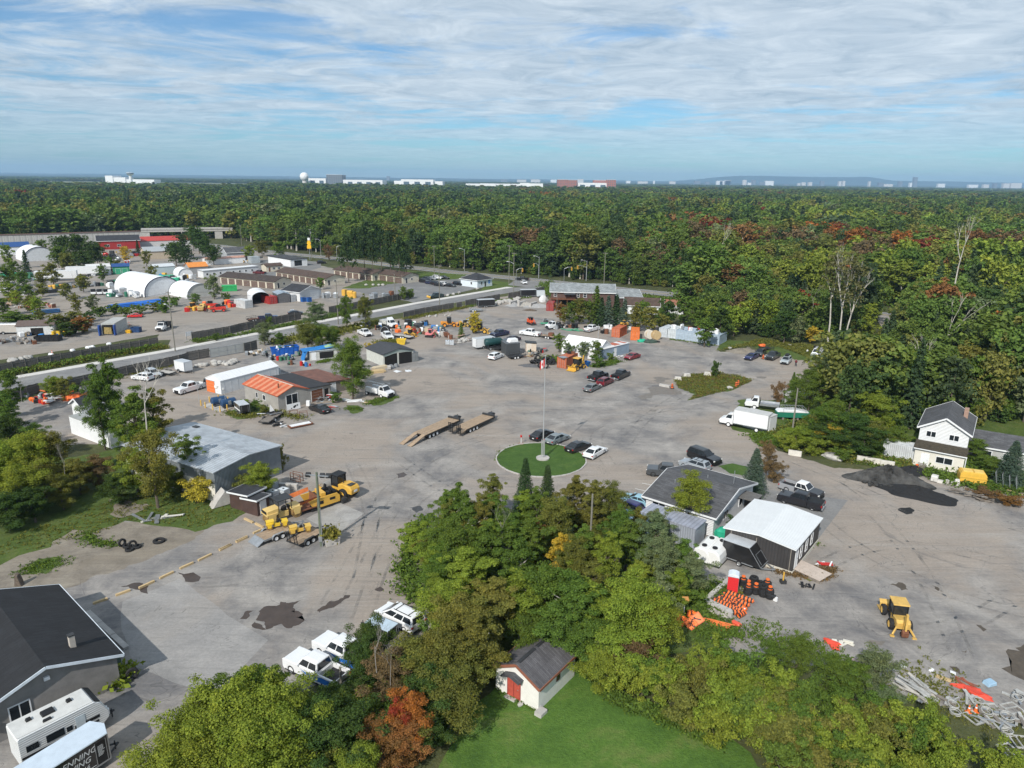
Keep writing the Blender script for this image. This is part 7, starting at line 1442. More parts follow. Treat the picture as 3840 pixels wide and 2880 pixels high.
enclosed(at(1880,180)+Vector((0,1.4,0)),radians(12),6.0,2.3,2.2,BLK,'black enclosed trailer behind the stone row',0,2);enclosed(at(2010,185)+Vector((0,1,0)),radians(5),3.0,2.0,2.0,(.55,.60,.63),'pale grey small trailer near the brown house',0,1);o=MB();o.blob((0,0,.9),(1.6,.8,1.6),10,6,.1);solo(o.build('covered_boat',mat('shrink_wrap',(.68,.69,.70),.5)),'boat shrink-wrapped in white standing by the brown house','boat',at(2035,235)+Vector((0,.8,0)),.3)
container(at(2068,320),at(2115,322),'dark red shipping container below the brown house',(.28,.03,.025),6.06,2.6,2.44)
# yard centre: container, backhoe, tents
win('H');container(at(520,1045),at(602,1058),'orange-brown shipping container behind the yellow backhoe',(.42,.12,.055),6.06);o=MB().box(-.7,.7,-.9,.9,0,.12).build('roof_panel',STEEL);solo(o,'pale panel lying on the orange-brown container roof','panel',at(585,940,2.6),radians(35));junk([at(640,900,2.6),at(690,905,2.6)],4,[RUST,BLACK],'rusty machine part on the container roof','parts on the container roof',(.4,.9),zmax=0)
for o in[q for q in COL.objects if q.get('group')=='parts on the container roof']:o.location.z=2.6
loader(at(730,1075)+Vector((0,1.0,0)),ang(at(800,1030),at(650,1085)),'yellow backhoe loader facing left by the orange-brown container',YEL,.92,'backhoe_loader',True);dumpster(at(800,1045),at(870,1030),1.4,1.1,'small blue bin behind the yellow backhoe',(.02,.10,.30))
A_=Vector((12.4,174.4,0));bldg('white_tent','large white canvas tent with overgrown front in the yard',A_,polar(A_,-35,10.5),7.0,2.3,'gx',2.0,mat('canvas_wall',(.66,.67,.68),.7),mat('white_canvas',(.76,.76,.76),.6,0,.04),.15,cat='tent');A_=at(1000,962);t,L_,ro=bldg('blue_cabin','pale blue container cabin with white and rust-red roof',A_,polar(A_,45,10.5),2.8,2.5,'flat',0,ribs('pale_blue_sheet',(.33,.42,.52),0,.3,.5,.1,.025,.08),mat('white_sheet_roof',(.66,.66,.66),.5,0,.1),.12,[('f',4.4,.1,.8,1.95,'door',WHITE)],cat='cabin');MB().box(5.0,7.4,.4,2.9,2.64,2.68).build('rust_roof_patch',mat('rust_red_patch',(.42,.12,.07),.7,0,.3),ro);MB().box(9.0,10,.4,2.9,2.64,2.68).build('rust_roof_patch',mat('rust_red_patch',(.4,.1,.07)),ro)
boards([at(1150,940),at(1260,930)],7,1.6,[mat('junk_blue',(.03,.15,.4)),WHITE,WOOD],'blue and white scrap in front of the pale blue cabin','scrap by the blue cabin',zmax=.3);car('sedan',(.22,.012,.02),(1368,948),(1288,972),'red sedan parked beside the pale blue cabin')
car('pickup',BLK,(932,1192),(1036,1152),'black pickup at the left of the group of four','pickup truck',cover=True);car('pickup',BLK,(1176,1178),(1264,1138),'black pickup at the right of the group of four','pickup truck',cover=True);car('suv',DRD,(1020,1242),(1096,1208),'dark red crossover between the black pickups');car('sedan',GRY,(886,1304),(962,1268),'grey sedan nearest the camera in the group of four')
# containers along the trees
a,b=at(1665,738),at(2190,812);aa=ang(a,b)
for i in range(6):
 p=a+Vector((cos(aa),sin(aa),0))*2.47*i;container(p,p+Vector((cos(aa),sin(aa),0)),('first','second','third','fourth','fifth','sixth')[i]+' pale steel container from the orange ones, in the row',((.52,.56,.58),(.36,.44,.52),(.36,.44,.52),(.38,.45,.52),(.58,.60,.61),(.34,.42,.50))[i],6.06,2.6,2.44,group='row of pale containers')
 junk([p+Vector((-sin(aa)*1.2+cos(aa)*1.2,cos(aa)*1.2+sin(aa)*1.2,0)),p+Vector((-sin(aa)*4,cos(aa)*4,0))],3,[BLACK,WHITE,RUST,STEEL,RED],'odd item stored on the container roofs','items on the container roofs',(.5,1.3),zmax=0)
for o in[q for q in COL.objects if q.get('group')=='items on the container roofs']:o.location.z=2.6
A_=a+Vector((cos(aa),sin(aa),0))*-2.6;container(A_,A_+Vector((cos(aa),sin(aa),0)),'pale container half hidden by bushes at the row start',(.50,.54,.57),6.06)
container(at(1085,728),at(1172,738),'orange-brown container with a machine on its roof',(.48,.13,.055),6.06);container(at(1282,762),at(1365,766),'bright orange container beside the cable reels',(.66,.16,.03),6.06);t=loader(at(1150,620,2.6)+Vector((2.2,2.5,0)),radians(30),'small yellow machine standing on the orange-brown container',YEL,.45)
for(x,y),lab in(((1480,750),'large white cable reel beside the orange container'),((1550,758),'tan cable reel with wooden flanges')):
 t=thing('cable_reel',lab,'cable reel',at(x,y)+Vector((0,.6,0)),radians(20));m=MB();[m.cyl((0,q,1.25),(0,q+.1,1.25),1.25,18)for q in(-.7,.6)];m.build('flange',mat('reel_white',(.66,.62,.55),.8)if x<1500 else NEWWOOD,t);MB().cyl((0,-.6,1.25),(0,.6,1.25),.75,16).build('cable_drum',mat('reel_tan',(.45,.35,.22)),t)
for x,y,c_,s_ in((1400,780,'green_tarp',1.4),(1490,785,'dark_net',1.8)):o=MB();o.blob((0,0,.2),(s_,s_*.6,.6),11,6,.3);solo(o.build('tarp_heap',mat(c_,(.04,.065,.05),.8,0,.3)),('green tarpaulin' if 'green' in c_ else 'dark netting')+' heap before the cable reels','tarp',at(x,y),0)
tyre(at(1560,782),'black tyre flat on the gravel beside the netting',.8);truck((580,640),(500,650),'flat','white flatbed truck by the bare shrub',name='flatbed_truck',bl=2.8,wb=3.6,bodym=DSTEEL);car('pickup',WHT,(870,682),(948,660),'white pickup with lumber rack seen from behind','pickup truck',cover=False)
boards([at(390,600),at(490,620)],8,4.5,[mat('green_form',(.05,.36,.20),.6)],'green steel form panel stacked left of the flatbed','green forms left',zmax=.6,dirn=radians(-10));boards([at(630,660),at(760,670)],8,4.0,[mat('green_form',(.05,.36,.2))],'green steel form panel right of the flatbed','green forms right',zmax=.6,dirn=radians(-15));junk([at(640,630),at(720,640),at(1000,690),at(1060,700)],12,[BLACK,DSTEEL,RUST,STEEL],'dark equipment item stored along the spruces','equipment along the spruces',(.7,1.6))
# island barriers
for(x,y),lab in(((1775,1180),'white and red barrier block at the grass island'),((1870,1145),'white concrete block on the grass island'),((2080,1130),'grey concrete block at the back of the grass island')):o=MB().slab([(-.8,0),(.8,0),(.6,.8),(-.6,.85)],-.4,.4,.05).build('barrier_block',mat('pale_block',(.58,.55,.50),.85,0,.15));solo(o,lab,'barrier',at(x,y),RND.uniform(-.5,.5))
P=[at(1585,1235),at(1690,1255)];o=MB().slab([(0,0),((P[1]-P[0]).length,0),((P[1]-P[0]).length,.5),(0,.5)],-.3,.3,.06).build('concrete_beam',CONC);solo(o,'long concrete beam lying at the tip of the grass island','beam',P[0],ang(*P));traffic_drum(at(1715,1262),'red and white barrel standing at the concrete beam')
win('F');junk([at(620,640),at(760,610),at(840,600),at(700,650)],14,JK,'odd bin or crate along the fence left of the blue skip','bins along the fence',(.4,1.0));win('G');junk([at(700,480),at(900,520),at(1000,540),at(820,470)],24,JK+[RUST,ORANGE,YEL,WHITE],'scrap part between the loaders and the excavator','scrap between the machines',(.6,1.6),name='scrap_part');junk([at(1180,480),at(1420,520),at(1300,470)],12,[DSTEEL,RUST,YEL,STEEL],'machine part beside the yellow loaders','parts beside the loaders',(.7,1.6),name='machine_part');junk([at(2060,430),at(2200,460),at(2120,600)],12,[BLACK,DSTEEL,STEEL,RUST],'stored item under the spruces','items under the spruces',(.7,1.5))
car('pickup',SIL,(1195,470),(1290,480),'silver pickup half hidden behind the orange loader','pickup truck');win('H');junk([at(1290,640),at(1500,650),at(1030,650)],10,[WHITE,STEEL,RUST,WOOD],'stored item behind the orange containers','items behind the containers',(.6,1.5))
# ================================================================ east side
def carxy(kind,col,p,hd,label,group=None,cat='car',**kw):
 t=thing(dict(pickup='pickup_truck',bigpickup='pickup_truck',van='cargo_van',suv='crossover_car').get(kind,'parked_car'),label,cat,p,radians(hd),group);carbody(t,kind,paint(col),**kw);return t
win('I')
carxy('sedan',(.01,.015,.09),at(612,690)+Vector((0,1,0)),230,'blue sedan at the left of the group by the mound');carxy('suv',BLK,at(705,650)+Vector((0,1,0)),235,'black crossover behind the blue sedan');carxy('pickup',(.03,.035,.04),at(842,690)+Vector((0,1.4,0)),232,'charcoal pickup facing the camera by the mound',cat='pickup truck');t=carxy('suv',(.36,.40,.42),at(978,735)+Vector((0,1.2,0)),238,'silver crossover with black roof box next to the standing person');MB().slab([(-1.0,0),(.8,0),(1.0,.2),(.7,.4),(-.9,.4)],-.4,.4,.08).build('roof_box',BLACK,t).location=(-.6,0,1.75);carxy('van',WHT,at(1305,665)+Vector((0,1.5,0)),238,'white cargo van parked in the weeds',cat='van',rack=True)
traffic_drum(at(723,680),'traffic drum standing before the black crossover');traffic_drum(at(442,968),'left traffic drum of the pair on the grass island');traffic_drum(at(464,952),'right traffic drum of the pair on the grass island');rock(at(378,992),1.1,'pale boulder at the tip of the grass island');rock(at(378,575),.9,'pale block in the grass near the container row')
flat_trailer(at(690,585),at(785,585),1.7,'dark cage trailer with an orange cover by the mound',DSTEEL,0,.8,name='cage_trailer',axles=1);o=MB();o.blob((0,0,.2),(.9,.6,.45),9,5,.25);solo(o.build('orange_cover',ORANGE),'orange cover lying in the dark cage trailer','cover',at(715,580)+Vector((0,.3,.8)),0);heap(at(520,610)+Vector((0,1,0)),4.5,2.5,.8,G_DIRT,'low earth mound with wheel tracks by the cars',name='earth_mound',seed=12)
junk([at(1180,610),at(1270,600)],4,[BLACK,WHITE,BLACK],'black and white machine part beside the cargo van','parts beside the van',(.6,1.4));boards([at(990,540),at(1050,545),at(1110,560)],4,2.6,[WOOD,CONC],'weathered timber dumped in the weeds','timber in the weeds',zmax=.3)
# the person by the silver car
b=at(1060,757);t=thing('person','person in dark red top and dark trousers standing beside the silver crossover','person',b,radians(250));me=bpy.data.meshes.new('body');jv=[(0,0,.95),(0,0,1.2),(0,0,1.42),(0,0,1.52),(.02,0,1.66),(-.1,-.1,.9),(-.02,-.12,.5),(-.08,-.13,.08),(.08,-.14,.03),(-.1,.1,.9),(.0,.12,.5),(-.06,.13,.08),(.1,.14,.03),(0,-.2,1.4),(.02,-.27,1.12),(.2,-.2,1.05),(0,.2,1.4),(.02,.27,1.12),(.2,.2,1.05)];je=[(0,1),(1,2),(2,3),(3,4),(0,5),(5,6),(6,7),(7,8),(0,9),(9,10),(10,11),(11,12),(2,13),(13,14),(14,15),(2,16),(16,17),(17,18)]
me.from_pydata(jv,je,[]);o=link('body',me,t);me.materials.append(mat('dark_clothes',(.035,.035,.05),.9,0,.2));o.modifiers.new('skin','SKIN');o.modifiers.new('round','SUBSURF').levels=1
for v,r_ in zip(me.skin_vertices[0].data,(.15,.15,.16,.06,.1,.1,.08,.05,.05,.1,.08,.05,.05,.07,.055,.045,.07,.055,.045)):v.radius=(r_,r_)
me.skin_vertices[0].data[0].use_root=True
MB().slab([(-.17,1.0),(.17,1.0),(.19,1.42),(.0,1.5),(-.19,1.42)],-.23,.23,.06).build('jacket',mat('dark_red_top',(.16,.03,.035),.9),t);MB().blob((.02,0,1.66),(.11,.09,.13),10,8,0).build('face',mat('skin_tone',(.42,.25,.18),.6),t);MB().blob((-.005,0,1.71),(.12,.1,.11),10,6,0).build('hair',mat('dark_hair',(.03,.02,.015),.8),t)
# lorries and boat
truck((830,1225),(668,1205),'flat','white pickup with aluminium flatbed beside the trees',name='flatbed_truck',bl=3.6,bonnet=1.0,wb=4.2);truck((650,1440),(362,1382),'box','white box truck with long plain body',bl=6.0,bw=2.5,bh=2.5,wb=5.0,bonnet=.9);bldg('truck_box','second white box body standing behind the box truck',at(530,1215,3),at(800,1287,3),2.4,2.9,'flat',0,WHITE,mat('box_roof',(.5,.5,.5)),.03,cat='truck body')
t=thing('boat','white boat with green hull on a stand under the trees','boat',at(1000,1300),radians(-5));m=MB();m.slab([(-2.6,.5),(2.2,.5),(3.3,1.5),(-2.7,1.5)],-1.0,1.0,.25);m.build('hull',mat('boat_green',(.02,.16,.10),.4),t);MB().slab([(-2.6,1.51),(3.1,1.51),(2.2,1.75),(.6,2.0),(-2.4,1.75)],-.95,.95,.2).build('deck',WHITE,t);m=MB();[m.beam((-1.6+i*.5,-1.1,2.3),(-1.6+i*.5,1.1,2.3),.05)for i in range(9)];m.beam((-1.6,-1.1,2.3),(2.4,-1.1,2.3),.06);m.beam((-1.6,1.1,2.3),(2.4,1.1,2.3),.06);[m.beam((x,y,1.5),(x,y,2.3),.05)for x in(-1.6,2.4)for y in(-1.1,1.1)];m.build('rack',STEEL,t)
t=thing('boat_stand','timber stand under the green boat','stand',at(1000,1300),radians(-5));MB().box(-1.6,-1.3,-.9,.9,0,.49).build('block',WOOD,t);MB().box(1.0,1.3,-.9,.9,0,.49).build('block',WOOD,t)
t=thing('aluminium_staging','white aluminium ladders and staging stacked among the trees','staging',at(1050,1120),radians(15));m=MB()
for z in(.3,.9,1.5,2.1):[m.beam((-2.6,y,z),(2.6,y,z),.06)for y in(-.4,.4)];[m.beam((x*.55,-.4,z),(x*.55,.4,z),.04)for x in range(-4,5)]
[m.beam((x,y,0),(x,y,2.1),.07)for x in(-2.5,2.5)for y in(-.4,.4)];m.build('frame',WHITE,t)
pole(1015,1520,9.2,'weathered pale pole rising from the bushes by the box truck',cross=0,r=.17)
# old house and its ground
A_=Vector((62.9,103.7,0));t,L_,ro=bldg('old_house_porch','cream ground-floor front with mossy flat roof, joined to the old house',A_,polar(A_,-35,6.6),2.6,2.9,'shed',.35,CREAM,mat('mossy_roof',(.055,.045,.03),.95,0,.5,3,.05),.25,[('f',2.9,1.0,2.3,1.1),('f',1.0,.1,1.0,2.0,'door',WHITE)]);MB().box(-.2,L_+.3,-.42,-.3,2.75,2.88).build('gutter',WHITE,t);MB().cyl((L_+.2,-.36,0),(L_+.2,-.36,2.8),.06).build('downpipe',WHITE,t)
A2=A_+Vector((cos(radians(55)),sin(radians(55)),0))*2.65;t,L_,ro=bldg('old_house','two-storey white house with grey shingled gable roof',A2,polar(A2,-35,6.6),10.5,5.6,'gy',1.9,SID,SHG,.4,[('f',.9,4.1,1.4,1.0),('f',4.0,4.1,1.4,1.0),('r',3,4.0,1.2,1.0),('r',7,4.0,1.2,1.0),('r',5,1.2,1.2,1.1)],trim=WHITE);MB().box(5.2,5.8,6.5,7.1,6.1,7.9).build('chimney',mat('old_brick',(.34,.22,.17),.9,0,.2,4),ro)
A3=A2+Vector((cos(radians(-35))*6.7+cos(radians(55))*4.5,sin(radians(-35))*6.7+sin(radians(55))*4.5,0));bldg('old_house_wing','single-storey grey wing with shingled roof beside the old house',A3,polar(A3,-32,13),6.5,2.8,'gx',1.5,mat('grey_render',(.40,.40,.39),.9,0,.1),SHG,.35,[('f',2.0,1.1,1.2,1.1),('f',4.6,1.1,.9,1.1)],trim=WHITE)
win('Q');container(at(1258,378),at(1425,412),'white steel container in the weeds before the old house',(.60,.62,.63),2.44,2.6,6.06,'n');
BLKA=mat('fresh_asphalt',(.014,.014,.015),.85,0,.3,3,.05);MIXA=mat('broken_asphalt',(.05,.049,.047),.95,0,.95,.6,.15);heap(at(1310,560)+Vector((.5,1.2,0)),5.4,3.2,2.1,MIXA,'large pile of broken grey asphalt and millings','asphalt_pile',seed=21,rz=radians(-12),rough=.34,n=44,k=14);heap(at(1500,635)+Vector((0,.3,0)),5.2,2.6,1.2,BLKA,'flat pile of jet-black fresh asphalt','asphalt_pile',seed=22,rz=radians(-25),rough=.12,n=40);heap(at(1140,530),1.6,1.0,.5,BLKA,'small black asphalt heap at the left foot of the pile','asphalt_pile',seed=23);heap(at(1480,500)+Vector((0,1,0)),3.4,1.6,1.0,BLKA,'black asphalt ridge behind the grey pile','asphalt_pile',seed=24)
for i in range(30):rock(at(1120,560).lerp(at(1420,600),RND.random())+Vector((0,RND.uniform(-.8,.8),RND.uniform(0,.3))),RND.uniform(.25,.7),'broken asphalt lump at the foot of the pile',MIXA,'asphalt lumps')
sheet('asphalt_spill',[at(1385,745),at(1440,722),at(1475,735),at(1430,755)],.013,BLKA,rag=.5,step=.4)
t=thing('yellow_skip','yellow steel waste container with twin lids beside the old house','skip',at(1775,560),ang(at(1775,560),at(1905,578)));LL=3.4;MB().slab([(0,.1),(LL,.1),(LL,1.6),(LL-.2,1.9),(.2,1.9),(0,1.6)],0,2.0,.06).build('hull',mat('skip_yellow',(.66,.40,.06),.5,0,.12),t);[MB().box(.35+i*1.45,1.6+i*1.45,.3,1.7,1.905,1.99).build('lid',mat('lid_yellow',(.72,.50,.14),.5),t)for i in range(2)];[MB().box(-.05,LL+.05,-.07,-.002,z,z+.12).build('rib',mat('skip_yellow',(.6,.4,.06)),t)for z in(.5,1.1)]
traffic_drum(at(1490,470),'traffic drum at the door of the cream porch',);t=thing('pallet','grey pallet leaning by the cream porch door','pallet',at(1520,470),radians(-35));[MB().box(-.55,.55,-.03,.03,.05+i*.2,.17+i*.2).build('slat',WOOD,t)for i in range(6)]
for(x,y),lab in(((1138,412),'left white concrete barrier in the weeds by the pile'),((1208,425),'middle white concrete barrier in the weeds by the pile'),((1295,442),'right white concrete barrier in the weeds by the pile'),((678,372),'pale concrete barrier beside the lane bend')):o=MB().slab([(-1.0,0),(1.0,0),(1.0,.85),(-1.0,.85)],-.3,.3,.1).build('concrete_barrier',mat('pale_barrier',(.60,.57,.51),.9,0,.12));solo(o,lab,'barrier',at(x,y),radians(-25))
rock(at(940,395),2.6,'long pale boulder half buried in the weeds',flat=.4);cone(at(1325,425),'orange cone on the white barrier by the pile')
boards([at(1740,620),at(1950,680),at(1840,650)],34,2.4,[WOOD,WOOD,mat('grey_wood',(.26,.23,.20))],'weathered plank in the loose wood pile','loose wood pile',zmax=.7,wd=(.08,.25),dirn=radians(-20));junk([at(1610,545),at(1760,570)],12,[mat('crumpled_plastic',(.60,.58,.54)),CONC],'pale plastic and rubble scrap beside the yellow skip','scrap by the yellow skip',(.3,.9));boards([at(1940,570),at(2150,630)],6,4.5,[WOOD,NEWWOOD],'long weathered timber along the wire panels','long timbers',zmax=.3,wd=(.12,.2),dirn=radians(-35));boards([at(1960,480),at(2070,500)],6,2.6,[mat('beam_yellow',(.5,.3,.05))],'yellow steel beam in the weeds behind the skip','yellow beams',zmax=.8,wd=(.1,.2),dirn=radians(-30))
for i in range(4):
 p=at(2030+i*45,585+i*14);t=thing('fence_panel','leaning wire mesh panel among the stored timbers','panel',p,radians(50),'leaning wire panels');f=MB();[f.beam((x,0,0),(x,.5,2.2),.06)for x in(0,2.6)];[f.beam((0,q*.5,q*2.2),(2.6,q*.5,q*2.2),.06)for q in(0,1)];[f.beam((.26*k,.0,0),(.26*k,.5,2.2),.015)for k in range(1,10)];f.build('frame',STEEL,t)
 # white scrap in the lower right corner
win('R');PW=mat('old_white_pvc',(.36,.36,.345),.85,0,.35,2)
boards([at(1260,1100),at(1480,1140),at(1380,1180),at(1420,1090)],26,2.6,[PW,PW,mat('pale_wood',(.5,.47,.42))],'white painted board in the fan-shaped scrap heap','white boards in the heap',zmax=.6,wd=(.12,.3),dirn=radians(-62))
for i,(x,y,r_)in enumerate(((1640,1225,.85),(1660,1280,.75),(1885,1275,.8),(2030,1310,1.0),(1830,1200,.7),(2030,1420,.8),(2100,1180,.9))):
 t=thing('pipe_coil',('first','second','third','fourth','fifth','sixth','seventh')[i]+' coil of white pipe in the lower right scrap','pipe coil',at(x,y));t.rotation_euler=(RND.uniform(-.15,.15),RND.uniform(-.15,.15),0);[MB().torus((RND.uniform(-.05,.05),RND.uniform(-.05,.05),.08+.13*k),r_*.55*RND.uniform(.8,1),.045,16,6).build('pipe_turn',PW,t)for k in range(3)]
for i,(x,y)in enumerate(((1795,1310),(1925,1250),(2045,1540),(2060,1240),(2120,1480))):
 t=thing('window_casing',('first','second','third','fourth','fifth')[i]+' white window frame in the lower right scrap','frame',at(x,y),RND.uniform(0,2));f=MB();[f.box(-.7,.7,y0,y0+.1,.02,.12)for y0 in(-.6,0,.5)];[f.box(x0,x0+.1,-.6,.6,.02,.14)for x0 in(-.7,.6)];f.build('frame',PW,t)
boards([at(1600,1200),at(1900,1350),at(2140,1350),at(1760,1170),at(2140,1150)],40,1.6,[PW,PW,STEEL,WOOD],'pale scrap strip scattered in the lower right corner','scattered pale scrap',zmax=.25,wd=(.08,.35));cone(at(1755,1265),'left orange cone in the white scrap');cone(at(1805,1262),'right orange cone in the white scrap');boards([at(1690,1060),at(1750,1060)],8,1.6,[mat('red_brown_bar',(.30,.10,.06))],'red-brown bar in the small bundle on the gravel','red-brown bars',zmax=.15,dirn=radians(-70),wd=(.06,.1));o=MB();o.blob((0,0,.1),(1.5,.5,.25),10,5,.35);solo(o.build('orange_netting',mat('orange_net',(.6,.07,.04))),'spread red-orange netting by the pipe coils','netting',at(1800,1130),radians(-35));o=MB().slab([(-.5,0),(.5,0),(.4,.3),(-.4,.25)],-.35,.35,.06).build('blue_tub',mat('pale_blue_tub',(.30,.45,.58)));solo(o,'pale blue plastic tub near the gravel edge','tub',at(1905,1065),.3);rock(at(985,960),1.5,'pink-grey pointed boulder in the hedge',mat('pink_granite',(.42,.32,.30),.9,0,.2));boards([at(1235,960),at(1290,940),at(1645,990)],6,.6,[WHITE],'small white scrap on the gravel edge','small white scraps',zmax=.05);boards([at(905,775),at(930,810),at(840,780)],5,.9,[mat('off_white',(.66,.63,.55))],'chalky white lump by the netting','chalky lumps',zmax=.15);boards([at(1580,1030),at(1640,1070)],2,2.0,[NEWWOOD],'single timber stick on the gravel','timber sticks',zmax=.03,dirn=radians(-40))
# ================================================================ fences, poles, wires
win('E');fence([at(160,880),at(440,800)],'grey board fence behind the roadwork heap',2.2);fence([at(680,785),at(800,745),at(1500,580),at(1960,485),at(2060,455)],'long grey board fence behind the parked crossovers',2.2);win('F');fence([at(10,705),at(240,665)],'short grey board fence at the left of the gate',2.3);fence([at(600,615),at(735,580)],'short grey board fence right of the gate',2.4)
win('G');fence([at(590,403),at(760,365),at(1110,302)],'grey board fence along the road above the salvage row',2.2);fence([at(1140,300),at(1195,290)],'lone leaning fence section in the gap',2.2);fence([at(1230,275),at(1590,207)],'grey board fence behind the black enclosed trailer',2.2);fence([at(1675,198),at(1900,160),at(2050,125)],'grey board fence behind the quarry stones',2.2)
win('E');fence([at(-260,640),at(0,592),at(560,490),at(1210,372),at(1735,285)],'long grey board fence on the far side of the road',2.3);win('A');fence([at(1660,1562),at(1990,1505)]+pts('B',(0,1482),(530,1375)),'grey board fence beyond the road by the entrance',2.3);win('B');fence([at(770,1325),at(1060,1272),at(1360,1212),at(1500,1185)],'grey board fence beyond the road below the parking lot',2.2)
win('F');t=thing('entrance_sign','white sign board at the far entrance beside the road','sign',at(30,480),ROADA);MB().box(-.9,.9,-.04,.04,1.0,2.2).build('panel',WHITE,t);[MB().beam((x,0,0),(x,0,2.3),.1).build('post',STEEL,t)for x in(-.8,.8)]
PL={}
for k,x,y,h,lab,kw in(('A',1515,1655,15,'tall wooden pole with a street lamp beside the road entrance',dict(lamp=(-1.6,1.2),cross=1)),('B',850,1420,13,'wooden pole among the roadside trees',{}),('B',1725,1260,14,'wooden pole beside the road below the parking lot',{}),('B',1405,1180,8,'short pale pole at the parking lot edge',dict(cross=0)),('B',1340,1180,8.5,'second short pole at the parking lot edge',dict(cross=0)),('B',1680,990,13,'wooden pole on the verge of the highway',{}),('B',620,860,16,'wooden pole by the yellow sign with transformer',dict(trans=True)),('C',250,1070,16,'wooden pole behind the small white house',{}),('C',290,1150,15.5,'wooden pole with street lamp at the road junction',dict(lamp=(-2.2,.8))),('C',655,960,10.5,'wooden pole beyond the junction',{}),('C',1070,1085,13.7,'wooden pole behind the brown house',{}),('D',100,980,10,'wooden pole with transformer at the wood edge',dict(trans=True)),('C',2200,1170,11,'wooden pole before the wood east of the house',{}),('D',1735,1650,9,'grey pole beside the woodland lane',dict(cross=1)),('A',2090,740,13,'wooden pole behind the grey-roofed house',{}),('A',1085,590,14,'wooden pole beyond the railway wall',{})):
 win(k);PL[(k,x)]=(at(x,y),h);pole(x,y,h,lab,**kw)
for k,x,y,h,d,lab in(('B',1940,960,10.4,(-2,.5),'steel street lamp on the far highway verge'),('C',508,1020,9.5,(-2,.6),'steel street lamp beyond the junction'),('C',918,1045,8.8,(-2,.4),'steel street lamp beside the traffic lights'),('B',700,830,9,(-2,.4),'steel street lamp left of the pines'),('B',840,880,8,(1.8,.4),'steel street lamp by the brown storage roofs')):win(k);pole(x,y,h,lab,lamp=d,wood=False,cross=0,name='street_lamp',r=.11)
def tlight(k,x,y,h,arm,lab):
 win(k);t=thing('traffic_light',lab,'traffic light',at(x,y));MB().cyl((0,0,0),(0,0,h),.1,8,.08).build('post',STEEL,t);m=MB();m.tube([(0,0,h-.3),(arm*.5,0,h+.5),(arm,0,h+.6)],.06);m.build('mast_arm',STEEL,t);b=MB();b.box(arm-.25,arm+.25,-.2,.2,h-.9,h+.55);o=b.build('signal_head',mat('signal_yellow',(.66,.36,.03),.5),t)
 for i in range(3):MB().cyl((arm,-.26,h+.3-i*.42),(arm,-.201,h+.3-i*.42),.14,10).build('lens',BLACK,o)
tlight('C',312,1070,6.0,2.6,'traffic light on the near left corner of the junction');tlight('C',725,1045,5.5,3.2,'traffic light on the near right corner of the junction');tlight('C',915,1048,6.2,-3.8,'traffic light on the far right corner of the junction');tlight('C',505,1022,6.0,-2.2,'traffic light on the far left corner of the junction')
ks=[('A',1515),('B',850),('B',1725),('C',290)]
for a,b,n in zip(ks,ks[1:],('entrance','tree','parking lot')):[wire(PL[a][0],PL[b][0],PL[a][1]-.2-d,PL[b][1]-.2-d,'%s power cable strung along the road from the %s pole'%(w_,n))for d,w_ in((0,'upper'),(1.3,'lower'))]
ks=[('A',2090),('B',620),('B',1680),('C',250),('C',1070),('D',100)]
for a,b,n in zip(ks,ks[1:],('grey-roofed house','yellow sign','verge','small white house','brown house')):[wire(PL[a][0],PL[b][0],PL[a][1]-.2-d,PL[b][1]-.2-d,'%s highway power cable running from the %s pole'%(w_,n),1.2)for d,w_ in((0,'upper'),(1.6,'lower'))]
wire((-83.9,171.9),(-140,120),14.6,12,'long power cable leaving the picture over the far yard',1.0)
win('M');pole(815,1130,3.4,'grey wooden stump pole rising from the foreground trees',cross=0,r=.14);win('N');pole(1130,1320,8.2,'tall bare wooden pole rising from the grove',cross=0,r=.15);win('H');pole(940,900,7.5,'thin steel mast with lamp bar behind the pale blue cabin',wood=False,cross=0,r=.07,name='lamp_mast');
# ================================================================ highway side buildings
A_=Vector((-21.6,292.6,0));bldg('corner_house','small white house with black hipped roof at the parking lot',A_,(-14.5,286.6),9.0,3.0,'hip',2.2,mat('pale_blue_white',(.62,.68,.73),.7,0,.04),SHD,.4,[('r',2.0,1.0,1.0,1.2),('r',4.2,.1,1.0,2.1,'door',DSTEEL),('r',6.4,1.0,1.3,1.6,'window',mat('blue_poster',(.05,.22,.6),.4)),('f',5.5,1.0,1.0,1.2)],trim=WHITE)
win('B')
for i,(x,y,k,c_)in enumerate(((1590,1062,'suv',BLK),(1645,1075,'sedan',NVY),(1690,1082,'suv',BLK),(1722,1092,'sedan',BLK),(1765,1090,'suv',WHT),(1815,1098,'sedan',BLK),(1885,1084,'suv',BLK),(1615,1040,'sedan',(.04,.05,.07)),(1660,1036,'sedan',SIL),(1705,1030,'suv',WHT),(1760,1030,'sedan',BLK))):carxy(k,c_,at(x,y)+Vector((0,1,0)),-28+RND.uniform(-4,4),('front row, car %s from the left in the parking lot' if y>1045 else 'back row, car %s from the left in the parking lot')%('one','two','three','four','five','six','seven','one','two','three','four')[i],'cars in the parking lot')
t=car('pickup',(.012,.03,.03),(1745,1188),(1665,1196),'dark green pickup with yellow snow plough at the lot edge','pickup truck');m=MB();m.slab([(3.1,.1),(3.2,.1),(3.35,.5),(3.25,.95),(3.15,.95),(3.2,.5)],-1.3,1.3);m.build('plough_blade',mat('plough_yellow',(.7,.42,.08),.5),t)
for i,x in enumerate((1090,1150,1200,1235,1795,1845,1895,2050)):win('B');rock(at(x,1085 if x<1300 else 1175-(x-1795)*.22),1.3,'pale boulder lining the parking lot edge',group='boulders round the parking lot')
win('C');carxy('hatch',WHT,at(380,1070),-75,'white car waiting at the junction');carxy('pickup',BLK,at(365,1040),170,'black pickup crossing the junction',cat='pickup truck')
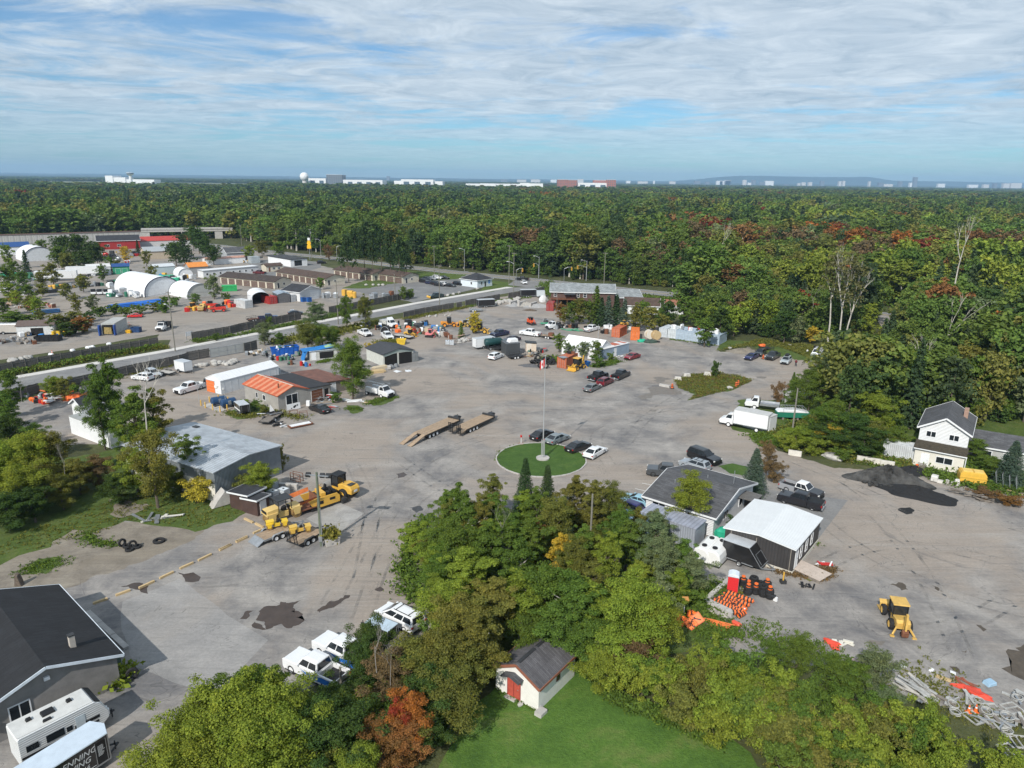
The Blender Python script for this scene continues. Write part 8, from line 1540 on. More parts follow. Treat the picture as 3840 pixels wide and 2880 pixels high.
A_=Vector((13.2,246.5,0));t,L_,ro=bldg('brown_house','brown two-storey house with pale grey roof at the junction',A_,polar(A_,-4,22),11.0,5.0,'gx',2.2,ribs('brown_siding',(.105,.058,.047),2,.25,.7,0,.015,.1),SHL,.5,[('f',1.0,3.2,1.1,1.2),('f',9,3.1,.9,1.4),('f',11.2,3.1,1.2,1.4),('f',3.5,.1,3.4,2.2,'open')],trim=WHITE);MB().box(-.5,8.5,-2.2,-.05,2.5,2.65).build('balcony_floor',RUST,t);[MB().box(x,x+.15,-2.2,-2.05,0,2.5).build('balcony_post',RUST,t)for x in(-.4,2.6,5.6,8.2)];[MB().box(-.5+i*.4,-.42+i*.4,-2.2,-2.14,2.65,3.5).build('baluster',RUST,t)for i in range(23)];m=MB();roofslab(m,[(4.5,-2.0,4.3),(8.5,-2.0,4.3),(8.5,0,4.9),(4.5,0,4.9)],.06);m.build('awning',DSTEEL,t)
A_=Vector((36.2,244.0,0));bldg('grey_roof_house','house with pale grey roof and green ridge patch beside the brown one',A_,polar(A_,8,8.5),9.5,3.6,'gx',2.0,BRN,SHL,.4,trim=WHITE);A_=Vector((37.0,232.8,0));bldg('brown_roof_garage','low building with wide brown shingled roof behind the spruces',A_,polar(A_,-10,11),9.0,2.9,'gx',1.9,WHITE,SHB,.5,trim=WHITE);A_=Vector((50.5,233,0));bldg('white_annex','white annex with rust-coloured roof behind the trees',A_,polar(A_,-10,6),7.0,2.9,'gx',1.3,WHITE,ribs('rust_tile',(.30,.13,.08),0,.3,.7),.4,[('f',1.5,.9,1.4,1.2)],trim=WHITE)
# ================================================================ supply yard over the road
DOORB=mat('storage_door',(.14,.095,.075),.7,0,.1);STR=mat('storage_wall',(.60,.55,.45),.85,0,.06)
def storage(A_,B_,D,lab,nd,rm=SHB):
 L=(Vector(B_)-Vector(A_)).length;return bldg('storage_block',lab,A_,B_,D,2.9,'gx',1.3,STR,rm,.5,[('f',.6+i*(L-.6)/nd,0,(L-.6)/nd-.7,2.3,'door',DOORB,STR)for i in range(nd)]+[('r',1.5,.1,.9,2.0,'door',DSTEEL),('r',4.5,1.0,1.0,1.0)])
storage((-119.9,290.7),(-93.2,276.9),9,'cream storage block with dark brown roof nearest the white garage',7,shingle('darker_brown',(.055,.04,.034)));storage((-102.8,308.5),(-76.1,286.9),10,'cream storage block with red-brown roof and many doors',8);storage((-80,318),(-60,303),10,'cream storage block with red-brown roof behind the pines',6);storage((-58,306),(-46,296),9,'end storage block with white gable behind the pines',3)
A_=Vector((-133.1,305.6,0));bldg('modular_office','long white modular office with flat roof and many windows',A_,(-116.3,325.1),5,3.0,'flat',0,SID,mat('white_flat_roof',(.66,.67,.68),.6,0,.05),.2,[('f',1.2+i*3.0,1.0,1.0,1.0)for i in range(8)],trim=STEEL)
win('B');bldg('diner','white flat building with black roof edge by the highway',at(245,890),at(440,925),9,3.6,'flat',0,WHITE,mat('black_flat_roof',(.05,.052,.055),.8,0,.2),.3,[('r',2,.4,4,2.6,'window',None,BLACK)],trim=BLACK);bldg('beige_office','small beige office with brown roof before the diner',at(230,968),at(370,958),6,2.7,'gx',.8,BEIGE,SHB,.4,[('f',1.0,.1,.9,2.0,'door',RUST),('f',2.8,.9,1.4,1.1),('f',5.2,.9,1.4,1.1)])
carxy('pickup',(.10,.015,.02),at(170,985),165,'maroon pickup in front of the beige office',cat='pickup truck');carxy('suv',BLK,at(705,895),20,'black crossover behind the diner sign');t=thing('roadside_sign','tall yellow and white pylon sign by the highway','sign',at(605,865));MB().cyl((0,0,0),(0,0,12),.15).build('post',STEEL,t);MB().slab([(-1.1,6.0),(1.1,6.0),(1.1,7.4),(.7,8.2),(1.1,8.6),(.6,10.2),(-.6,10.2),(-1.1,8.6),(-.7,8.2),(-1.1,7.4)],-.2,.2,.05).build('yellow_panel',mat('sign_yellow',(.82,.45,.02),.4),t);MB().box(-.6,.6,-.18,.18,10.4,11.6).build('white_panel',WHITE,t)
t,L_,ro=bldg('white_garage','white garage with dark gable roof and blue bins',at(520,1224),at(705,1192),9,3.3,'gy',1.7,SID,SHD,.4,[('f',4.6,.05,4.0,2.7,'door'),('f',.6,.05,.9,2.0,'door'),('r',3,1,1.2,1)],trim=WHITE)
for x,lab in((540,'left blue bin before the white garage'),(590,'right blue bin before the white garage')):dumpster(at(x,1228),at(x+32,1224),1.2,1.5,lab,(.02,.10,.32),False,'waste_bin','bin',3)
win('A');NAV=mat('navy_trim',(.012,.018,.05),.5);FAB=mat('white_fabric_arch',(.74,.75,.77),.55,0,.04)
arch('arched_warehouse','large white arched fabric warehouse with navy trim',at(1255,1188),polar(at(1255,1188),52,13.5),24,FAB,mat('arch_end',(.62,.64,.66),.6),NAV,.82,1.2,ribsn=7,cat='warehouse');arch('arched_warehouse','smaller white arched fabric shed next to the navy-trimmed one',at(1620,1198),polar(at(1620,1198),52,10),13,FAB,mat('arch_end_grey',(.50,.50,.47),.7,0,.1),None,.85,.6,ribsn=4)
win('B');arch('open_arch_shelter','white arched shelter with open front between containers',at(110,1252),at(262,1242),11,FAB,mat('shelter_inside',(.16,.06,.03),.9),None,.62,2.4,True);container(at(45,1285),at(112,1275),'white container left of the open arched shelter',(.56,.57,.57),6.06,2.6,None);container(at(258,1248),at(325,1240),'red container right of the open arched shelter',(.38,.03,.025),6.06,2.6,None);A_=at(330,1238);bldg('tarp_shelter','shelter hung with dark grey tarpaulins beside the white garage',A_,at(435,1230),7,3.0,'gy',.5,mat('grey_tarp',(.10,.10,.105),.7,0,.3),mat('grey_tarp_roof',(.28,.34,.40),.6,0,.25),.1,cat='shelter');container(at(445,1228),at(485,1222),'small white container between tarp shelter and garage',(.6,.6,.6),5,2.5,None)
win('A');container(at(1920,1138),at(2050,1132),'bright green steel container before the storage block',(.03,.42,.12),2.6,2.2,None,'n')
for(x0,y0,x1,y1),lab in(((305,1052,560,1047),'long white semi-trailer at the back of the supply yard'),((575,1010,725,1005),'second white semi-trailer behind the trees')):bldg('semi_trailer',lab,at(x0,y0),polar(at(x0,y0),20,15),2.6,4.0,'flat',0,mat('trailer_white',(.70,.71,.72),.45,0,.08),WHITE,.02,cat='trailer',z0=1.1,found=None);win('A');[tyre(at(x0+dx,y0),'%s wheel under the %s'%(q,lab[:23]),.5,False,radians(110))for dx,q in((30,'left'),(190,'right'))]
bldg('white_quonset','white hut with dark open end by the semi-trailers',at(760,1000),polar(at(760,1000),35,9),6,3.5,'gx',1.0,WHITE,mat('hut_roof',(.6,.6,.6)),.2,[('r',.8,0,4,2.8,'open')]);bldg('green_shed','green shed with blue roof behind the arched warehouse',at(980,990),polar(at(980,990),30,6.5),5,3.4,'gx',1.0,mat('shed_green',(.03,.24,.13),.6),mat('roof_blue',(.02,.07,.22),.5),.3,[('f',1,.1,2,2.4,'door',mat('shed_green_door',(.03,.3,.16))),('f',3.6,.1,2,2.4,'door',mat('shed_green_door',(.03,.3,.16)))]);bldg('glass_house','pale glazed shelter beside the green pipes',at(1330,990),polar(at(1330,990),40,9),7,3.2,'gx',.9,mat('glazed_wall',(.42,.50,.52),.3,0,.1),mat('glazed_roof',(.55,.58,.6),.4),.2)
arch('small_arch_tent','small white arched tent beside the orange-roofed shed',at(1545,1012),polar(at(1545,1012),40,6),8,FAB,FAB,None,.9,.8);bldg('orange_roof_shed','shed with orange and grey roof beside the small arched tent',at(1640,985),polar(at(1640,985),40,8),7,3.0,'gx',1.6,mat('shed_grey',(.30,.30,.30),.7),mat('roof_orange',(.66,.24,.05),.6,0,.15),.3);bldg('rust_roof_store','long low store with streaked rust and white roof',at(1790,910),polar(at(1790,910),42,20),6,2.8,'gx',.6,WHITE,mat('streaked_roof',(.46,.26,.20),.7,0,.4,.5),.2);bldg('grey_roof_house','white and grey house with grey shingled roof by the highway',at(1965,868),polar(at(1965,868),38,14),10,4.0,'gx',2.2,mat('grey_siding',(.34,.36,.38),.7),SHG,.5,[('f',2,1.4,1.2,.9),('f',6,1.4,1.2,.9),('f',10,1.4,1.2,.9)],trim=WHITE)
win('B');loader(at(45,890)+Vector((0,2,0)),radians(200),'yellow wheel loader beside the grey container',YEL,1.1);container(at(100,895),at(175,890),'pale ribbed silver container by the highway',(.38,.42,.44),5,3.4,None);win('A');bldg('red_barn','red barn with dark roof below the railway wall',at(850,776),polar(at(850,776),30,22),14,5,'gx',2.6,mat('barn_red',(.30,.022,.02),.7,0,.1),SHD,.5,[('f',4,1.5,2,1.4),('f',10,1.5,2,1.4)],trim=WHITE);arch('white_arch_barn','white arched shed before the red barn',at(955,772),polar(at(955,772),35,10),20,FAB,mat('arch_end_grey',(.5,.5,.47)),None,.9);bldg('red_roof_store','long store with red metal roof below the bridge',at(1195,752),polar(at(1195,752),32,30),10,3.5,'gx',2.2,mat('store_white',(.5,.5,.5)),mat('roof_red',(.42,.05,.04),.5,0,.1),.3);bldg('grey_gable_store','tan store with wide grey gable roof',at(1260,860),polar(at(1260,860),35,19),14,4,'gx',1.8,mat('tan_wall',(.45,.38,.29),.8),mat('grey_metal_roof',(.40,.42,.43),.5,.2,.12),.4)
arch('blue_edge_arch','white arched shed with navy trim at the left edge',at(210,880),polar(at(210,880),45,14),18,FAB,mat('arch_end',(.6,.6,.6)),NAV,.85,1.0);bldg('blue_roof_store','store with dark blue roof at the left edge',at(-40,830),polar(at(-40,830),40,16),10,4.5,'gx',2.0,WHITE,mat('roof_blue',(.02,.07,.22)),.3)
# stock in the supply yard
for(a,b),r_,n,c_,lab in((((960,1290),(1400,1235)),.22,7,(.02,.14,.52),'blue pipes stacked along the yard hedge'),(((1150,1265),(1415,1250)),.22,5,(.02,.14,.52),'second bundle of blue pipes by the hedge'),(((285,1335),(520,1315)),.2,5,(.10,.26,.52),'pale blue pipes behind the roadside bushes'),(((1230,1060),(1540,1052)),.25,9,(.03,.36,.20),'green pipes stacked behind the arched warehouse'),(((1210,1035),(1500,1025)),.25,8,(.04,.40,.24),'farther bundle of green pipes'),(((0,1010),(270,1000)),.25,7,(.03,.30,.18),'green pipes at the left edge of the supply yard'),(((310,1160),(505,1145)),.2,5,(.02,.02,.022),'black pipes on the supply yard gravel')):pipes(at(*a),at(*b),r_,3,n,mat('pipe_%.2f_%.2f'%c_[:2],c_,.5,0,.1),lab)
for i in range(7):o=MB().slab([(-.9,0),(.9,0),(.8,1.0),(-.8,1.0)],-.6,.6,.05).build('red_block_pallet',mat('red_pallet',(.40,.03,.03),.7,0,.2));solo(o,'red wrapped pallet in the row at the left edge','pallet',at(-10+i*24,1224-i*2),radians(20),'red pallets')
junk([at(80,1260),at(460,1275),at(260,1260),at(180,1280)],40,[mat('brick_red',(.30,.11,.08),.9),mat('brick_tan',(.42,.33,.25),.9),CONC,RUST],'pallet of stones or bricks in the supply yard','brick pallets',(.8,1.5),name='brick_pallet',cat='pallet');junk([at(440,1120),at(1030,1075),at(700,1100),at(560,1112)],46,[BLACK,BLACK,DSTEEL,mat('junk_green',(.05,.16,.1)),YEL,STEEL],'dark racked stock item in the long row behind','racked stock',(.9,2.0),name='stock_crate',cat='crate');junk([at(960,1180),at(1180,1190),at(1080,1150),at(950,1110)],26,[WHITE,WHITE,STEEL,mat('rack_green',(.03,.16,.10))],'white wrapped pallet before the arched warehouse','white pallets',(1.2,2.4),name='wrapped_pallet',cat='pallet');junk([at(100,1170),at(290,1160),at(30,1060),at(200,1120)],22,[WHITE,STEEL,CONC,BLACK],'pale stock item at the left of the supply yard','pale stock',(.9,1.6),name='stock_crate',cat='crate')
for i,x in enumerate((795,850,905)):t=thing('utility_vehicle',('left','middle','right')[i]+' white and black utility vehicle beside the white pallets','utility vehicle',at(x,1168)+Vector((0,1,0)),radians(-60));MB().slab([(-1.5,.5),(1.6,.5),(1.6,.9),(.6,1.1),(-1.5,1.1)],-.8,.8,.06).build('body',WHITE,t);cabbox(t,-.5,.6,1.3,1.05,1.95,BLACK);[wheel(t,a,s_*.75,.35,.25)for a in(-1.0,1.0)for s_ in(-1,1)]
telehandler(at(1880,1315)+Vector((0,1,0)),radians(200),'red telehandler at the right of the machine row',mat('tele_red',(.55,.045,.03),.45));telehandler(at(1800,1290)+Vector((0,2,0)),radians(190),'red telehandler behind the other red one',mat('tele_red',(.5,.04,.03)));tandem_roller(at(1735,1305)+Vector((0,1,0)),radians(100),'cream road roller in the machine row',1.0,False);loader(at(1650,1300)+Vector((0,1.5,0)),radians(160),'yellow machine with orange cab in the machine row',mat('orange_yellow',(.62,.30,.04),.5),.8);junk([at(1490,1315),at(1620,1310),at(1980,1250),at(2020,1270),at(1940,1240)],20,[RUST,RED,ORANGE,BLACK,RED],'red or rusty machine part in the machine row','machine parts',(.8,1.7),name='machine_part')
car('coupe',(.55,.02,.02),(1215,1362),(1110,1365),'red sports car at the hedge in the supply yard');boards([at(1260,1325),at(1410,1310)],10,2.4,[WHITE,STEEL],'pale boards lying by the red sports car','boards by the red car',zmax=.4)
truck((1500,1440),(1415,1482),'dump','white dump truck facing the camera in the supply yard',name='dump_truck',bl=3.4,wb=4.0,bonnet=1.3);win('F');t=flat_trailer(at(640,295),at(740,280),2.2,'rusty dump trailer behind the far fence',RUST,0,.8);car('pickup',NVY,(800,280),(900,275),'blue car half hidden behind the far fence');tote(at(1095,205),.3,'white caged tote standing alone in the supply yard');carxy('sedan',BLK,at(1130,222),20,'black car parked beyond the far fence')
win('A');A_=at(150,1520);bldg('tarp_shed','shed draped in white tarpaulin at the left edge',A_,polar(A_,15,9),5,2.6,'gx',1.0,mat('tarp_white',(.56,.57,.57),.6,0,.2),mat('brown_felt',(.12,.09,.08),.9),.2,[('f',3.4,0,3.0,2.0,'open')]);junk([at(190,1530),at(360,1530),at(250,1520)],14,[mat('tarp_blue',(.03,.2,.5)),WOOD,WHITE,NEWWOOD],'rubbish spilled from the white tarpaulin shed','rubbish at the tarp shed',(.5,1.3));dumpster(at(295,1572),polar(at(295,1572),8,6),2.2,1.4,'black open skip beside the yellow drums',BLK,False)
for i in range(16):p=at(425,1540).lerp(at(555,1520),RND.random())+Vector((0,RND.uniform(-1,2),0));drum((p.x,p.y,RND.choice((0,0,.7))),'yellow or blue drum in the heap beside the black skip',RND.choice((mat('drum_yellow',(.70,.46,.03),.5),mat('drum_yellow',(.7,.4,.03)),mat('tarp_blue',(.03,.2,.5)),PYEL)),'yellow drums',r=.4,h=1.0)
junk([at(580,1510),at(640,1500)],6,[RUST,BLACK],'rusty engine part beside the yellow drums','engine parts',(.6,1.2));junk([at(680,1465),at(770,1470)],8,[PYEL,YEL,WHITE],'yellow bag or drum by the bushes','yellow bags',(.7,1.3))
A_=at(885,1512);t,L_,ro=bldg('cargo_trailer','grey box trailer with open blue rear full of goods',A_,polar(A_,10,3.4),9.5,3.0,'flat',0,mat('trailer_grey',(.45,.46,.44),.6,0,.15),mat('trailer_grey_roof',(.40,.40,.38),.7),.04,[('f',.25,.2,2.9,2.6,'open')],cat='trailer');MB().box(-.35,-.05,-1.6,-.05,.1,2.9).build('open_door',mat('door_blue',(.02,.07,.28),.5),t);MB().box(L_+.05,L_+.3,-1.4,-.05,.1,2.9).build('open_door',mat('door_blue',(.02,.07,.28)),t);MB().slab([(.5,.3),(2.8,.3),(2.6,2.0),(.8,2.2)],-.5,-.04,.1).build('cargo',mat('cargo_mixed',(.30,.22,.08),.7,0,.6,3),t)
boards([at(1000,1490),at(1120,1430),at(1060,1460)],20,2.6,[WOOD,RUST,mat('grey_wood',(.26,.23,.2)),RED],'splintered scrap heaped right of the grey box trailer','scrap by the box trailer',zmax=1.3);dumpster(at(1130,1492),polar(at(1130,1492),5,2.4),1.6,1.4,'small navy bin beside the scrap heap',(.015,.05,.14),False,'waste_bin','bin',3);dumpster(at(1085,1498),polar(at(1085,1498),5,1.3),1.0,.8,'small yellow box beside the navy bin',(.72,.40,.02),False,'yellow_box','box',3);enclosed(at(30,1510)+Vector((0,1.5,0)),radians(10),6,2.3,2.2,(.45,.42,.38),'old camper with dark windows at the left edge',0,1)
junk([at(0,1590),at(300,1590),at(120,1560)],26,[WOOD,CONC,STEEL,RUST,mat('grey_wood',(.26,.23,.2))],'timber and pipe scrap on the left edge gravel','left edge scrap',(.5,1.3));boards([at(0,1560),at(260,1580)],16,4,[WOOD,STEEL,CONC],'long pale scrap length on the left edge gravel','long scrap lengths',zmax=.5)
win('E');[rock(at(60+i*22,470-i*4)+Vector((0,RND.uniform(-1,2),0)),RND.uniform(.8,1.6),'pale concrete rubble along the far fence',group='rubble along the far fence')for i in range(12)];[rock(at(x,y),1.2,'white concrete lump behind the far fence',WHITE,'white lumps behind the fence')for x,y in((560,390),(790,345),(960,315),(1000,308),(1190,275))];cone(at(572,372),'lone orange cone behind the far fence',1.3)
win('B');junk([at(720,1195),at(830,1190),at(760,1180)],8,[WHITE,BLACK,STEEL],'white machine beside the white garage','machines by the garage',(1.0,1.9));junk([at(890,1175),at(1010,1195)],5,[YEL],'yellow steel machine part at the lot fence','yellow parts',(1.2,2.4));junk([at(1140,1200),at(1240,1200),at(1310,1190)],7,[STEEL,RUST],'grey steel rack stored at the lot fence','steel racks',(1.2,2.2))
win('A');junk([at(200,1010),at(560,980),at(880,1000),at(330,1040)],30,[WHITE,STEEL,BLACK,mat('junk_green',(.05,.16,.1)),RUST,WHITE],'stacked goods behind the racks of the supply yard','goods behind the racks',(1.0,2.6),name='stock_crate',cat='crate');junk([at(1100,960),at(1300,1010),at(1560,1040),at(1700,1030),at(1620,1060)],22,[WHITE,STEEL,BLACK,mat('tarp_blue',(.03,.2,.5)),YEL],'stacked goods by the green pipes','goods by the green pipes',(.9,2.2),name='stock_crate',cat='crate');junk([at(880,820),at(1180,830),at(760,870),at(1100,900)],22,[RED,BLACK,WHITE,STEEL,DSTEEL],'machine stored below the red barn','machines below the barn',(1.2,2.6),name='stored_machine',cat='machine');win('F');junk([at(100,180),at(380,170),at(0,190)],12,[RUST,RED,YEL,BLACK],'attachment lying before the machine row','attachments',(.7,1.5),name='machine_part')
for i,(x,y,c_)in enumerate(((60,1140,WHT),(160,1150,BLK),(230,1135,SIL),(620,900,WHT),(900,850,BLK),(1440,1080,WHT),(1650,1075,SIL))):win('A');carxy('pickup' if i%2 else 'sedan',c_,at(x,y),30+i*40,('first','second','third','fourth','fifth','sixth','seventh')[i]+' small vehicle from the left in the back of the supply yard','vehicles in the supply yard')
# ================================================================ trees and bushes: top point in the picture, height, width, kind, tint
KD=dict(b='broad',p='poplar',s='shrub',w='wide',e='spruce',i='pine');TL=dict(g='green',l='lime',d='deep',o='olive',c='conifer',u='blue',r='rust',R='red',y='yellow',O='orange',w='willow',n='brown')
KN=dict(b='broadleaf tree',p='slender tree',s='low bush',w='spreading tree',e='pointed spruce',i='ragged pine');TLN=dict(g='green',l='bright yellow-green',d='dark green',o='olive green',c='dark',u='blue-green',r='rusty brown',R='red',y='yellow',O='orange',w='grey-green',n='brown')
def plant(k,where,s,lod=0):
 win(k)
 for q in s.split(';'):
  x,y,h,w_,kd,tn=q.split();h=float(h);p=at(float(x),float(y),h);z='tall ' if h>11 else 'small ' if h<4.5 and kd!='s' else ''
  tree((p.x,p.y,0),KD[kd],h,float(w_),TL[tn],'%s%s %s %s'%(z,TLN[tn],KN[kd],where),'%s %s'%('bushes' if kd=='s' else 'trees',where),lod,bark=BIRCH if kd=='p' and RND.random()<.4 else None)
plant('N','in the grove before the round lawn','600 478 9.5 4.4 e c;785 535 8.2 4 e c;40 665 9 3.6 p g;130 800 8 4 p g;220 785 8 3.4 p o;350 755 7.5 3.4 p g;1030 610 8 4.3 p o;1180 655 8 4.3 p o;1320 680 7.5 4.6 b o;450 960 8 4.3 p g;650 970 7.5 4.3 p g;890 1085 7 3 p y;705 990 6.5 2.6 p r;100 1225 7 5.2 p l;20 1000 8 5 b g;250 990 8 4.3 p g;560 1130 8 4.3 p g;1010 1140 7 4.4 b o;1290 1075 8 3.8 p l;1450 980 6.5 3.4 p g;1400 890 7 4 b g;1090 1010 8 3.4 p g;1690 920 8 3.6 p w;1760 1110 7 4.4 b w;1900 1140 6 3.8 p g;2000 1260 5 4.4 b w;860 800 8 5 b o;700 700 8 3.4 p g;-60 900 6 3.4 p g;-130 1040 6 4.4 b g;-150 1200 5 4.4 b l;-60 1150 6 4.3 p g;-100 1320 5 4.4 b g;-190 1130 4 3.6 b o;330 600 7 3.4 p o;-20 800 7 3.2 p o')
plant('O','in the grove behind the pump house','100 125 7.5 5.2 p o;330 85 7.5 5.2 p l;530 55 8 6 b g;760 95 8 6.0 p g;900 170 7 5.2 p l;1250 175 7.5 7.6 w l;1120 255 6 4.3 p l;600 330 6.5 5.2 p g;450 420 5 5.4 b g;850 420 5 6 b g;1050 500 5 6 b l;1420 320 6 5 b l;-50 450 7 4.6 p o;-10 300 7 5.2 p o;20 620 4.4 3.6 b o;1440 120 6 3.4 p w;1600 60 5.5 2.6 p l;760 520 4.6 4 b g;1200 620 4 5 b n;1000 720 3.6 5 b l')
plant('M','in the foreground beside the parked vans','1650 190 6 6 b l;1780 290 7 6 b o;1560 550 7 6 b o;1830 370 6.4 5.4 b o;1440 640 6 5.6 b o;1610 660 6 5.4 b o;1780 650 5.4 4.6 b o;1350 720 5 4 b g;1010 480 6 4 b d;1000 640 5.4 4 b d;1190 730 6 5 b n;1370 1060 5.6 3.8 b O;1270 1130 5 3 b R;1090 1230 4.6 3.4 b r;1180 1350 4 4.4 b r;1300 1250 4.4 4 b r;170 830 7 4 p g;40 890 7 6 b g;420 1060 5 4.2 b g;270 1080 7 6.2 w l;80 1080 7 7 w l;560 1150 6 6 b d;800 1140 6 6 b d;740 960 4.6 4 b d;960 1500 4.4 4 b l;1000 1150 4 4 b g;1500 850 5.5 6 b d;1650 950 5 6 b o;1500 1150 4 5 b d;250 1350 5 7 w l')
plant('K','at the bottom edge before the asphalt','2095 840 7.5 3 p g;1830 980 8 7 w l;1560 1120 6.8 6.4 w l;1370 1400 6 6 w l;1750 1300 6 7 w l;2000 1200 7 7 w l;1600 1500 4.5 6 w l')
plant('J','on the wild ground left of the warehouse','200 280 8.5 7 w l;60 330 8 7 w l;400 270 8 6 b o;100 560 7 7 w l;350 500 6.5 6 b o;500 640 5 4 b o;1270 225 11.4 6.4 b o;1140 420 7 6 b l;1600 285 8 4.2 p g;1680 690 3.4 5 s y;1430 590 4 4 b l;1000 650 4 5 b d;20 90 9 6 b d;650 520 5 5 b o;820 480 4.5 4.5 b n;1550 620 3 3.6 s o;1800 640 3 3.4 s l;30 800 5 6 b d;250 740 5 5 b d;-90 450 8 7 b l')
plant('E','by the white box trailer','1120 380 15 5.5 p g;1420 700 13 6.4 p g;1010 520 13.5 5.6 b g;1650 720 12 5.2 p o;1290 900 9 4.0 p g;1500 1050 8 5 b l;60 530 9 5.2 p g;560 600 5 4 b l;660 610 5 3.6 b o;20 760 7 4.3 p g;320 1140 4 5 b g')
plant('L','against the warehouse','430 565 5 4.6 b l;600 435 3.6 2.2 s o;250 700 2.6 4 s o;60 670 3 3 s y;400 650 4 3.6 b l');plant('F','along the fence above the salvage heap','790 285 6.5 5 b w;960 395 4 3.4 b g;1240 285 8 7 w o;1400 320 7 7 w g;1510 345 6 5 b g;1330 85 9 7 b w;1640 5 10.5 4.4 b g;1840 -5 10.5 4.6 b o;1690 445 12.8 7.4 b g;1740 640 7 6 b g;600 1100 1.6 2 s l;700 1110 1.8 2.4 s g;800 1170 1.6 2.4 s o;1540 1030 2 3 s g;1900 520 3.4 3 s y;300 420 2 2.4 s g;850 240 3 2.6 s g')
plant('A','among the stock of the supply yard','300 1175 6 5 b l;640 1145 7 4 b o;780 1155 6 4 b w;520 1345 4 6 b o;700 1380 3.6 6 s o;440 1370 4 5 b d;100 1300 4 7 b g;980 1250 3 5 s g;1200 1250 3 5 s g;1340 1230 3 5 s o;860 1270 3 5 s g;1680 1150 4 4.4 b g;1830 985 9 6 b w;640 635 14 12 w d;760 700 12 10 w d;520 650 13 11 w d;820 720 11 9 w d;700 780 10 9 w d;560 800 9 8 w o;1500 700 12 10 w d;1700 590 14 11 w d;1830 730 10 8 w d;1600 760 10 9 i c;30 900 9 7 b g;180 950 8 6 b g;60 1050 7 6 b l;340 950 7 6 b o;430 880 9 7 b o;60 1320 5 7 b g;150 1340 4 5 b g;480 1330 5 6 b o;620 1300 5 6 b o;700 1340 5 6 b r;560 1400 4 6 b d;1420 1240 3 5 s g;130 1120 6 5 b l;250 1180 5 5 b o;0 1180 6 6 b g;550 1060 6 5 b o;870 900 7 5 b g;1000 860 6 5 b o;1300 900 7 5 b o;1420 1180 3 4 s g;1500 1190 3 4 s g;1950 1150 3 3.4 s g;330 1300 4 5 b o;220 1330 4 6 b g;1080 1270 3 5 s g;760 1310 3 5 s d;340 680 10 7 b g;200 770 10 5 e c;1070 745 8 6.4 b y;1650 560 15 10 w d;1560 640 13 9 i c;1760 650 12 8 w d;1250 775 8 5.4 b o;940 820 8 4.4 b g;600 800 8 6 b o;40 715 12 6 b l;90 860 9 6 b g;1180 690 8 4 e c;480 740 11 8 w g;700 980 7 6 b o;230 1070 6 5 b g;350 1060 5 5 b o',1)
plant('B','between the storage blocks and the highway','920 640 20 6 i c;985 600 20 6.4 i c;1060 570 21 6.4 i c;1130 610 20 6 i c;1210 590 20 6.4 i c;1290 620 20 6.4 i c;1370 660 19 6 i c;1430 700 17 5 i c;690 1010 5 4 b g;700 540 15 8 b r;180 690 9 9 w o;330 700 9 9 w g;760 720 9 5 b n;1410 1090 5 3.4 b g;1470 1120 3.4 3 s g;1910 1400 4.4 2.6 e g;2030 1310 6.4 4 b y;70 730 9 7 b l',1)
plant('H','along the spruces behind the containers','940 190 12 6 e g;1060 295 9.5 5 e u;1150 285 9.5 5 e c;1230 325 9 5 e u;760 325 8 6 b o;560 365 6 4.4 b r;870 330 8 5 b g;1350 390 8 5 b o;1500 395 8.5 6 b o;990 310 9 5 e c;680 360 7 5 b g;1430 340 8 5 b g;1600 420 6 5 b g;1640 500 5 4 b o;550 690 5 3.6 b g;940 760 5.4 3.4 b g;640 790 3.6 3 s w;800 770 4.4 3.6 b w;940 930 2.6 3.6 s g;1080 900 2 2.4 s g;600 430 5 3.6 b o;1700 330 9 6 b d;1850 300 9 7 b g;2000 340 9 6 b g;2120 380 8 6 b l',1)
plant('I','by the cars at the wood edge','640 20 11 9 w l;450 120 9 7.6 w l;830 70 10 8 w l;300 120 10 7 b d;980 150 10 7 b d;1250 335 5 4.4 b y;1850 100 10 6.4 b l;230 715 3.4 2.6 s d;140 250 8 6 b g;1100 230 8 5 b w',1);plant('I','between the box trucks and the lane','1360 610 9 6 b w;1500 690 8 6 b g;1700 550 10 8 b w;1050 815 4.6 2.4 e g;1060 1000 4.6 4 b g;1250 750 9 6.4 b g;1850 690 10 8 b o;1950 1000 8.6 7 b l;1600 1340 4.6 6 b y;1150 1390 3.6 5 b l;1400 1130 8 6 b g;1700 1240 7 7 b d;1330 1330 5 5 b d;1500 1050 9 6 b g;1000 1470 3 4 s l;1800 1400 5 6 b d;1080 860 5 3 b g;900 930 4 3 s n')
plant('Q','between the bungalow and the old house','430 320 6.8 4.6 e u;515 265 6.4 3 b n;560 420 3 3 s n;2170 270 7 5.4 e u;2030 380 3.6 4 b g;1900 260 4 5 b g;1180 120 6 6 b o;900 120 5 6 b y;1050 200 4 5 b l;700 180 4 5 b l;1350 170 5 5 b g;820 250 3 4 s l;1000 330 2 3.4 s g;1250 300 2 3 s g;1960 600 1.2 4 s n;2130 640 1.4 4 s r;280 790 2.4 3 s d');plant('V','beside the white bungalow','1320 570 7.8 5.4 b l;700 1180 5 3 b w;830 1340 3.4 3 b w');plant('R','at the top of the hedge above the lawn','580 710 4.6 3.4 b g;380 760 4.2 2.6 b g;840 850 4.6 3.6 b g;1130 820 4.8 4 b w;960 900 4 3 b g;1180 1080 3.4 3 b w')
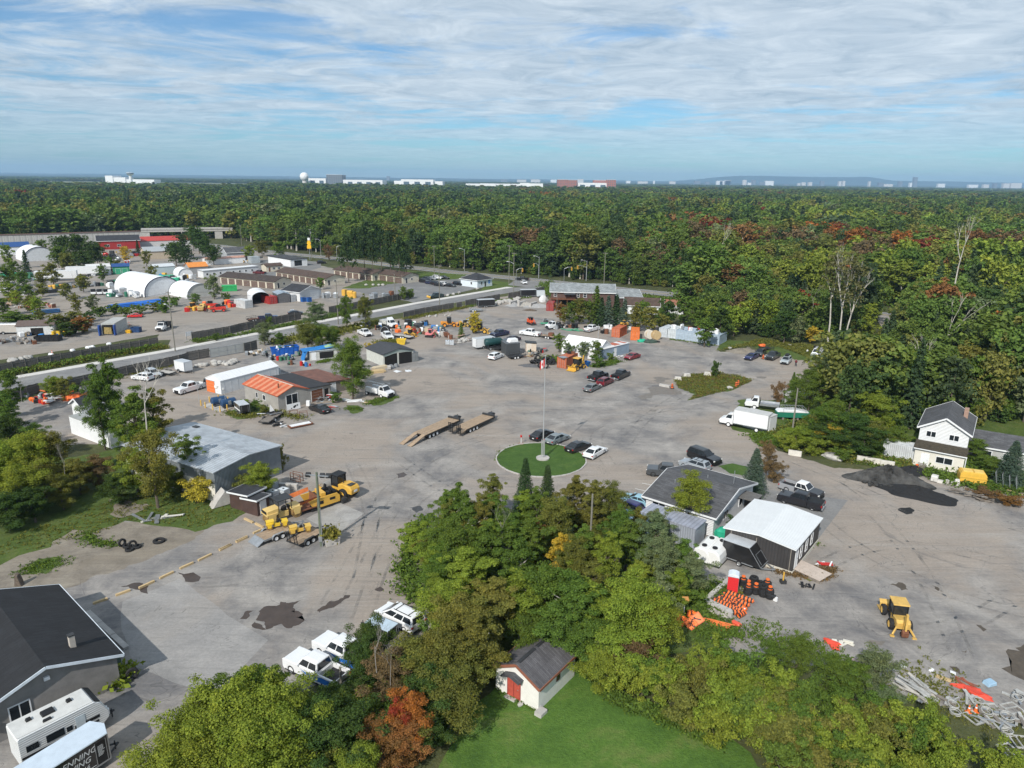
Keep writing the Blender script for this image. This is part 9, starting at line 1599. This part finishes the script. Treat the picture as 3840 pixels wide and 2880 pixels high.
for x,y,h,tn in((86,127,12,'green'),(95,125,13,'willow'),(103,121,12,'green'),(112,116,13,'lime'),(90,136,13,'olive'),(108,130,14,'green'),(118,122,13,'green'),(81,132,10,'lime')):tree((x,y,0),'broad',h,h*.6,tn,'%s broadleaf tree close behind the old house'%dict(green='green',willow='grey-green',lime='bright green',olive='olive')[tn],'trees behind the old house',1)
for k,x,y,h,s_,lab in(('D',1710,900,18,9,'pale leafless tree leaning over the lane'),('E',240,920,6,4,'grey leafless bush beside the roadwork heap'),('J',560,640,4.5,7,'leafless sapling at the edge of the grass'),('J',1270,270,10,3,'pale dead stem rising through the birch crown'),('C',2080,890,15,6,'grey leafless tree before the wood'),('H',520,400,8,2,'bare pale poplar beside the brown house'),('H',490,560,6.5,2,'bare pale sapling by the flatbed truck'),('M',1090,900,5,6,'bare grey tree among the foreground foliage'),('M',1200,1000,4.5,4,'bare twiggy tree above the orange maple'),('N',410,1190,5,8,'dead white stem in the grove'),('A',640,1140,7,5,'bare sapling in the supply yard'),('I',1230,180,8,2,'grey leafless tree by the cargo van')):win(k);baretree(at(x,y,h),h,s_,lab,m=None if h>8 else mat('grey_twig',(.27,.245,.215),.9,0,.2),spread=.42 if h>12 else.6,depth=4 if h>8 else 5)
for p,h,sd,lab in(((86,189.8,0),27,8,'tall pale half-bare poplar with forked crown, first of the trio'),((87.2,185.7,0),26,3,'tall pale half-bare poplar, middle of the trio'),((90,188.3,0),23,5,'tall pale half-bare poplar, right of the trio')):
 t=baretree(p,h,sd,lab,spread=.3,depth=4);C,Nn,S,r_=crown_pts('poplar',700,.16,sd);o=link('sparse_crown',quadcloud('sparse_crown',C*np.array([1,1,.62])+np.array([0,0,3.6]),Nn,S,[LEAF],r_),t);o.color=(.13,.13,.06,1)
 # hedge and grove filling
win('O');HED=[at(930,985),at(1100,1140),at(1500,1270),at(1900,1480),at(2280,1780),at(2600,2000)]+pts('R',(2500,1700,3),(2149,1590,3),(1900,1480,3),(1700,1380,3),(1450,1270,3),(1250,1210,3),(900,1120,3),(700,1030,3),(330,970,3),(100,830,3))+pts('O',(1800,700,3),(1560,680,3),(1250,720,3));rh=random.Random(8)
def fill(P,sp,lab,group,hs,ws,tints,name,lod=0,kd='broad'):
 x0,x1=min(p[0]for p in P),max(p[0]for p in P);y0,y1=min(p[1]for p in P),max(p[1]for p in P);y=y0
 while y<y1:
  x=x0
  while x<x1:
   q=(x+rh.uniform(-.4,.4)*sp,y+rh.uniform(-.4,.4)*sp);x+=sp
   if inpoly(q[0],q[1],P):tree(q,kd,rh.uniform(*hs),rh.uniform(*ws),rh.choice(tints),lab,group,lod,name)
  y+=sp
fill(HED,2.05,'yellowing green shrub in the broad hedge above the lawn','broad hedge above the lawn',(2.9,4.0),(3.6,4.6),('lime','lime','green','lime','olive','lime'),'hedge_shrub',0,'shrub')
win('S');GRV=[at(*p)for p in[(905,1290),(880,1200),(960,1120),(1290,1150),(1400,1200),(1480,1310),(1440,1390),(1250,1385),(1080,1360),(940,1340)]];fill(GRV,4.2,'young green tree filling the shaded inside of the grove','young trees inside the grove',(3.6,6),(2.8,3.8),('green','lime','olive','lime'),'young_tree',0,'poplar')
fill([at(*p)for p in[(930,1410),(1000,1430),(980,1490),(880,1640),(700,1720),(400,1720),(450,1690),(660,1600),(850,1500)]],3.2,'dense green tree at the bottom edge below the pickups','dense trees at the bottom edge',(2.6,3.8),(3.4,4.6),('deep','green','olive','lime'),'young_tree',0,'shrub')
# weeds, grass tufts and low cover
WD={}
def weeds(P,n,h=.5,tn='green',closed=False,sd=.5):
 P=[Vector(p)for p in P];L=WD.setdefault(tn,[])
 if closed:
  x0,x1=min(p.x for p in P),max(p.x for p in P);y0,y1=min(p.y for p in P),max(p.y for p in P);k=0
  while k<n:
   x,y=RND.uniform(x0,x1),RND.uniform(y0,y1)
   if inpoly(x,y,P):L.append((x,y,h*RND.uniform(.3,1.2)));k+=1
 else:
  ln=[(b-a).length for a,b in zip(P,P[1:])]
  for i in range(n):
   s_=RND.choices(range(len(ln)),ln)[0];q=P[s_].lerp(P[s_+1],RND.random());L.append((q.x+RND.gauss(0,sd),q.y+RND.gauss(0,sd),h*RND.uniform(.3,1.3)))
win('S');weeds([at(905,1300),at(880,1240),at(890,1170),at(930,1120)],500,.7,'green',sd=.8);weeds(IS,900,.55,'olive',True);weeds(IS,500,.4,'brown',True)
win('J');weeds([at(-300,1400),at(200,1150),at(900,900),at(1300,800),at(1900,900),at(2100,980),at(1700,1110),at(1100,1040),at(800,1180),at(300,1290)],650,.3,'olive',True);weeds([at(700,1150),at(820,1240),at(1000,1260)],160,.35,'green');weeds([at(200,1480),at(520,1390)],200,.3,'green',sd=.8)
win('E');weeds([at(0,620),at(560,510),at(1210,392),at(1735,300),at(1830,310)],900,.8,'olive',sd=.7);weeds([at(0,620),at(560,510),at(1210,392),at(1735,300)],400,1.2,'green',sd=.5);weeds([at(440,810),at(1500,590),at(2060,465)],260,.5,'olive');win('F');weeds([at(70,500),at(560,430),at(1040,330),at(1900,160)],900,.7,'green',sd=.8);weeds([at(900,520),at(1500,420),at(2000,310)],700,1.2,'olive',sd=1.6);weeds([at(1880,1150),at(2020,1100),at(2160,1080)],320,.35,'green',sd=.6);weeds([at(1660,1200),at(1800,1200)],140,.3,'green');weeds([at(400,1240),at(640,1280),at(860,1230),at(1200,1310)],330,.5,'olive',sd=.8);weeds([at(1380,720),at(1480,690)],130,.5,'green')
win('G');weeds([at(600,410),at(1110,310),at(1240,285)],500,.7,'olive',sd=.8);weeds([at(1240,285),at(1590,215),at(1900,185)],300,.6,'green');weeds([at(330,660),at(560,640)],260,.8,'olive',sd=1.0);weeds([at(2100,800),at(2212,860)],150,.7,'green',sd=1.0);win('H');weeds([at(900,1040),at(1060,1010),at(1150,980)],330,.6,'green',sd=.7);weeds([at(1660,750),at(2180,820)],120,.35,'green');win('I');weeds([at(250,600),at(560,550),at(900,560),at(1280,700),at(1400,560),at(700,480)],1500,.7,'olive',True);weeds([at(700,1600),at(560,1470),at(450,1490),at(800,1440),at(1000,1600)],500,.6,'green',True)
win('Q');weeds([at(480,220),at(640,340),at(1060,430),at(1460,470),at(1460,300),at(900,80)],1700,.8,'olive',True);weeds([at(700,200),at(1300,420)],500,.9,'green',sd=2);weeds([at(1540,480),at(1800,560),at(2200,620)],500,.8,'green',sd=1.2);weeds([at(1830,280),at(2000,400),at(1850,470)],700,1.2,'green',sd=1.6);weeds([at(560,1150),at(860,1190),at(920,1120)],330,.4,'brown',sd=.4);weeds([at(760,960),at(800,955)],40,.3,'green');win('U');weeds([at(300,700),at(420,900),at(700,1080),at(300,1150)],500,.5,'green',sd=.7);weeds([at(560,480),at(780,560)],120,.4,'olive');weeds([at(1080,940),at(1240,990),at(960,1000),at(1100,1100)],90,.25,'green',sd=.6);weeds([at(0,800),at(200,620),at(500,450)],500,.6,'green',sd=.8);win('R');weeds([at(1250,1020),at(1560,990),at(1480,1180),at(1900,1300),at(2149,1500)],300,.3,'olive',sd=1.2);weeds([at(100,740),at(600,800),at(1100,1000)],300,.4,'green',sd=.7);win('N');weeds([(RLC.x+RLR*cos(a),RLC.y+RLR*sin(a),0)for a in(2.2,2.6,3.0,3.3)],40,.25,'green',sd=.3);win('O');weeds([at(140,1030),at(300,1120),at(450,1200)],60,.25,'green',sd=.15);weeds([at(930,970),at(1100,1130),at(1500,1260),at(1900,1470)],700,.5,'green',sd=.35);win('K');weeds([at(930,1000),at(1000,900)],90,1.0,'lime',sd=.25);win('C');weeds([at(600,1060),at(560,1090),at(640,1180)],260,1.2,'green',sd=1.5);weeds([at(1150,1190),at(1700,1230),at(2200,1300)],700,1.6,'green',sd=3)
for tn,L in WD.items():
 r_=np.random.default_rng(9);A0=np.array(L);rep=10;C=np.repeat(A0,rep,0);hh=C[:,2].copy();C[:,:2]+=r_.normal(size=(len(C),2))*hh[:,None]*.45;C[:,2]=hh*r_.uniform(.1,.8,len(C));o=link('weeds',quadcloud('weeds',C,r_.normal(size=(len(C),3))+np.array([0,0,.6]),hh*r_.uniform(.12,.28,len(C))+.035,[LEAF],r_,.95));q=TINT[tn];o.color=(*q,1);tag(o,'%s weeds and tufts along the fences and gravel edges'%tn,'weeds',kind='stuff')
 # ================================================================ railway wall, airport, city
WLP=[(-420,372),(-316,442),(-252,489)];WB=[(-252,489),(-238,484.5),(-205,505)];PW_=ribs('wall_panels',(.44,.43,.41),3,2.4,.9,0,.03,.06);HM=mat('hangar_white',(.72,.73,.74),.5,0,.04);FG=mat('far_glass',(.10,.14,.18),.2,0,.1);BR=mat('far_brick',(.36,.14,.10),.9,0,.1);FC=mat('tower_pale',(.56,.54,.52),.8,0,.1);FD=mat('tower_dark',(.16,.18,.21),.5,0,.1)
t=thing('railway_wall','long pale retaining wall carrying the railway','wall',(0,0,0))
for a,b in zip(WLP,WLP[1:]):
 n=int(hypot(b[0]-a[0],b[1]-a[1])/3)
 for i in range(n):p=(a[0]+(b[0]-a[0])*i/n,a[1]+(b[1]-a[1])*i/n);o=MB().box(.03,2.95*hypot(b[0]-a[0],b[1]-a[1])/n/3,0,.5,0,5.4).build('wall_panel',PW_,t);o.location=(*p,0);o.rotation_euler=(0,0,ang(a,b))
 L=hypot(b[0]-a[0],b[1]-a[1]);o=MB().box(0,L,-.15,8,5.41,5.9).build('ballast',mat('rail_ballast',(.14,.12,.11),.95,0,.2),t);o.location=(*a,0);o.rotation_euler=(0,0,ang(a,b))
 for y in(2.5,4.0):o=MB().box(0,L,y-.05,y+.05,5.91,6.1).build('rail',RUST,t);o.location=(*a,0);o.rotation_euler=(0,0,ang(a,b))
t=thing('rail_bridge','pale concrete railway bridge over the highway','bridge',(-252,489,0),ang((-252,489),(-200,512)));MB().box(0,58,-.5,8,5.2,7.4).build('deck',CONC,t);[MB().box(x,x+5,-.2,7.6,0,5.19).build('abutment',CONC,t)for x in(0,46)];[MB().box(i*4,i*4+3.9,-.8,-.52,6.6,7.6).build('parapet_panel',CONC,t)for i in range(14)]
def slabat(k,x0,x1,yt,Yd,D,name,lab,m,base=None,cat='building',win_=0,roof=None):
 win(k);a,z=ray(x0,yt,Yd);b,z2=ray(x1,yt,Yd);zb=elev(Yd)if base is None else base;t=thing(name,lab,cat,((a+b)/2,Yd,zb));w_=(b-a)/2;h=(z+z2)/2-zb;MB().box(-w_,w_,0,D,0,h).build('block',m,t)
 if roof:MB().box(-w_-.5,w_+.5,-.5,D+.5,h+.01,h+.8).build('roof',roof,t)
 if win_:
  nc=max(2,int(2*w_/(h/win_*1.1)));[MB().box(-w_+2*w_*(c+.25)/nc,-w_+2*w_*(c+.75)/nc,-.3,-.01,h*(r_+.3)/win_,h*(r_+.75)/win_).build('window',FG,t)for r_ in range(win_)for c in range(nc)]
 return t,w_,h
AP=2650
for k,x0,x1,yt,D,lab,m,wn in(('A',905,970,135,60,'low white airport shed left of the tower',HM,0),('A',960,1080,150,60,'white airport hangar below the control tower',HM,0),('A',1090,1330,168,50,'long white airport store right of the tower',HM,0),('B',590,740,158,60,'white airport hall between radome and dark block',HM,1),('B',745,880,128,60,'dark glass terminal block with white top',FD,6),('B',830,1230,172,90,'long white terminal hangar',HM,1),('B',1330,1750,182,80,'long low white hangar right of the terminal',HM,0),('B',1390,1670,168,70,'taller white hangar right of the terminal',HM,1),('B',1950,2210,205,60,'low white sheds near the middle of the horizon',HM,0),('C',0,345,205,50,'row of low white airport sheds',HM,0),('C',345,430,198,60,'white shed beside the arched hangar',HM,0),('C',430,545,203,60,'white rounded hangar by the sheds',HM,0),('C',672,760,170,40,'left block of the red brick hotel',BR,7),('C',752,842,173,45,'right block of the red brick hotel',BR,7),('C',985,1115,175,45,'rear red brick building with white top',BR,6),('C',1100,1176,172,40,'right red brick building',BR,6),('C',842,1108,198,80,'big white hangar before the brick buildings',HM,1),('C',1020,1150,240,40,'low white shed under the big hangar',HM,0)):
 Y_=AP+(60 if 'rear' in lab else-90 if 'low white shed under' in lab else RND.uniform(-8,8));slabat(k,x0,x1,yt,Y_,D,'hangar' if m is HM else 'terminal_block',lab,m,None,'building',wn,HM if m in(BR,FD)else None)
win('B');x,z=ray(555,145,AP-40);r_=15.2;t=thing('radome','large white radome ball on its tower','radome',(x,AP-40,10));MB().blob((0,0,z-10),(r_,r_,r_),20,14,0).build('dome',HM,t,True);MB().cyl((0,0,0),(0,0,z-10-r_*.8),8,12).build('tower',FC,t)
win('A');x,z=ray(1122,110,AP-60);t=thing('control_tower','airport control tower with wide glass cab','tower',(x,AP-60,10));h=z-10;MB().cyl((0,0,0),(0,0,h-9),6,10,4.5).build('shaft',HM,t);MB().cyl((0,0,h-9),(0,0,h-5),7,10,12).build('gallery',HM,t);MB().cyl((0,0,h-5),(0,0,h-1),11,10,12).build('glass_cab',FG,t);MB().cyl((0,0,h-1),(0,0,h+.5),12.5,10).build('cap',HM,t);MB().cyl((0,0,h),(0,0,h+6),.4).build('mast',STEEL,t)
t=thing('parked_airliner','white airliner with red tail beside the hangar','aircraft',(0,0,0));win('C');x,z=ray(1150,250,AP-130);t.location=(x,AP-130,11);m=MB();m.lathe([(0,-20),(1.6,-15),(2,-8),(2,14),(1.2,19),(0,21)],(0,0,3.5),12,0,'X');m.build('fuselage',HM,t);MB().slab([(-19,5),(-13,5),(-18,13),(-21,13)],-.3,.3).build('tail_fin',RED,t);m=MB();m.add([(2,0,3),(-5,-17,3.6),(-8,-17,3.6),(-4,0,3),(-8,17,3.6),(-5,17,3.6)],[(0,1,2,3),(0,3,4,5)]);m.build('wing',STEEL,t)
for k,L in(('D',((0,20,155),(40,80,150),(170,195,145),(205,228,165),(232,262,145),(290,330,160),(332,393,152),(470,500,177),(570,585,168),(598,625,163),(646,672,162),(736,762,153),(868,884,155),(897,914,152),(1087,1099,155),(1158,1192,165),(1195,1260,175),(1305,1330,155),(1385,1400,165),(1416,1442,124),(1590,1640,172),(1812,1880,180),(1920,1960,178),(1995,2020,170),(2065,2110,170),(2120,2200,168))),('C',((180,235,168),(320,400,170),(440,520,168),(610,660,170),(845,895,165),(1265,1300,180),(1365,1450,185),(1500,1512,178),(1640,1690,185),(1855,1905,180),(1950,1985,188),(2045,2110,180),(2120,2170,175))),('B',((1265,1292,140),))):
 for i,(x0,x1,yt)in enumerate(L):slabat(k,x0,x1,yt,9000,40,'tower_block','tall glass tower standing out from the far city' if yt<130 else 'pale city tower block on the %s horizon'%dict(D='right-hand',C='middle',B='left-hand')[k],RND.choice((FC,FC,HM,FD))if yt>130 else FD,10,'building')[0]['group']='city towers on the '+dict(D='right',C='middle',B='left')[k]
 # ---------------------------------------------------------------- the air
hm=bpy.data.materials.new('haze_air');hm.use_nodes=True;t=hm.node_tree;t.nodes.clear();out=t.nodes.new('ShaderNodeOutputMaterial');pv=t.nodes.new('ShaderNodeVolumePrincipled');pv.inputs['Color'].default_value=(.44,.70,1.0,1);pv.inputs['Density'].default_value=HAZE;t.links.new(pv.outputs[0],out.inputs['Volume'])
tag(MB().box(-15500,15500,-300,15600,-35,215).build('haze',hm),'thin blue haze lying over the far country','haze',kind='stuff')
